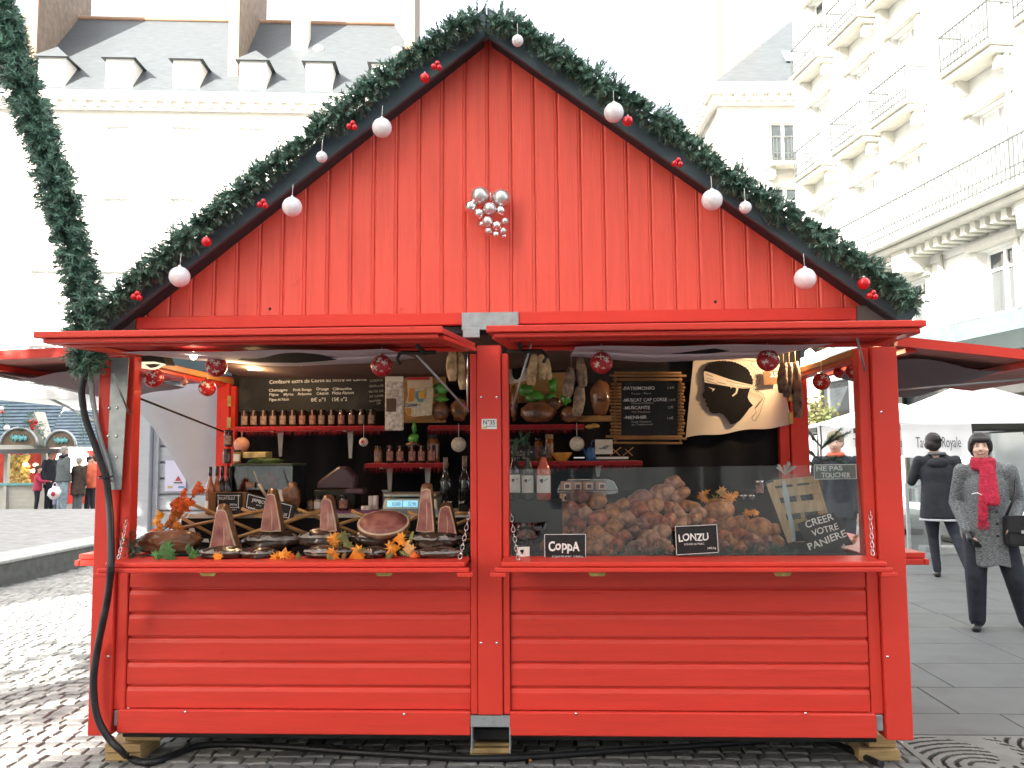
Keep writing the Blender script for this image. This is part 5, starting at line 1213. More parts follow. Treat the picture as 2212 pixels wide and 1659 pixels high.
dpoly('printed_headband', [(338,548),(360,545),(480,585),(640,640),(760,672),(885,700),(885,735),(780,738),(690,728),(620,716),(540,702),(440,686),(345,668)], FLAGC, yF-.002)
dpoly('printed_eye', [(388,722),(465,745),(430,776),(440,752)], FLAGC, yF-.002)
dpoly('printed_ear', [(640,705),(690,695),(730,735),(710,795),(665,830),(655,820),(695,785),(705,740),(680,720),(650,728),(640,745)], FLAGC, yF-.004)
def dline(pts, w_=5): put('printed_line', MB().tube([q('D', a_, b2, yF-.0045) for a_, b2 in pts], w_/2*.1919*pxm(YF), 5), BLACKC, fl)
dline([(338,548),(335,600),(345,668)]); dline([(365,575),(440,605)], 4); dline([(375,625),(445,640)], 4); dline([(490,665),(590,690)], 4); dline([(590,650),(700,680),(880,708)], 4); dline([(640,700),(760,725),(885,730)], 4); dline([(360,645),(490,690)], 4)
dline([(888,705),(935,650),(950,590),(930,520),(870,470),(880,440),(930,425)]); dline([(900,715),(955,690),(975,620),(960,560),(945,500)]); dline([(895,735),(960,775),(1010,810),(1022,850),(1000,920),(965,1030),(920,1105),(885,1095),(880,1065),(930,1000),(915,960),(985,870),(1000,850)])
dline([(890,745),(930,800),(1000,855)], 4); dline([(900,740),(960,800),(1010,850)], 4); dline([(1005,860),(975,900),(920,960)], 4)
put('flag_hem', MB().tube([flagpt(0,0)+V3((0,-.01,0)), flagpt(1,0)+V3((0,-.01,0))], .007, 5), FLAGC, fl)
# second small flag by the centre post
c5 = [q('C', x, y, 1.22) for x, y in ((205,300),(400,330),(430,640),(205,690))]
f2 = put('small_flag', MB().sheet(lambda u, v: (c5[0]*(1-u)+c5[1]*u)*(1-v)+(c5[3]*(1-u)+c5[2]*u)*v+V3((0,.008*math.sin(u*9),0)), 10, 6), FLAGC, label='narrow cream flag with a black shape hanging right of the centre post', cat='flag')
put('printed_head', MB().prism([(q('C', a_, b2, 1.2).x, q('C', a_, b2, 1.2).z) for a_, b2 in ((232,440),(300,425),(360,450),(375,520),(345,570),(330,610),(290,640),(255,630),(235,590))], 1.199, 1.2), BLACKC, f2)
put('printed_hair', MB().prism([(q('C', a_, b2, 1.2).x, q('C', a_, b2, 1.2).z) for a_, b2 in ((232,320),(385,345),(388,400),(330,405),(232,380))], 1.199, 1.2), BLACKC, f2)
# white sheet in the left side opening
c6 = [at(x, y, 1.50) for x, y in ((287,838),(483,825),(472,1040),(288,885))]
SHP = [(287,838),(484,824),(483,900),(478,1000),(462,1040),(410,1050),(385,1010),(355,960),(330,925),(305,898),(288,884)]
mb = MB(); ctr = at(400, 910, 1.5); rows = 7; vs = []
for r in range(rows+1):
    for x, y in SHP:
        p = ctr+(at(x, y, 1.5)-ctr)*(r/rows); p.y += .018*math.sin(p.x*16+p.z*9)*(.4+.6*r/rows); vs.append(p)
n = len(SHP); mb.add(vs, [(r*n+j, r*n+(j+1) % n, (r+1)*n+(j+1) % n, (r+1)*n+j) for r in range(rows) for j in range(n)], True)
put('white_sheet', mb, cloth_mat('white_sheet_cloth', (.54,.58,.62), .3, .04, 3, .5), label='creased white sheet hung across the left side opening', cat='sheet')

# ------------------------------------------------------------ boards with chalk writing
def slate(name, c, quad, Y, label, frame=None, group=None, mt=SLATE, cat='chalkboard'):
    pts = [q(c, x, y, Y) for x, y in quad]
    t = put(name, MB().prism([(p.x, p.z) for p in pts], Y, Y+.012), mt, label=label, cat=cat, group=group)
    if frame:
        k = frame*CR[c][2]*pxm(Y)
        for i in range(4):
            a, b_ = pts[i], pts[(i+1) % 4]; put('chalk_border', MB().bar((a.x, Y-.0015, a.z), (b_.x, Y-.0015, b_.z), k, .002, up=V3((0,-1,0))), CHALK, t)
    return t
def chalk(t, c, s, x0, y0, x1, y1, h, Y, mt=CHALK, bold=.0, jit=.05, shear=.0):
    if len(s) > 0: text(s, q(c, x0, y0, Y-.003), q(c, x1, y1, Y-.003), h*CR[c][2]*pxm(Y), mt, t, jit=jit, bold=bold, shear=shear)
DIM = M('chalk_dim', (.50,.47,.40), rough=.9, var=.2, vs=50)
Yb = 1.385
t = slate('menu_board', 'V', ((515,809),(829,806),(829,888),(515,890)), Yb, 'long black chalkboard with jam flavours above the jam jars')
for s, x0, y0, x1, y1, h in (('Confiture extra de Corse au Sucre de Canne',582,829,792,822,8),('Chataigne',581,846,621,845,6),('Fruit Rouge',634,845,673,844,6),('Orange',683,843,710,843,6),('Clémentine',719,843,760,842,6),('Figue',582,855,602,855,6),('Myrte',613,855,634,854,6),('Arbouse',643,854,673,853,6),('Cédrat',684,853,710,852,6),('Pêche Abricot',718,852,765,851,6),('Figue et Noix',582,866,625,865,6),('8€ n°1',672,868,703,867,8),('15€ n°2',718,867,750,866,8)):
    chalk(t, 'V', s, x0, y0, x1, y1, h, Yb, bold=.012)
t = slate('menu_board', 'B', ((826,575),(1012,570),(1012,935),(826,950)), 1.375, 'narrow black chalkboard listing flags right of the jam board')
for s, x0, y0, x1, y1, h in (('DRAPEAU',832,630,965,618,30),('CORSICA',845,668,995,655,28),('30x45cm 8€',840,725,1000,718,26),('90x150 15€',835,788,1000,778,26),('SET CUISINE',842,842,1000,830,24),('Gant+Tablier',838,895,980,880,24),('12€',925,920,968,912,22)): chalk(t, 'B', s, x0, y0, x1, y1, h, 1.375, mt=DIM)
Yw = .95
t = slate('wine_board', 'C', ((1460,672),(2112,668),(2100,1262),(1470,1276)), Yw, 'square chalkboard in a frame of stacked wooden sticks listing wines')
for s, x0, y0, x1, y1, h in (('-PATRIMONIO',1478,758,1840,752,38),('-MUSCAT CAP CORSE',1482,888,1978,880,36),('-MUSCANTE',1488,974,1785,970,36),('-MENHIR',1490,1084,1752,1078,36)): chalk(t, 'C', s, x0, y0, x1, y1, h, Yw, bold=.012)
for s, x0, y0, x1, y1, h in (('Rouge - Blanc',1580,806,1800,803,20),('Muscat Pétillant',1580,914,1830,910,18),('Vin Pétillant',1580,1014,1790,1010,20),('Rosé Pétillant',1580,1124,1800,1120,18),('ou Traditionnel',1580,1154,1815,1150,18),('14€',1985,745,2062,740,26),('16€',2000,880,2075,875,24),('12€',1990,965,2050,960,26),('14€',1985,1087,2050,1083,26)): chalk(t, 'C', s, x0, y0, x1, y1, h, Yw, mt=DIM)
BAMB = M('stick_frame_wood', (.30,.145,.045), rough=.55, var=.3, vs=8)
for k in range(16):
    y = 690+k*37
    for x0, x1 in ((1342+8*math.sin(k*2.1), 1462), (2100, 2172+10*math.sin(k*1.7))):
        put('stick', MB().tube([q('C', x0, y, Yw-.012+.006*(k % 2)), q('C', x1, y+3*math.sin(k), Yw-.012+.006*(k % 2))], 15*.1919*pxm(Yw), 7), BAMB, t)
for y, x0, x1 in ((560,1385,2140),(592,1330,2195),(635,1370,2150),(1278,1290,2150),(1300,1375,2200),(1350,1370,2150)):
    put('stick', MB().tube([q('C', x0, y, Yw-.02), q('C', x1, y+4, Yw-.02)], 14*.1919*pxm(Yw), 7), BAMB, t)
for x in (1395, 2125): put('stick', MB().tube([q('C', x, 550, Yw+.01), q('C', x+4, 1350, Yw+.01)], 14*.1919*pxm(Yw), 7), BAMB, t)
t = slate('price_sign', 'C', ((212,1405),(492,1395),(498,1545),(212,1552)), 1.05, 'small dark sign about peasant soup on the lower right shelf beside the fir sprig', mt=DARK)
for s, x0, y0, x1, y1, h in (('Soupe Paysanne',222,1472,465,1462,30),('CORSE',285,1500,388,1494,22),('14€ x1  20',225,1535,385,1528,24)): chalk(t, 'C', s, x0, y0, x1, y1, h, 1.05, mt=DIM)
t = slate('price_sign', 'E', ((1165,492),(1452,490),(1455,735),(1160,738)), .50, 'upright black price sign on a brown box left of the tilted one', mt=DARK)
put('box_back', MB().box(q('E',1097,0,.52).x, q('E',1510,0,.52).x, .515, .56, q('E',1300,745,.52).z, q('E',1300,486,.52).z), M('brown_carton', (.24,.115,.045), rough=.7), t)
for (x0, y0, x1, y1) in ((1180,520,1440,523),(1180,655,1430,655),(1192,510,1190,665),(1420,512,1418,665)): put('chalk_line', MB().bar(q('E',x0,y0,.4985), q('E',x1,y1,.4985), .003, .002, up=V3((0,-1,0))), CHALK, t)
chalk(t, 'E', 'FIGATELLU', 1205, 570, 1378, 565, 34, .50); chalk(t, 'E', '28€/kg', 1320, 635, 1405, 632, 22, .50); chalk(t, 'E', 'foie de porc', 1265, 688, 1400, 684, 20, .50)
t = slate('price_sign', 'E', ((1510,488),(2058,632),(2030,790),(1490,668)), .47, 'tilted black price sign with chalk border behind the tall ham piece', mt=DARK)
for (x0, y0, x1, y1) in ((1530,508,2025,640),(1510,650,1990,778),(1530,508,1510,650),(2015,640,1985,778)): put('chalk_line', MB().bar(q('E',x0,y0,.4685), q('E',x1,y1,.4685), .003, .002, up=V3((0,-1,0))), CHALK, t)
chalk(t, 'E', 'JAMBON', 1570, 585, 1745, 628, 38, .47); chalk(t, 'E', 'cru', 1620, 632, 1675, 645, 20, .47); chalk(t, 'E', '29€', 1525, 668, 1600, 690, 26, .47); chalk(t, 'E', 'sec 32€', 1885, 735, 1965, 755, 30, .47)
YG = .045
t = slate('price_sign', 'G', ((600,960),(1060,957),(1062,1242),(604,1246)), -.03, 'black price sign reading COPPA leaning on the glass at the left', frame=6, mt=DARK)
chalk(t, 'G', 'CoppA', 640, 1140, 1000, 1136, 100, -.03, bold=.028, jit=.09); chalk(t, 'G', 'ECHINE DE PORC  32,00€/kg', 685, 1224, 1035, 1222, 24, -.03)
t = slate('price_sign', 'H', ((15,762),(422,742),(438,1016),(28,1040)), -.03, 'black price sign reading LONZU leaning on the glass in the middle', frame=5, mt=DARK)
chalk(t, 'H', 'LONZU', 50, 908, 342, 893, 68, -.03, bold=.022, jit=.07); chalk(t, 'H', 'LONGE DE PORC', 104, 946, 300, 939, 18, -.03); chalk(t, 'H', '34€/kg', 330, 986, 416, 980, 20, -.03)
t = slate('price_sign', 'H', ((1222,735),(1570,620),(1770,940),(1330,1010)), .16, 'tilted slate inviting to make up a basket beside the wooden crate', mt=DARK)
chalk(t, 'H', 'CREER', 1305, 778, 1578, 690, 66, .16, bold=.012); chalk(t, 'H', 'VOTRE', 1368, 858, 1625, 785, 60, .16, bold=.012); chalk(t, 'H', 'PANIERE', 1338, 998, 1705, 852, 66, .16, bold=.012); chalk(t, 'H', 'à', 1650, 975, 1700, 985, 44, .16, bold=.012)
t = slate('warning_sign', 'H', ((1383,156),(1793,148),(1800,290),(1385,296)), .09, 'grey sign reading NE PAS TOUCHER with white border at the right end of the glass', frame=6, mt=M('grey_acrylic', (.17,.19,.185), rough=.3, var=.1))
chalk(t, 'H', 'NE PAS', 1405, 215, 1662, 208, 46, .09, bold=.02); chalk(t, 'H', 'TOUCHER', 1455, 280, 1740, 276, 46, .09, bold=.02)
t = slate('wood_sign', 'D', ((1005,545),(1175,535),(1172,690),(1015,700)), 1.28, 'small wooden sign with chalk number 35 beside the flag', mt=M('dark_sign_wood', (.16,.085,.03), rough=.6, var=.3))
chalk(t, 'D', '35', 1085, 612, 1170, 608, 56, 1.28, bold=.02)

# counter glass
g0, g1 = at(1100, 1014, YG), at(1874, 1003, YG)
put('counter_glass', MB().add([(.094,YG-.03,1.023),(1.752,YG-.03,1.023),(1.752,YG+.02,g1.z),(.094,YG+.02,g0.z),(.094,YG-.026,1.023),(1.752,YG-.026,1.023),(1.752,YG+.024,g1.z),(.094,YG+.024,g0.z)], [(0,1,2,3),(7,6,5,4),(0,4,5,1),(1,5,6,2),(2,6,7,3),(3,7,4,0)]), GLASS, label='clear glass screen along the right half of the counter', cat='glass screen')

# ------------------------------------------------------------ hams and cured meat
def standing_ham(label, c, out, Y, depth=.075, group='upright ham pieces'):
    pts = [q(c, x, y, Y) for x, y in out]; cx = sum(p.x for p in pts)/len(pts); zc = sum(p.z for p in pts)/len(pts); zb = min(p.z for p in pts); n = len(pts)
    t = thing('ham_piece', label, 'ham', (cx, Y, zb), group); mb = MB(); vs = []
    for dy, sc in ((0,1.0),(.006,1.05),(depth*.3,1.12),(depth*.65,1.10),(depth*.9,.85),(depth,.5)):
        for i, p in enumerate(pts):
            k = 1+.10*noise.noise(V3((i*1.3, dy*40, cx*9))); vs.append((cx+(p.x-cx)*sc*k, Y+dy, zb+(p.z-zb)*(sc if sc > 1 else .6+.4*sc)))
    m_ = 6; mb.add(vs, [(r*n+j, r*n+(j+1) % n, (r+1)*n+(j+1) % n, (r+1)*n+j) for r in range(m_-1) for j in range(n)], True)
    mb.f.append(tuple(range(n))); mb.s.append(False); mb.f.append(tuple(reversed(range((m_-1)*n, m_*n)))); mb.s.append(False)
    put('rind', mb, RIND, t)
    put('fat_edge', MB().prism([(cx+(p.x-cx)*.985, zc+(p.z-zc)*.988) for p in pts], Y-.004, Y-.0005), FAT, t)
    put('cut_face', MB().prism([(cx+(p.x-cx)*.84-.002, zc+(p.z-zc)*.93) for p in pts], Y-.008, Y-.0045), MEAT, t)
    a, b_ = pts[0], pts[len(pts)//2]; put('fat_vein', MB().tube([(cx+.006, Y-.008, zb+(b_.z-zb)*.06), (cx+.009, Y-.009, zb+(b_.z-zb)*.35), (cx+.004, Y-.008, zb+(b_.z-zb)*.7)], [.004,.003,.0015], 5), FAT, t)
    return t
def lying_ham(label, c, cx, cy, rx, ry, Y, mt=RINDD, wrap=True, seed=1, ryd=.085, group='lying hams'):
    p = q(c, cx, cy, Y); s_ = CR[c][2]*pxm(Y); t = thing('ham', label, 'ham', (p.x, Y, p.z-ry*s_), group)
    ry *= 1.3; p.z += ry*s_*.1; put('meat', MB().ell(p, rx*s_, ryd, ry*s_, 26, 16, amp=.30, fr=2.0, seed=seed), mt, t)
    if wrap:
        rr = random.Random(seed); mb = MB(); N = 30
        def wp(u, v):
            a = math.pi*(.98+1.04*u); hh = .20+.26*v+.34*noise.noise(V3((u*9, seed, v*2)))*(.3+v); R1 = 1.06*math.sqrt(max(.05, 1-hh*hh))+.05*noise.noise(V3((u*14+seed, v*5, 0)))
            return (p.x+rx*s_*math.cos(a)*R1, Y+ryd*1.06*math.sin(a)*R1, p.z+ry*s_*hh*1.05)
        put('film_wrap', mb.sheet(wp, N, 3), FILM, t)
    return t
lying_ham('brown ham lying on its side at the left end of the counter', 'E', 640, 1055, 385, 98, .16, RIND, False, 3)
lying_ham('dark ham under the tall pink ham piece, second from the left', 'E', 1800, 1050, 305, 95, .26, RINDD, True, 5)
lying_ham('dark ham wrapped in film under the third upright ham piece', 'F', 190, 1020, 300, 92, .22, RINDD, True, 7)
lying_ham('dark ham wrapped in film under the broad round ham slab', 'F', 810, 1015, 310, 92, .20, RINDD, True, 9)
lying_ham('dark ham wrapped in film under the pair of upright pieces at right', 'F', 1440, 1045, 290, 98, .20, RINDD, True, 11)
for i, (c, cx, cy, rx, ry, lb) in enumerate((('E',1250,1180,270,62,'flat film wrapped ham in the front row below the leftmost upright piece'), ('E',1640,1185,200,58,'flat film wrapped ham in the front row left of the first orange leaves'), ('F',220,1170,270,62,'flat film wrapped ham in the front row under the third upright piece'), ('F',735,1175,160,62,'flat film wrapped ham in the front row between orange leaves'), ('F',1460,1180,270,55,'flat film wrapped ham in the front row nearest the right chain'))):
    lying_ham(lb, c, cx, cy, rx, ry, -.02, RINDD, True, 20+i, .07)
standing_ham('upright ham piece with pink cut face, leftmost and broad at the base', 'E', [(1085,1150),(1115,1000),(1140,860),(1165,720),(1195,680),(1235,672),(1275,690),(1300,760),(1330,880),(1365,1000),(1405,1110),(1385,1170),(1240,1180)], .10)
standing_ham('tall upright ham piece in front of the tilted price sign', 'E', [(1668,925),(1685,800),(1705,680),(1730,560),(1745,505),(1790,496),(1828,510),(1850,600),(1872,720),(1890,830),(1905,925),(1780,935)], .20)
standing_ham('upright ham piece with rounded top, third from the left', 'F', [(128,925),(130,800),(135,680),(140,600),(170,562),(215,555),(252,575),(275,680),(298,780),(320,925),(220,932)], .18)
standing_ham('tallest upright ham piece in front of the scale', 'F', [(1205,925),(1225,820),(1238,700),(1255,540),(1270,460),(1320,438),(1370,452),(1385,560),(1395,680),(1405,800),(1415,930),(1310,940)], .16)
standing_ham('short upright ham piece beside the tallest one near the centre post', 'F', [(1448,965),(1455,850),(1465,740),(1485,660),(1540,635),(1590,648),(1615,740),(1640,830),(1665,960),(1560,975)], .18)
# broad slab
p = q('F', 840, 830, .16); s_ = .1919*pxm(.16)
t = thing('ham_slab', 'broad round ham slab with red cut face tilted towards the front', 'ham', q('F', 840, 940, .16))
tilt = Matrix.Rotation(math.radians(34), 3, 'X')
put('rind', MB().lathe([(.2,-.05),(.85,-.045),(1.0,-.02),(1.0,.0)], c=p, n=26, ax=Matrix(((295*s_,0,0),(0,.105,0),(0,0,1))) if False else tilt @ Matrix(((298*s_,0,0),(0,.100,0),(0,0,1)))), RIND, t)
put('fat_edge', MB().lathe([(.97,.0),(.99,.002),(.96,.005)], c=p, n=26, ax=tilt @ Matrix(((298*s_,0,0),(0,.100,0),(0,0,1)))), FAT, t)
put('cut_face', MB().lathe([(.90,.004),(.91,.007),(.5,.0085),(.05,.009)], c=p, n=26, ax=tilt @ Matrix(((298*s_,0,0),(0,.100,0),(0,0,1)))), MEAT, t)
# the pile of coppa and lonzu behind the glass
PILE = [('G',*v) for v in ((985,545,95,70,3),(1190,590,90,60,1),(880,690,95,90,0),(760,780,105,110,1),(1050,730,80,105,2),(640,840,80,100,0),(958,872,88,75,0),(1200,805,95,95,0),(1362,742,86,74,1),(1372,892,85,68,1),(1525,800,98,82,2),(1472,632,78,60,1),(1690,560,90,85,3),(1668,700,80,66,0),(1692,862,86,84,3),(1850,650,82,80,1),(1832,800,98,74,0),(1938,500,98,74,2),(2045,400,100,74,2),(2000,662,68,66,0),(2112,742,60,74,2),(2130,512,92,58,2),(2000,822,80,76,0),(1912,936,92,80,2),(1772,1000,86,80,2),(1600,935,76,60,3),(1160,972,86,90,1),(1292,1052,80,90,2),(1410,1082,72,76,0),(1500,985,72,62,0),(1170,1142,76,82,2),(1320,1190,90,55,1),(1930,1090,90,66,2),(2012,1150,60,52,2),(780,930,92,52,0),(570,1090,52,90,1),(1080,1150,50,80,1),(1650,1110,90,70,3),(1560,1170,80,60,3),(1790,1160,85,60,3))]
PILE += [('H',*v) for v in ((145,560,82,46,1),(250,640,72,60,2),(440,622,112,72,1),(530,742,60,66,1),(660,742,66,72,1),(840,805,112,108,1),(642,850,72,62,0),(770,940,92,82,3),(550,910,66,66,1),(920,930,56,62,3),(975,800,52,62,1),(1022,900,56,42,1),(640,990,62,42,0),(452,862,52,62,0),(340,722,62,44,0),(190,695,82,52,1),(62,742,62,34,2),(480,960,60,50,3),(860,1010,70,40,3))]
items = []
for c, x, y, rx, ry, m_ in PILE:
    px, py = P(c, x, y); items.append((px, py, rx*CR[c][2], ry*CR[c][2], m_))
items.sort(key=lambda i: i[1]); nrow = 8; rows = [items[k*len(items)//nrow:(k+1)*len(items)//nrow] for k in range(nrow)]
TONE = ['reddish', 'brown', 'pale dusty', 'dark']
rr = random.Random(77); seed = 0
for ri, row in enumerate(rows):
    row.sort(key=lambda i: i[0])
    for ci, (px, py, rx, ry, m_) in enumerate(row):
        seed += 1; Y = .13+.56*max(0, (1205-py)/172); Y = min(Y, .66)
        p = at(px, py, Y); k = pxm(Y); rm = Matrix.Rotation(rr.uniform(-.5,.5), 3, 'Y') @ Matrix.Rotation(rr.uniform(-.3,.3), 3, 'X')
        nth = ORD[ci]+' from left' if ci < len(row)-1 else 'rightmost'
        lb = '%s cured meat piece, %s in the %s layer of the pile' % (TONE[m_], nth, ORD[ri]+' highest' if ri < nrow-1 else 'lowest')
        if seed % 3 == 0: mbm = MB().ell((0,0,0), rx*k*1.14, .075, ry*k*1.12, 16, 11, rot=rm, amp=.45, fr=2.0, seed=seed)
        else:                                               # a short log with a cut end towards the customer
            mbm = MB(); vs = []; n = 16; tl = Matrix.Rotation(rr.uniform(-.35,.55), 3, 'X') @ Matrix.Rotation(rr.uniform(-.5,.5), 3, 'Z')
            for r_, d_ in ((.02,-.040),(.55,-.044),(.82,-.046),(.97,-.036),(1.05,-.012),(1.07,.03),(.95,.075),(.5,.10)):
                for j in range(n):
                    a = 2*math.pi*j/n; w_ = r_*(1+.16*noise.noise(V3((math.cos(a)*1.1+seed, math.sin(a)*1.1, d_*6)))); u_ = V3((math.cos(a)*rx*k*w_*1.18, 0, math.sin(a)*ry*k*w_*1.16))
                    ph = rm @ V3((u_.x, 0, u_.z)); vs.append(tl @ V3((ph.x, d_+.006*noise.noise(V3((a, r_*3, seed))), ph.z)))
            mbm.add(vs, [(i*n+j, i*n+(j+1) % n, (i+1)*n+(j+1) % n, (i+1)*n+j) for i in range(7) for j in range(n)], True)
        o = put('cured_meat', mbm, SAUS[m_], label=' '.join(lb.split()), cat='cured meat', group='cured meat piled behind the glass', local=True)
        o.location = p
# trellis of wooden dowels
tz = .43
t = thing('wooden_trellis', 'lattice of round wooden dowels crossing behind the hams', 'trellis', q('E', 1500, 1010, tz))
for c0, x0, y0, c1, x1, y1, o in (('E',830,590,'E',1600,920,0),('E',785,775,'E',1160,975,0),('E',755,890,'E',1720,685,1),('E',1370,1005,'F',130,690,1),('E',1455,670,'F',10,960,0),('E',1900,845,'F',130,702,1),('E',2085,675,'F',600,970,0),('E',1900,850,'E',2250,980,0),('F',0,950,'F',560,780,1),('F',480,695,'F',1180,960,0),('F',900,890,'F',1230,760,1),('F',1115,705,'F',1830,975,0),('F',1640,855,'F',1815,785,1),('F',1500,1075,'F',1820,1015,1),('F',1650,722,'F',1822,720,0)):
    put('dowel', MB().tube([q(c0, x0, y0, tz-.018*o), q(c1, x1, y1, tz-.018*o)], 19*.1919*pxm(tz), 8), DOWEL, t)
# sprays of autumn leaves
def spray(label, leaves, Y, stem=None, group='autumn leaf sprays', base=None, extra=0):
    p0 = q(*leaves[0][:3], Y); t = thing('leaf_spray', label, 'leaves', base or p0, group); rr = random.Random(int(leaves[0][1]))
    for c, x, y, r, mt, sh in leaves:
        mb = MB(); s_ = CR[c][2]*pxm(Y); leaf(mb, q(c, x, y, Y+rr.uniform(-.01,.01)), r*s_*1.75, (rr.uniform(-.5,.5), -1, rr.uniform(.0,.7)), rr.uniform(0, 6.28), sh, curl=.5)
        put('leaf', mb, mt, t)
        for k in range(extra):
            mb = MB(); leaf(mb, q(c, x+rr.uniform(-55,55), y+rr.uniform(-55,55), Y+rr.uniform(-.02,.03)), r*s_*1.3, (rr.uniform(-.6,.6), -1, rr.uniform(-.2,.7)), rr.uniform(0, 6.28), sh, curl=.5); put('leaf', mb, mt, t)
    if stem: put('stem', MB().tube([q(c, x, y, Y+.005) for c, x, y in stem], .003, 5), M('twig_brown', (.12,.07,.03)), t)
    return t
PEACH = M('peach_leaf', (.60,.34,.13), rough=.6, var=.25, vs=20)
spray('flowery orange and red leaf branch at the left end of the counter', [('E',960,430,75,LEAFR,MAPLE),('E',930,480,50,LEAFR,MAPLE),('E',800,500,45,LEAFR,MAPLE),('E',770,600,80,LEAFR,MAPLE),('E',800,660,70,LEAFR,MAPLE),('E',700,640,70,LEAFR,MAPLE),('E',690,740,75,LEAFO,MAPLE),('E',760,720,60,LEAFO,MAPLE),('E',500,785,75,M('yellow_orange_leaf', (.80,.38,.02), rough=.5, var=.2),MAPLE),('E',660,830,75,LEAFO,MAPLE),('E',730,860,60,LEAFO,MAPLE),('E',540,880,45,LEAFO,MAPLE),('E',465,930,45,LEAFR,MAPLE),('E',880,600,50,LEAFR,MAPLE),('E',830,740,40,PEACH,OAK)], .34, [('E',960,440),('E',850,620),('E',720,800),('E',560,920),('E',470,960)], extra=2)
spray('three broad green leaves on the red shelf at the left', [('E',610,1110,110,LEAFG,MAPLE),('E',500,1190,70,LEAFG,MAPLE),('E',660,1190,80,LEAFG,MAPLE)], -.10)
spray('green leaf pair left of the leftmost upright ham', [('E',850,1105,60,LEAFG,OAK),('E',900,1190,85,LEAFG,MAPLE)], -.09)
spray('small orange leaf pair at the foot of the leftmost upright ham', [('E',1180,1200,60,LEAFO,MAPLE),('E',1225,1190,40,LEAFD,OAK)], -.11)
spray('orange leaf spray under the tall ham piece', [('E',1840,1205,70,LEAFO,MAPLE),('E',1930,1185,75,LEAFO,MAPLE),('E',2000,1190,60,LEAFR,MAPLE),('E',2090,1200,55,LEAFD,OAK)], -.10)
spray('orange and olive leaf spray over the third lying ham', [('F',270,1000,85,LEAFO,MAPLE),('F',300,1040,60,LEAFO,MAPLE),('F',370,990,80,LEAFD,MAPLE),('F',420,1060,90,LEAFD,OAK),('F',460,1110,60,LEAFD,OAK)], .02)
spray('orange leaf pair on the shelf below the olive leaves', [('F',275,1175,85,LEAFO,MAPLE),('F',220,1200,50,LEAFD,OAK),('F',400,1190,50,LEAFD,OAK)], -.11)
spray('spiky orange leaf over the shelf edge under the round slab', [('F',565,1165,100,LEAFO,MAPLE),('F',600,1130,50,LEAFD,OAK)], -.11)
spray('bright orange leaf cluster under the right end of the round slab', [('F',930,1110,95,LEAFO,MAPLE),('F',1040,1010,80,LEAFO,MAPLE),('F',1150,1000,75,LEAFD,OAK),('F',1090,1080,60,PEACH,MAPLE),('F',1150,1140,75,PEACH,MAPLE),('F',1060,1160,70,LEAFD,OAK),('F',1190,1190,70,LEAFR,OAK),('F',900,1200,60,LEAFD,MAPLE),('F',740,1180,55,PEACH,OAK)], -.08)
spray('orange oak leaves on top of the cured meat pile', [('H',300,440,75,LEAFO,OAK),('H',315,500,60,LEAFO,OAK),('H',480,420,55,PEACH,MAPLE),('H',560,470,75,LEAFO,MAPLE),('H',600,460,55,LEAFO,OAK),('H',430,520,80,LEAFD,MAPLE)], .60)
spray('orange leaf lying on glass beside the wooden crate', [('H',790,625,75,LEAFO,OAK),('H',730,635,45,LEAFO,MAPLE)], .50)
spray('pale leaf at the right end behind the counter glass', [('H',1780,900,45,PEACH,OAK),('H',1800,860,30,PEACH,OAK)], .3)
# dark fir sprigs along the counter
garland('fir_garland', [q('G',1330,1195,.08), q('G',1700,1205,.08), q('G',2100,1215,.08), q('H',600,1035,.08), q('H',1200,1030,.08)], .035, 150, 'thin dark green garland on the counter behind the right glass', mt=NEEDLD, nl=.028, L=.06, seed=41)
garland('fir_garland', [q('E',190,1000,.05), q('E',215,1090,.02), q('E',250,1170,-.05)], .05, 170, 'dark green sprig at the left end of the left counter', mt=NEEDLD, nl=.03, L=.07, seed=42)
garland('fir_garland', [q('F',1800,1060,.15), q('F',1780,1140,.10), q('F',1790,1210,.05)], .04, 170, 'dark green sprig at the right end of the left counter', mt=NEEDLD, nl=.03, L=.07, seed=43)
garland('fir_garland', [q('C',230,1420,1.1), q('C',280,1320,1.1), q('C',400,1330,1.1)], .045, 190, 'green fir sprig over the soup sign', mt=NEEDLE, nl=.03, L=.07, seed=44)
# wooden crate wrapped in cellophane
CRATE = M('crate_wood', (.60,.41,.22), rough=.65, var=.2, vs=5, st=(9,9,2), bump=.15, bs=20)
Yc = .26
cr = thing('wooden_crate', 'slatted wooden crate tilted up and wrapped in clear film with a bow', 'crate', q('H', 1190, 940, Yc))
def hq(x, y, Y=Yc): return q('H', x, y, Y)
def plank(x0, y0, x1, y1, w_, name='slat', Y=Yc, th=.010):
    put(name, MB().bar(hq(x0, y0, Y), hq(x1, y1, Y), w_*.2193*pxm(Y), th, up=V3((0,-1,0))), CRATE, cr, bevel=.002)
plank(945, 335, 1160, 915, 70, 'side_board', Yc-.014); plank(1370, 290, 1470, 640, 90, 'side_board', Yc+.01)
for (x0, y0, x1, y1, w_) in ((985,335,1400,290,58),(1010,435,1430,385,92),(1060,590,1470,545,110),(1130,760,1320,735,110)): plank(x0, y0, x1, y1, w_, 'slat', Yc)
plank(975, 950, 1290, 925, 40, 'bottom_board', Yc+.0); plank(1180, 300, 1330, 880, 40, 'cleat', Yc+.03)
put('inner_panel', MB().prism([(hq(x, y, Yc+.05).x, hq(x, y, Yc+.05).z) for x, y in ((1000,330),(1390,290),(1460,640),(1300,880),(1180,900))], Yc+.05, Yc+.055), DARK, cr)
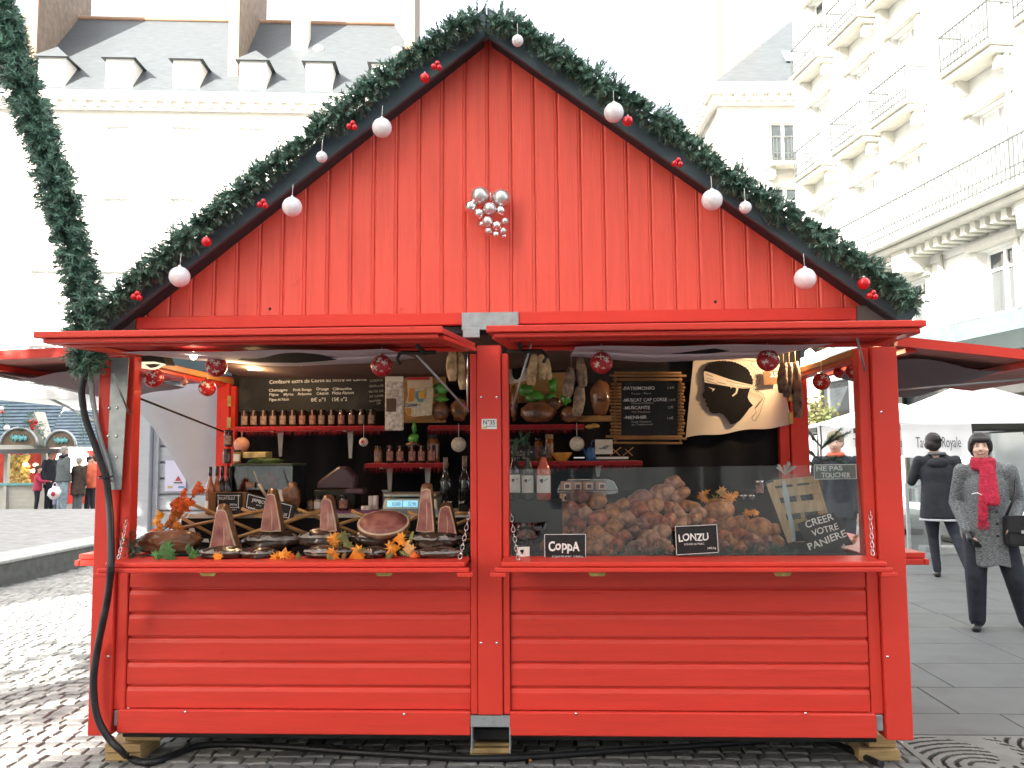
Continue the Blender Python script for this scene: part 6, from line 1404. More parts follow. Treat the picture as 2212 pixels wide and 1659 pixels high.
put('ribbon', MB().poly3([hq(x, y, Yc-.025) for x, y in ((1070,310),(1095,310),(1140,480),(1150,600),(1195,780),(1200,905),(1165,915),(1150,780),(1110,600),(1075,450))], (0,.002,0)), M('blue_white_ribbon', (.55,.64,.70), rough=.3, var=.15), cr)
CEL = thin_glass('cellophane', (.97,.97,.96), .03, .12)
put('cellophane', MB().poly3([hq(x, y, Yc-.03) for x, y in ((900,320),(1080,250),(1390,240),(1510,630),(1200,940),(1120,930))], (0,.001,0)), CEL, cr)
mb = MB(); rr = random.Random(4)
for k in range(13):
    a = rr.uniform(-1.1, 1.1); e = hq(1100+math.sin(a)*120, 250-math.cos(a)*rr.uniform(90,150), Yc-.02+rr.uniform(-.03,.03)); b_ = hq(1095, 250, Yc-.02); sd = V3((.008,.004,0))
    mb.add([b_-sd*.4, b_+sd*.4, e+sd, e-sd], [(0,1,2,3)])
put('film_bow', mb, M('clear_film', (.5,.48,.45), rough=.12, var=.3, coat=.6), cr)
# glass bowl, bottle label and cable of stuff behind the left end of the right glass
t = thing('glass_bowl', 'clear glass bowl with dry snacks under the wine bottles', 'bowl', q('G', 400, 1090, .10))
put('glass', MB().lathe([(.03,0),(.055,.004),(.095,.05),(.112,.12),(.110,.12),(.092,.052),(.05,.01)], c=q('G', 400, 1090, .10), n=20), GLASS, t)
mb = MB()
for k in range(26): mb.ell(q('G', 300+rr.uniform(-30,210), 960+rr.uniform(-60,110), .10+rr.uniform(-.04,.03)), .016, .014, .012, 8, 6, amp=.3, seed=k)
put('snack', mb, SAUS[3], t, kind='stuff')
t = slate('bottle_card', 'G', ((290,1105),(432,1100),(430,1205),(310,1212)), -.02, 'small white card with a printed head beside the COPPA sign', mt=LABW, cat='card')
put('print', MB().prism([(q('G', a_, b2, -.022).x, q('G', a_, b2, -.022).z) for a_, b2 in ((325,1135),(360,1128),(368,1150),(352,1182),(340,1180),(338,1160),(325,1155))], -.0245, -.022), BLACKG, t)

# ------------------------------------------------------------ odds and ends on the shelves and the back table
def box_thing(name, c, x0, y0, x1, y1, Y, d, mt, label, cat, bevel=.003, parts=()):
    a, b_ = q(c, x0, y1, Y), q(c, x1, y0, Y)
    t = put(name, MB().box(a.x, b_.x, Y, Y+d, a.z, b_.z), mt, label=label, cat=cat, bevel=bevel)
    for nm, u0, v0, u1, v1, m2 in parts:
        p0, p1 = q(c, u0, v1, Y-.003), q(c, u1, v0, Y-.003); put(nm, MB().box(p0.x, p1.x, Y-.0035, Y-.001, p0.z, p1.z), m2, t)
    return t
GLIT = M('glitter_packet', (.50,.45,.42), rough=.25, var=.4, vs=45, c2=(.62,.58,.55), bump=.9, bs=90, coat=.5)
box_thing('glitter_packet', 'B', 1012, 600, 1225, 1215, 1.15, .02, GLIT, 'long sparkly white packet hanging between the chalkboards and the oven glove', 'packet', .008, (('header',1018,602,1220,662,LABW),('label',1030,850,1140,1000,M('packet_brown', (.10,.06,.045)))))
mg = thing('oven_glove', 'cream oven glove with orange trim and blue Corsica lettering in its packet', 'oven glove', q('B', 1400, 1060, 1.16))
def bpoly(nm, pts, mt, Y): put(nm, MB().prism([(q('B', a_, b2, Y).x, q('B', a_, b2, Y).z) for a_, b2 in pts], Y, Y+.008 if nm == 'glove' else Y+.001), mt, mg)
bpoly('glove', [(1270,740),(1560,735),(1550,900),(1540,1040),(1400,1050),(1340,1060),(1270,1040),(1238,980),(1250,880),(1275,820)], M('glove_cloth', (.58,.54,.42), rough=.8, var=.2, vs=50), 1.16)
bpoly('trim', [(1290,740),(1345,740),(1335,880),(1275,890)], M('glove_orange', (.60,.24,.03), rough=.8), 1.157); bpoly('trim', [(1255,960),(1310,960),(1305,1045),(1270,1035)], MATS['glove_orange'], 1.157)
bpoly('print', [(1365,770),(1440,760),(1470,800),(1440,890),(1390,890),(1355,830)], M('glove_blue', (.10,.26,.38), rough=.8), 1.157); bpoly('print', [(1390,790),(1470,735),(1460,850),(1400,860)], M('glove_yellow', (.65,.38,.05), rough=.8), 1.154)
bpoly('header_card', [(1265,612),(1550,606),(1552,725),(1268,738)], M('header_card', (.55,.45,.33), rough=.5), 1.155); bpoly('header_stripe', [(1266,612),(1518,608),(1518,642),(1268,645)], M('header_red', (.45,.03,.04), rough=.5), 1.152)
text('Corsica', q('B', 1250, 948, 1.154), q('B', 1378, 935, 1.154), 40*.1919*pxm(1.15), M('corsica_blue', (.03,.10,.28)), mg, shear=.3, bold=.02)
def packet(label, c, x0, y0, x1, y1, Y, z=None, bow=None, seed=0):
    s_ = CR[c][2]*pxm(Y); ctr = q(c, (x0+x1)/2, (y0+y1)/2, Y)
    t = thing('biscuit_packet', label, 'packet', (ctr.x, Y, ctr.z-(y1-y0)/2*s_), 'biscuit packets tied with green film')
    put('packet', MB().ell(ctr, (x1-x0)/2*s_*1.05, .045, (y1-y0)/2*s_*1.08, 14, 10, amp=.28, fr=2.2, seed=seed+3), CELLO, t)
    put('label', MB().box(ctr.x-40*s_, ctr.x+45*s_, Y-.053, -.0505+Y, ctr.z-50*s_, ctr.z-10*s_), M('packet_label', (.10,.05,.025), rough=.4, var=.5, vs=120), t)
    if bow:
        for k, (bx_, by_, r1, r2) in enumerate(bow): put('green_film', MB().ell(q(c, bx_, by_, Y-.01), r1*s_, .02, r2*s_, 12, 8, amp=.5, fr=2.5, seed=seed+k*3), GREENC, t)
    return t
packet('biscuit packet with a green bow left of the floury sausages', 'B', 1545, 880, 1735, 1100, 1.22, bow=((1650,740,90,65),(1645,860,80,40)), seed=1)
packet('brown biscuit packet without a bow just left of the centre post', 'B', 1760, 850, 1945, 1100, 1.22, seed=2)
packet('fruit packet tied with green film on the lower left shelf', 'B', 1260, 1330, 1400, 1400, 1.2, bow=((1335,1300,60,55),(1345,1180,25,70)), seed=3)
packet('broad biscuit packet with large green bow right of the centre post', 'C', 320, 900, 720, 1110, 1.22, bow=((390,760,85,70),(480,830,110,60)), seed=4)
packet('copper coloured packet with a bright green standing ribbon', 'C', 590, 840, 800, 980, 1.27, bow=((690,700,50,85),(660,830,70,40)), seed=5)
packet('biscuit packet half hidden by the dark sausages', 'C', 785, 945, 980, 1110, 1.22, bow=((840,850,55,70),), seed=6)
packet('orange packet at the far left of the right upper shelf', 'C', 210, 720, 300, 1100, 1.28, seed=7)
packet('dark foil packet right of the hanging dark sausages', 'C', 1110, 660, 1340, 1030, 1.25, seed=8)
# shelf trinkets
p = q('C', 792, 1535, 1.15); put('orange_bowl', MB().lathe([(.028,0),(.034,.004),(.062,.045),(.064,.052),(.058,.05),(.03,.012)], c=(p.x, 1.15, zD), n=18), M('orange_glaze', (.55,.27,.05), rough=.3), label='small orange bowl on the lower right shelf', cat='bowl')
wc = thing('watering_can', 'blue toy watering can on the lower right shelf', 'watering can', (q('C',1120,1480,1.2).x, 1.2, zD)); s_ = .1919*pxm(1.2); BL = M('blue_tin', (.03,.12,.34), rough=.4, var=.3)
p = V3((q('C',1120,1480,1.2).x, 1.2, zD))
put('body', MB().lathe([(55*s_,0),(58*s_,.004),(50*s_,130*s_),(38*s_,150*s_)], c=p, n=14), BL, wc); put('handle', MB().tube([p+V3((0,0,150*s_)), p+V3((20*s_,0,230*s_)), p+V3((75*s_,0,200*s_)), p+V3((55*s_,0,90*s_))], .004, 6), BL, wc); put('spout', MB().tube([p+V3((-45*s_,0,40*s_)), p+V3((-80*s_,0,140*s_))], .005, 6), BL, wc)
cd = box_thing('drawing_card', 'C', 1172, 1312, 1366, 1478, 1.14, .004, LABW, 'white card with a pencil drawing of a fish shape on the lower right shelf', 'card', 0)
put('drawing', MB().tube([q('C', x, y, 1.137) for x, y in ((1215,1405),(1225,1420),(1290,1400),(1340,1385),(1290,1380),(1260,1400),(1270,1420),(1300,1410),(1310,1385))], .0016, 4), IRON, cd)
box_thing('white_box', 'C', 1188, 1507, 1545, 1535, 1.09, .1, LABW, 'flat white box lying on the lower right shelf', 'box')
box_thing('small_plate_stand', 'C', 930, 1505, 1052, 1530, 1.1, .06, STEEL, 'small silver stand under the hanging woolly ball', 'stand')
for i, x in enumerate((1390, 1530)):
    dk = thing('toy_deckchair', ('left' if not i else 'right')+' toy deckchair on the white box of the lower right shelf', 'toy', q('C', x, 1500, 1.12), 'toy deckchairs')
    for a_, b2 in (((-50,1495),(70,1400)), ((60,1495),(-20,1420))):
        for dy in (0, .04): put('slat', MB().tube([q('C', x+a_[0], a_[1], 1.12+dy), q('C', x+b2[0], b2[1], 1.12+dy)], .0025, 5), DOWEL, dk)
    put('cloth', MB().sheet(lambda u, v: q('C', x-40+105*u, 1480-80*u+25*math.sin(math.pi*u), 1.12+.04*v), 8, 1), M('deck_cloth', (.45,.16,.12), rough=.8), dk)
for i, (x, y) in enumerate(((1110, 1170), (1165, 1160))):
    put('espadrille', MB().ell(q('C', x, y, 1.17), .030, .014, .014, 12, 8, amp=.15), M('straw', (.50,.30,.10), rough=.8, var=.3, vs=30), label=('left' if not i else 'right')+' straw slipper of the small pair hanging beside the wine board', cat='slipper', group='small straw slippers')
# back table: slicer, cups, canister, scale, glass case
p0 = q('F', 330, 450, .92)
sl = thing('meat_slicer', 'rounded purple grey meat slicer on the back table', 'slicer', (p0.x, .92, 1.187)); SLM = M('slicer_cover', (.085,.045,.055), rough=.35, var=.15)
put('hood', MB().prism([(q('F', x, y, .92).x, q('F', x, y, .92).z) for x, y in ((120,450),(118,380),(150,345),(330,215),(370,192),(425,196),(455,215),(535,310),(542,340),(530,452))], .86, .98), SLM, sl, bevel=.012)
put('base', MB().box(q('F',100,0,.9).x, q('F',560,0,.9).x, .82, 1.0, 1.187, q('F',300,452,.9).z), IRON, sl, bevel=.006); put('carriage', MB().box(q('F',440,0,.85).x, q('F',640,0,.85).x, .78, .9, q('F',500,500,.85).z, q('F',500,440,.85).z), SLM, sl, bevel=.006)
for i, (x, yt) in enumerate(((705, 375), (760, 372), (660, 480), (715, 480))):
    pz = q('F', x, 545, .80+.02*i); s_ = .1919*pxm(.8)
    put('paper_roll', MB().lathe([(33*s_,0),(34*s_,.002),(34*s_,(545-yt)*s_-.002),(30*s_,(545-yt)*s_)], c=(pz.x, .80-.05*(i > 1), 1.187), n=14), M('white_plastic', (.62,.56,.54), rough=.3, var=.15), label=('tall' if i < 2 else 'short')+' white paper cup stack '+('on the left' if i % 2 == 0 else 'on the right')+' beside the steel canister', cat='cup stack', group='paper cup stacks')
pz = q('F', 875, 480, .86); s_ = .1919*pxm(.86)
put('steel_canister', MB().lathe([(52*s_,0),(42*s_,.01),(42*s_,170*s_),(62*s_,185*s_),(60*s_,187*s_)], c=(pz.x, .86, 1.187+.02), n=18), ZINC, label='steel canister behind the scale on the back table', cat='canister')
sc = thing('shop_scale', 'white electronic scale with two lit blue displays on the back table', 'scale', (q('F',1140,700,.62).x, .62, 1.187)); SCW = M('scale_body', (.56,.52,.43), rough=.45, var=.05)
zt = q('F', 1140, 555, .62).z
put('body', MB().add([(q('F',822,0,.58).x,.575,1.187),(q('F',1458,0,.58).x,.575,1.187),(q('F',1440,0,.6).x,.62,zt),(q('F',850,0,.6).x,.62,zt),(q('F',822,0,.58).x,.85,1.187),(q('F',1458,0,.58).x,.85,1.187),(q('F',1440,0,.6).x,.85,zt),(q('F',850,0,.6).x,.85,zt)], [(0,1,2,3),(5,4,7,6),(3,2,6,7),(4,0,3,7),(1,5,6,2),(4,5,1,0)]), SCW, sc, bevel=.006)
put('pan', MB().box(q('F',850,0,.6).x, q('F',1440,0,.6).x, .585, .88, zt+.012, zt+.026), M('scale_pan', (.50,.47,.40), rough=.3, metal=.4), sc, bevel=.005)
put('foot_rim', MB().box(q('F',822,0,.57).x, q('F',1456,0,.57).x, .565, .574, 1.187, q('F',1140,672,.57).z), M('scale_grey', (.22,.24,.26)), sc)
LCD = M('blue_display', (.22,.48,.62), rough=.3, emit=.22, var=.05)
for x0, x1, s in ((885, 1050, '0,000'), (1062, 1225, '32,90')):
    a_ = [q('F', x, y, .572) for x, y in ((x0,648),(x1,648),(x1,578),(x0,578))]
    d = put('display', MB().prism([(p.x, p.z) for p in a_], .566, .573), LCD, sc); text(s, q('F', x0+55, 636, .565), q('F', x1-18, 636, .565), 40*.1919*pxm(.56), M('lcd_ink', (.03,.08,.12)), d)
gc = thing('glass_case', 'low glass display case with sliced ham on the left back table', 'display case', (q('E',1680,690,.75).x, .75, 1.187))
a, b_ = q('E', 1335, 690, .70), q('E', 2030, 190, .70)
put('glass', MB().box(a.x, b_.x, .70, .704, 1.19, b_.z), thin_glass('case_glass', (.75,.8,.78), .08, .05), gc); put('top', MB().box(a.x, b_.x, .69, .98, b_.z, b_.z+.014), M('case_top', (.05,.07,.045), rough=.3), gc, bevel=.003)
put('back', MB().box(a.x, b_.x, .97, .98, 1.187, b_.z-.002), DARK, gc); put('end', MB().box(a.x-.006, a.x-.001, .69, .98, 1.187, b_.z), DARK, gc)
put('ham', MB().ell(q('E', 1420, 330, .82), .05, .05, .10, 12, 9, amp=.2), M('purple_meat', (.22,.07,.08), rough=.35, var=.3), gc); put('red_flower', MB().ell(q('E', 1770, 380, .8), .05, .03, .055, 12, 9, amp=.9, fr=4), M('dark_red_flower', (.30,.035,.02), var=.4, vs=30), gc)
put('price_tag', MB().box(q('E',1515,0,.69).x, q('E',1612,0,.69).x, .683, .686, q('E',1560,440,.69).z, q('E',1560,370,.69).z), LABC, gc)
mg_ = box_thing('magazine', 'E', 1465, 30, 1725, 100, .80, .12, M('magazine_cover', (.42,.28,.10), rough=.35, var=.6, vs=14, c2=(.5,.40,.16)), 'colourful packet lying on top of the glass case', 'packet')
put('green_garnish', MB().ell(q('E', 1720, 140, .80), .10, .05, .018, 14, 8, amp=.8, fr=4), M('garnish', (.05,.09,.02), var=.5, vs=30), label='green garnish along the top of the glass case', cat='garnish')
put('bread_knife', MB().tube([q('E', 1595, 250, .45), q('E', 1650, 390, .45)], .0035, 6).tube([q('E', 1650, 390, .45), q('E', 1735, 535, .45)], .008, 6), M('bone_handle', (.42,.33,.24)), label='thin knife with pale handle standing behind the tall ham piece', cat='knife')
lying_ham('brown wrinkled ham end standing behind the right end of the tilted sign', 'E', 2020, 540, 95, 120, .62, RIND, False, 31, .05)
box_thing('white_packet', 'E', 1842, 460, 1935, 590, .66, .05, LABW, 'small white packet beside the brown ham end', 'packet')
put('napkin', MB().poly3([q('E', x, y, .36) for x, y in ((820,1010),(870,890),(920,885),(950,1000),(1080,1010),(1090,1050),(900,1040))], (0,.003,0)), LABW, label='folded white napkin behind the left lying ham', cat='napkin')
# lamps
t = thing('heater_lamp', 'black boxy lamp with cream reflector under the left flap', 'lamp', q('A', 430, 480, .13))
put('housing', MB().prism([(q('A', x, y, .13).x, q('A', x, y, .13).z) for x, y in ((262,340),(575,335),(640,490),(258,470))], .13, .25), IRON, t, bevel=.004)
put('reflector', MB().prism([(q('A', x, y, .12).x, q('A', x, y, .12).z) for x, y in ((255,500),(360,472),(520,470),(640,498),(545,552),(480,566),(340,545))], .115, .128), M('reflector_cream', (.72,.62,.42), rough=.3, emit=.25), t)
put('grille', MB().prism([(q('A', x, y, .11).x, q('A', x, y, .11).z) for x, y in ((390,502),(500,492),(585,502),(520,535),(460,545))], .111, .114), M('grille_dark', (.16,.13,.09), rough=.4), t)
WARML = (1.0, .66, .34)
def lamp(p, e, r=.03):
    L_ = bpy.data.lights.new('lamp_light', 'POINT'); L_.energy = e; L_.color = WARML; L_.shadow_soft_size = r
    o = bpy.data.objects.new('lamp_light', L_); col.objects.link(o); o.location = p
BULB = M('lit_bulb', (1, .86, .62), emit=6.0)
p = q('A', 978, 395, -.22); t = thing('lit_bulb', 'round lit bulb glowing under the left flap', 'lamp', p); put('bulb', MB().ell(p, .017, .017, .019, 12, 8), BULB, t); put('socket', MB().lathe([(.012,.018),(.014,.02),(.014,.06)], c=p, n=10), IRON, t) if False else None; lamp(p+V3((0,.5,-.04)), .7)
a_ = [q('A', x, y, .95) for x, y in ((1618,475),(1832,472),(1858,575),(1640,568))]; t = thing('floodlight', 'square lit floodlight above the jam board', 'lamp', a_[3])
put('lens', MB().prism([(p.x, p.z) for p in a_], .946, .95), M('lit_lens', (1,.88,.66), emit=5.0), t); put('housing', MB().prism([(p.x, p.z+.004) for p in a_], .952, 1.02), IRON, t, bevel=.004); lamp((a_[0]+a_[2])/2+V3((0,-.06,-.03)), 1.6)
p = q('D', 1530, 350, 1.05); t = thing('lit_bulb', 'bright lit lamp in the upper right corner of the stall', 'lamp', p); put('bulb', MB().ell(p, .030, .03, .026, 12, 8), BULB, t); put('socket', MB().lathe([(.012,.02),(.016,.024),(.016,.06)], c=p, n=10), IRON, t); lamp(p+V3((-.03,-.1,.0)), 4.0)
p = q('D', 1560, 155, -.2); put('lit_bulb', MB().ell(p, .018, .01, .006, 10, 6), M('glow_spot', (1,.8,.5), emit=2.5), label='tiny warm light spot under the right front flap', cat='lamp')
# fir branch outside the right opening
ft = thing('fir_tree', 'small dark fir tree top seen through the right side opening', 'tree', base(1775, 7.2))
F0 = lambda x, y, Y=2.6: q('D', x, y, Y)
mb = MB()
for pth in ([(1640,1700),(1660,1550),(1655,1430),(1662,1340),(1650,1150)], [(1660,1420),(1740,1330),(1840,1235)], [(1670,1400),(1790,1320),(1915,1260)], [(1655,1390),(1600,1330),(1570,1290)], [(1655,1540),(1590,1500),(1560,1470)], [(1660,1560),(1760,1530),(1860,1560)], [(1655,1650),(1570,1600),(1540,1580)], [(1660,1640),(1780,1620),(1900,1640)]):
    pts = [F0(x, y) for x, y in pth]; put('branch', MB().tube(pts, .006, 5), M('fir_bark', (.05,.035,.02)), ft)
    if pth[0] == (1640,1700): continue
    for i in range(len(pts)-1):
        for k in range(7): twig(mb, pts[i]+(pts[i+1]-pts[i])*(k/7), (pts[i+1]-pts[i]), .07, 22, .045, rnd, .002)
put('needles', mb, NEEDLD, ft)
put('trunk', MB().tube([V3((F0(1640,1700).x, 2.6, GZ)), F0(1640,1700)], .02, 6), MATS['fir_bark'], ft)

# ------------------------------------------------------------ people
SKIN = M('skin', (.66,.42,.32), rough=.5, var=.12, vs=12); HAIRK = M('black_hair', (.016,.012,.012), rough=.45, var=.4, vs=60, st=(4,4,1), bump=.6, bs=60)
HAIRG = M('grey_hair', (.30,.28,.26), rough=.6, var=.3, vs=40); HAIRB = M('brown_hair', (.06,.032,.02), rough=.5, var=.4, vs=40)
TWEED = M('grey_tweed', (.10,.11,.115), rough=.95, var=.5, vs=55, st=(1,1,3), c2=(.17,.185,.19), bump=.6, bs=150)
SCARF = M('crimson_scarf', (.40,.018,.045), rough=.9, var=.35, vs=40, bump=.9, bs=90); NAVY = M('navy_cloth', (.016,.020,.030), rough=.8, var=.3, vs=20, bump=.3, bs=80)
BLKCL = M('black_jacket', (.012,.014,.020), rough=.75, var=.35, vs=14, bump=.5, bs=18); LEATH = M('black_leather', (.014,.014,.016), rough=.35, var=.3, vs=20, bump=.3, bs=60)
GREYK = M('grey_knit', (.10,.115,.12), rough=.9, var=.2, vs=30, bump=.4, bs=80); JEAN = M('pale_jeans', (.25,.32,.36), rough=.85, var=.25, vs=15); BROWNC = M('brown_coat', (.045,.030,.022), rough=.8, var=.3, vs=12)
PINKC = M('pink_red_jacket', (.42,.03,.075), rough=.6, var=.2, vs=12, bump=.4, bs=22); ORANC = M('orange_jacket', (.66,.13,.06), rough=.55, var=.15, vs=10, bump=.4, bs=20); LAVC = M('lavender_cloth_kid', (.24,.22,.36), rough=.8); BEIGEK = M('beige_knit', (.30,.255,.16), rough=.95, var=.3, vs=60, bump=.8, bs=90)
SHOE = M('black_shoe', (.012,.012,.013), rough=.3, var=.2); BAGW = M('white_plastic_bag', (.68,.66,.68), rough=.4, var=.1, bump=.7, bs=14)
def hand(mb, wr, d, palm, side, k=1.0, curl=.8):
    """palm with four unequal curled fingers and a thumb; d: finger direction, palm: palm normal"""
    d = V3(d).normalized(); n_ = V3(palm).normalized(); s = d.cross(n_).normalized()*side
    c = V3(wr)+d*.045*k; capsule(mb, V3(wr), .022*k, c+d*.025*k, .030*k, n=10, k=3)
    for i, (o, L_) in enumerate(((-.026,.062),(-.009,.075),(.009,.07),(.025,.055))):
        b_ = c+s*(o*k)+d*.035*k; m1 = b_+(d*math.cos(curl*.5)+n_*math.sin(curl*.5))*L_*.5*k; m2 = m1+(d*math.cos(curl*1.4)+n_*math.sin(curl*1.4))*L_*.5*k
        capsule(mb, b_, .0095*k, m1, .009*k, n=8, k=2); capsule(mb, m1, .009*k, m2, .0075*k, n=8, k=2)
    b_ = c-s*.028*k-d*.01*k; t1 = b_+(d*.6-s*.6+n_*.4).normalized()*.035*k; capsule(mb, b_, .012*k, t1, .010*k, n=8, k=2); capsule(mb, t1, .010*k, t1+(d*.8+n_*.5).normalized()*.03*k, .008*k, n=8, k=2)
def head_shape(mb, c, k=1.0, fy=-1):
    """skull, jaw, nose, ears round c; fy=-1: face towards -y"""
    c = V3(c); mb.ell(c+V3((0,-fy*.012*k,.028*k)), .074*k, .092*k, .088*k, 16, 12)
    mb.ell(c+V3((0,fy*.022*k,-.035*k)), .060*k, .066*k, .078*k, 16, 12); mb.ell(c+V3((0,fy*.055*k,-.078*k)), .028*k, .026*k, .024*k, 10, 8)
    capsule(mb, c+V3((0,fy*.082*k,.018*k)), .008*k, c+V3((0,fy*.102*k,-.022*k)), .014*k, n=8, k=3)
    for s in (-1, 1): mb.ell(c+V3((s*.075*k,0,-.005*k)), .012*k, .022*k, .032*k, 8, 6); mb.ell(c+V3((s*.035*k,fy*.062*k,-.028*k)), .026*k, .024*k, .026*k, 8, 6); mb.ell(c+V3((s*.028*k,fy*.078*k,.030*k)), .026*k, .012*k, .008*k, 8, 6)
def face(parent, c, k=1.0, fy=-1, smile=True):
    c = V3(c)
    for s in (-1, 1):
        e = put('eye', MB().ell(c+V3((s*.030*k,fy*.079*k,.010*k)), .014*k, .008*k, .0075*k, 10, 7), M('eye_white', (.62,.58,.55), rough=.3), parent, local=True)
        put('iris', MB().ell(c+V3((s*.030*k,fy*.0845*k,.010*k)), .006*k, .004*k, .0065*k, 8, 6), HAIRK, e, local=True)
        put('eyebrow', MB().tube([c+V3((s*.012*k,fy*.091*k,.032*k)), c+V3((s*.03*k,fy*.092*k,.038*k)), c+V3((s*.052*k,fy*.078*k,.032*k))], .0035*k, 5), HAIRK, parent, local=True)
    m_ = [c+V3((x*k, fy*(.086-abs(x)*.25)*k, (-.060+(x*x*9 if smile else 0))*k)) for x in (-.030,-.018,0,.018,.030)]
    put('mouth', MB().tube(m_, [.003*k,.007*k,.008*k,.007*k,.003*k], 6), M('lips', (.34,.07,.07), rough=.4), parent, local=True)
    if smile: put('teeth', MB().tube([p+V3((0,fy*.004*k,.001*k)) for p in m_[1:4]], .0035*k, 5), LABW, parent, local=True)
def person(label, pos, H, rot=0, lod=0, legs=None, arms=None, hairm=HAIRK, hairf=None, coat=None, coat_len=.42, coat_w=1.0, trous=NAVY, shoe=SHOE, head_dx=0, head_dy=0, fine=.02, group=None, headc=None, faced=True, gloves=None, flare=1.0, sh=.115):
    """legs: two (hip, knee, ankle, toe) lists; arms: two (shoulder, elbow, wrist) lists, all as fractions of H"""
    t = thing('person', label, 'person', pos, group, rot); S = lambda p: V3(p)*H
    legs = legs or [((-.05,0,.50),(-.05,-.01,.28),(-.05,.01,.045),(-.055,-.075,.02)), ((.05,0,.50),(.05,.01,.28),(.05,.03,.045),(.055,-.05,.02))]
    arms = arms or [((-sh,0,.805),(-sh-.03,.01,.64),(-sh-.025,-.03,.50)), ((sh,0,.805),(sh+.03,.01,.64),(sh+.025,-.03,.50))]
    hc = S((head_dx, head_dy-.01, .922)); k = H/1.68*(1.0 if H > 1.3 else 1.18)
    mb = MB(); capsule(mb, S((0,0,.52)), .09*H, S((0,0,.62)), .075*H, 1.15, .85); capsule(mb, S((0,0,.62)), .062*H, S((0,0,.70)), .060*H, 1.2, .8); capsule(mb, S((-.05,0,.755)), .036*H, S((.05,0,.755)), .036*H)
    capsule(mb, S((0,.005,.80)), .036*H, hc+V3((0,.01*H,-.04*H)), .031*H); head_shape(mb, hc, k)
    for hp, kn, an, to in legs: capsule(mb, S(hp), .050*H, S(kn), .028*H); capsule(mb, S(kn), .028*H, S(an), .018*H)
    for i, (s_, e_, w_) in enumerate(arms):
        capsule(mb, S(s_)-V3((0,0,.02*H)), .024*H, S(e_), .023*H); capsule(mb, S(e_), .023*H, S(w_), .017*H)
        d = (S(w_)-S(e_)).normalized()
        hand(mb, S(w_), d+V3((0,-.15,0)), (1 if i == 0 else -1, 0, 0), 1 if i == 0 else -1, k*.95)
    body = blob('body', mb, SKIN, t, vox=fine*.6 if lod == 0 else fine, smooth=1 if lod == 0 else 2)
    if faced: face(t, hc, k)
    # trousers
    mb = MB()
    for hp, kn, an, to in legs:
        capsule(mb, S(hp), .066*H, S(kn), .046*H*flare); capsule(mb, S(kn), .046*H*flare, S(an)+V3((0,0,.004*H)), .036*H*flare)
    mb.ell(S((0,0,.52)), .105*H, .080*H, .06*H); put_ = blob('trousers', mb, trous, t, vox=fine, smooth=3)
    for hp, kn, an, to in legs:
        mb = MB(); a, b_ = S(an), S(to); capsule(mb, V3((a.x, a.y+.02, max(a.z-.045, .030))), .036*H/1.6, V3((b_.x, b_.y-.03, max(b_.z-.01, .026))), .034*H/1.6, 1.0, 1.0); capsule(mb, a+V3((0,0,-.005)), .034*H/1.6, V3((a.x, a.y, max(a.z-.04, .04))), .036*H/1.6)
        blob('shoe', mb, shoe, t, vox=.012, smooth=2, post=lambda v: V3((v.x, v.y, max(v.z, .002))))
    # coat with sleeves
    mb = MB(); z0 = coat_len
    capsule(mb, S((0,0,.80)), .050*H, S((0,0,.70)), .084*H*coat_w, 1.2, .88); capsule(mb, S((0,0,.72)), .084*H*coat_w, S((0,0,.60)), .082*H*coat_w, 1.2, .90)
    capsule(mb, S((0,0,.62)), .084*H*coat_w, S((0,0,z0+.005)), .098*H*coat_w, 1.18, .95); capsule(mb, S((-sh*.78,0,.792)), .040*H, S((sh*.78,0,.792)), .040*H, 1, .95); capsule(mb, S((-sh*.4,0,.815)), .036*H, S((sh*.4,0,.815)), .036*H, 1, .9)
    for s_, e_, w_ in arms: capsule(mb, S(s_), .039*H, S(e_), .033*H); capsule(mb, S(e_), .033*H, S(w_), .028*H)
    co = blob('coat', mb, coat, t, vox=fine*.8, smooth=4, post=lambda v: V3((v.x, v.y, max(v.z, z0*H+.012*math.sin(v.x*30)) if abs(v.x) < .13*H and v.z < (z0+.05)*H else v.z)))
    # hair
    if hairm:
        mb = MB(); mb.ell(hc+V3((0,.022*k,.042*k)), .088*k, .100*k, .088*k, 16, 12, amp=.10, fr=3)
        if hairf: hairf(mb, hc, k)
        else: mb.ell(hc+V3((0,.055*k,-.02*k)), .078*k, .055*k, .075*k, 12, 9, amp=.2, fr=3)
        blob('hair', mb, hairm, t, vox=.012 if lod == 0 else .02, smooth=1)
    return t, hc, k, S
# woman in the grey tweed coat
def hair_fringe(mb, hc, k):
    mb.ell(hc+V3((0,.055*k,-.02*k)), .085*k, .058*k, .085*k, 12, 9, amp=.2, fr=3)
    for s in (-1, 1): mb.ell(hc+V3((s*.076*k,-.005*k,.008*k)), .022*k, .050*k, .062*k, 10, 8, amp=.25, fr=3)
    for i in range(7): mb.ell(hc+V3(((-.054+.018*i)*k,-.080*k+abs(i-3)*.007*k,.058*k)), .018*k, .024*k, .027*k, 8, 6)
pz = atz(2146, 1360)
W_, hc, k, S = person('woman in grey tweed coat and crimson scarf walking towards the camera', (pz.x, pz.y, GZ), 1.63, rot=-.38, coat=TWEED, coat_len=.325, coat_w=1.02, trous=NAVY, hairm=HAIRK, hairf=hair_fringe, head_dx=-.018,
    legs=[((-.055,0,.50),(-.068,-.03,.27),(-.070,-.01,.045),(-.085,-.09,.02)), ((.055,0,.50),(.105,-.01,.27),(.155,.05,.045),(.175,-.03,.02))],
    arms=[((-.108,0,.80),(-.142,.030,.635),(-.10,-.07,.50)), ((.108,0,.80),(.145,.04,.64),(.11,-.06,.54))], fine=.016, flare=1.12)
mb = MB(); c = S((-.01,-.005,.835))
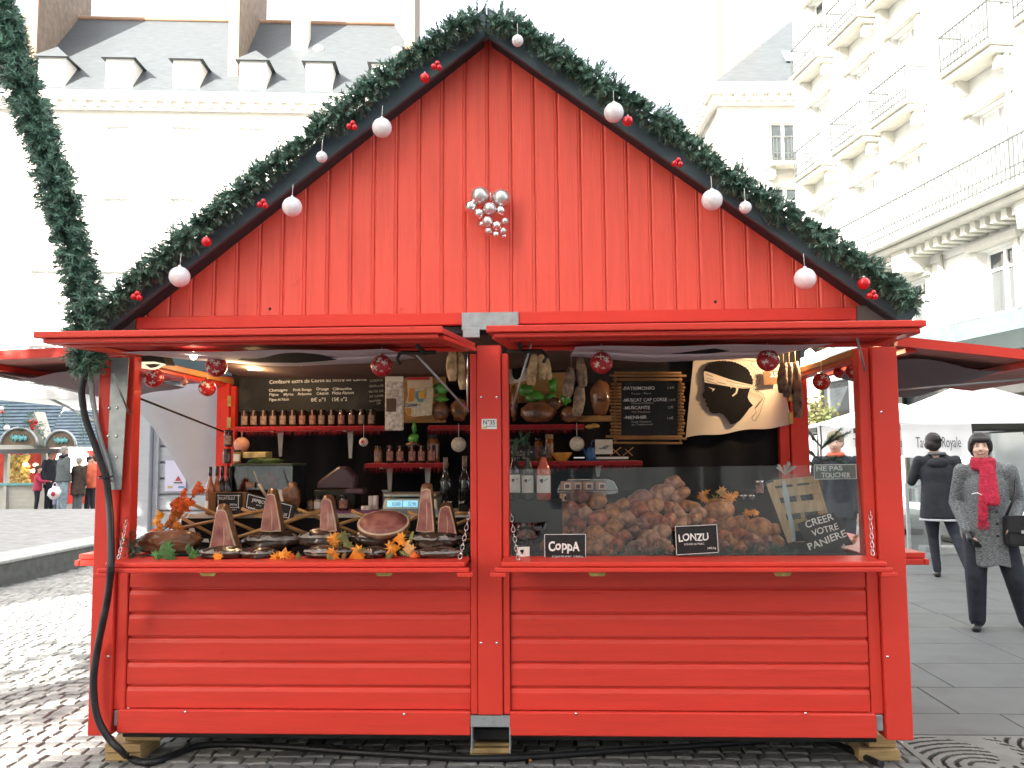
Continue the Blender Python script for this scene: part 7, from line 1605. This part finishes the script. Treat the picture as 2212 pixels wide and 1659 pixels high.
for i in range(3): mb.torus(c+V3((0,-.004*i,.022*i-.02)), .074-.004*i, .034, V3((1,0,0)), V3((0,1,.15)).normalized(), 1.0, .95, 18, 8)
capsule(mb, c+V3((.01,-.09,-.03)), .045, c+V3((-.02,-.175,-.30)), .042, 1.0, .5); capsule(mb, c+V3((-.02,-.175,-.30)), .042, c+V3((-.035,-.185,-.44)), .040, 1.0, .45); capsule(mb, c+V3((.045,-.10,-.05)), .040, c+V3((.055,-.185,-.30)), .045, 1.0, .5)
sc_ = blob('scarf', mb, SCARF, W_, vox=.010, smooth=1)
mb = MB()
for i in range(14): x = -.07+.075*i/13; capsule(mb, c+V3((x,-.187,-.47)), .004, c+V3((x+.004*math.sin(i*3),-.188,-.53)), .003, n=6, k=2)
put('fringe', mb, SCARF, sc_, local=True)
put('brooch', MB().tube([S((-.075,-.124,.685)), S((-.05,-.128,.692)), S((-.03,-.13,.68))], .005, 6), STEEL, W_, local=True)
for i in range(3): put('button', MB().ell(S((.03,-.128+.0*i,.60-.06*i)), .012, .006, .012, 8, 6), BLACKG, W_, local=True)
a, d = S((-.10,-.07,.50)), (S((-.10,-.07,.50))-S((-.142,.030,.635))).normalized(); mb = MB(); hand(mb, a+d*.012, d+V3((0,-.15,0)), (1,0,0), 1, 1.13); capsule(mb, a-d*.02, .030, a+d*.03, .030, n=10, k=3); blob('glove', mb, LEATH, W_, vox=.006, smooth=1)
hb = thing('handbag', 'black leather shoulder bag at the hip of the woman in grey tweed', 'handbag', V3((pz.x+.155, pz.y-.165, GZ+.70)))
B0 = V3((pz.x+.155, pz.y-.185, GZ))
mb = MB().box(B0.x-.12, B0.x+.12, B0.y-.05, B0.y+.04, .74, .985); put('body', mb, LEATH, hb, bevel=.02)
put('flap', MB().box(B0.x-.118, B0.x+.118, B0.y-.060, B0.y-.052, .85, .99), LEATH, hb, bevel=.003); put('clasp', MB().box(B0.x-.02, B0.x+.02, B0.y-.066, B0.y-.0605, .845, .87), STEEL, hb)
put('strap', MB().tube([V3((B0.x-.10, B0.y, .98)), V3((B0.x+.0, B0.y+.03, 1.15)), V3((B0.x+.05, B0.y+.10, 1.345)), V3((B0.x+.06, B0.y+.20, 1.375)), V3((B0.x+.085, B0.y+.26, 1.20)), V3((B0.x+.11, B0.y+.03, .97))], .011, 6), LEATH, hb)
# woman walking away in the black jacket (seen from behind: rotated by half a turn)
def hair_bun(mb, hc, k):
    mb.ell(hc+V3((0,.06*k,.0)), .090*k, .065*k, .095*k, 14, 10, amp=.3, fr=3); mb.ell(hc+V3((-.03*k,.085*k,.05*k)), .06*k, .05*k, .055*k, 10, 8, amp=.5, fr=4)
pz = atz(2036, 1247)
B_, hc, k, S = person('woman with short dark hair in black jacket and leggings walking away, eating', (pz.x, pz.y, GZ), 1.70, rot=math.pi-.35, coat=BLKCL, coat_len=.405, coat_w=1.12, trous=NAVY, hairm=HAIRK, hairf=hair_bun, head_dx=.02,
    legs=[((-.05,0,.50),(-.085,.03,.30),(-.15,.17,.075),(-.165,.12,.03)), ((.05,0,.50),(.045,-.03,.27),(.030,.0,.045),(.035,-.08,.02))],
    arms=[((-.115,0,.80),(-.145,.02,.64),(-.12,-.09,.60)), ((.115,0,.80),(.165,-.02,.655),(.09,-.11,.775))], fine=.018, flare=.78)
put('shirt_hem', MB().lathe([(.118*1.7,.388*1.7),(.116*1.7,.402*1.7)], n=20, ax=Matrix(((1.1,0,0),(0,.9,0),(0,0,1)))), M('grey_shirt', (.40,.42,.44)), B_, local=True)
mb = MB(); mb.torus(S((0,.01,.85)), .075, .022, V3((1,0,0)), V3((0,1,0)), 1.1, 1, 16, 8); blob('collar', mb, GREYK, B_, vox=.012, smooth=2)
mb = MB(); mb.ell(S((0,.060,.785)), .12, .05, .07, 14, 10, amp=.15); blob('hood', mb, BLKCL, B_, vox=.014, smooth=2)
pb = B_.matrix_basis @ S((.085,-.135,.835)) if False else None
q_ = Matrix.Rotation(math.pi-.35, 3, 'Z') @ S((.085,-.15,.815)); put('sandwich', MB().ell(V3((pz.x, pz.y, GZ))+q_, .055, .04, .025, 12, 8, amp=.25), M('bread_crust', (.45,.24,.08), var=.3), label='small sandwich held up by the woman in the black jacket', cat='sandwich')
# person in a beige knitted hat behind the right opening
pz = base(1806, 9.3)
K_, hc, k, S = person('person in a beige knitted hat and dark jacket seen through the right side opening', (pz.x, pz.y, GZ), 1.70, rot=-.5, lod=1, coat=NAVY, coat_len=.45, hairm=None, fine=.022)
mb = MB(); mb.ell(hc+V3((0,.014*k,.050*k)), .090*k, .105*k, .088*k, 16, 12); mb.ell(hc+V3((0,.05*k,.0*k)), .086*k, .06*k, .07*k, 12, 9); blob('knitted_hat', mb, BEIGEK, K_, vox=.014, smooth=2)
mb = MB().torus(S((0,-.01,.85)), .07, .024, V3((1,0,0)), V3((0,1,.1)).normalized(), 1, 1, 14, 7); put('collar', mb, ORANC, K_, local=True)
# the group at the far chalets
def far(label, lx, Z, H, **kw):
    px, _ = P('L', lx, 0); b_ = base(px, Z); return person(label, b_, H, lod=1, fine=.03, faced=kw.pop('faced', False), group='people at the far chalets', **kw)
far('child in a pink red jacket reaching towards the far white chalet', 352, 23.3, 1.27, rot=2.0, coat=PINKC, coat_len=.46, hairm=HAIRB, hairf=lambda mb, hc, k: mb.ell(hc+V3((0,.06*k,-.08*k)), .085*k, .05*k, .14*k, 12, 9), arms=[((-.12,0,.77),(-.15,-.08,.66),(-.13,-.22,.66)), ((.12,0,.77),(.14,-.08,.64),(.10,-.2,.66))])
M_, hc, k, S = far('man in a grey hooded top and pale jeans seen from behind', 585, 22.8, 1.79, rot=2.55, coat=GREYK, coat_len=.47, coat_w=1.12, trous=JEAN, hairm=HAIRG)
mb = MB().torus(S((0,.01,.85)), .09, .04, V3((1,0,0)), V3((0,1,-.2)).normalized(), 1, 1, 14, 8); put('hood', mb, NAVY, M_, local=True)
bgp = cz(*P('L', 497, 1035), 22.4); t = thing('shopping_bag', 'white plastic shopping bag hanging from the hand of the man in pale jeans', 'bag', bgp-V3((0,0,.2)))
put('bag', MB().ell(bgp, .17, .11, .17, 14, 10, amp=.3, fr=2), BAGW, t); put('handle', MB().torus(bgp+V3((0,0,.17)), .07, .012, V3((1,0,0)), V3((0,0,1)), .8, 1.3, 12, 5), BAGW, t); put('print', MB().ell(bgp+V3((.02,-.11,-.03)), .06, .02, .06, 8, 6), MATS['crimson_scarf'], t)
far('person in dark navy clothes standing close behind the man in pale jeans', 468, 23.6, 1.70, rot=1.2, coat=NAVY, coat_len=.38, hairm=HAIRK)
far('small child in lavender standing behind the white shopping bag', 522, 23.2, .86, rot=2.4, coat=LAVC, coat_len=.25, hairm=HAIRB, trous=GREYK)
far('older woman with grey hair in a long brown coat at the far left', 722, 22.9, 1.50, rot=2.8, coat=BROWNC, coat_len=.33, coat_w=1.25, trous=GREYK, hairm=HAIRG)
far('person in a bright orange puffer jacket partly behind the left stall post', 868, 23.4, 1.56, rot=-1.9, coat=ORANC, coat_len=.42, trous=BLKCL, hairm=HAIRB, coat_w=1.15)
far('person in dark clothes beside the bright orange jacket', 815, 23.9, 1.52, rot=1.6, coat=NAVY, coat_len=.40, hairm=HAIRK)
b_ = base(284, 9.5); person('person in dark blue seen in the gap beside the white neighbour stall', b_, 1.45, rot=.8, lod=1, coat=M('dark_blue_cloth', (.022,.04,.075), rough=.8, var=.2), coat_len=.34, trous=NAVY, hairm=HAIRK, fine=.025)
# litter on the ground
for x, y, r, mt, lb in ((1145,1642,.010,LEAFO,'small orange scrap on the ground in front of the centre blocks'), (1000,1640,.008,LEAFO,'flat yellow scrap beside the cable in front of the centre blocks'), (778,1616,.006,LABW,'white speck on the ground left of the centre blocks'), (1949,1604,.008,LABW,'white scrap beside the right wooden block'), (1827,1613,.008,LABW,'white scrap left of the right wooden block')):
    put('litter', MB().ell(atz(x, min(y, 1655), GZ+.006), r, r*.8, r*.5, 7, 5, amp=.5), mt, label=lb, cat='litter')
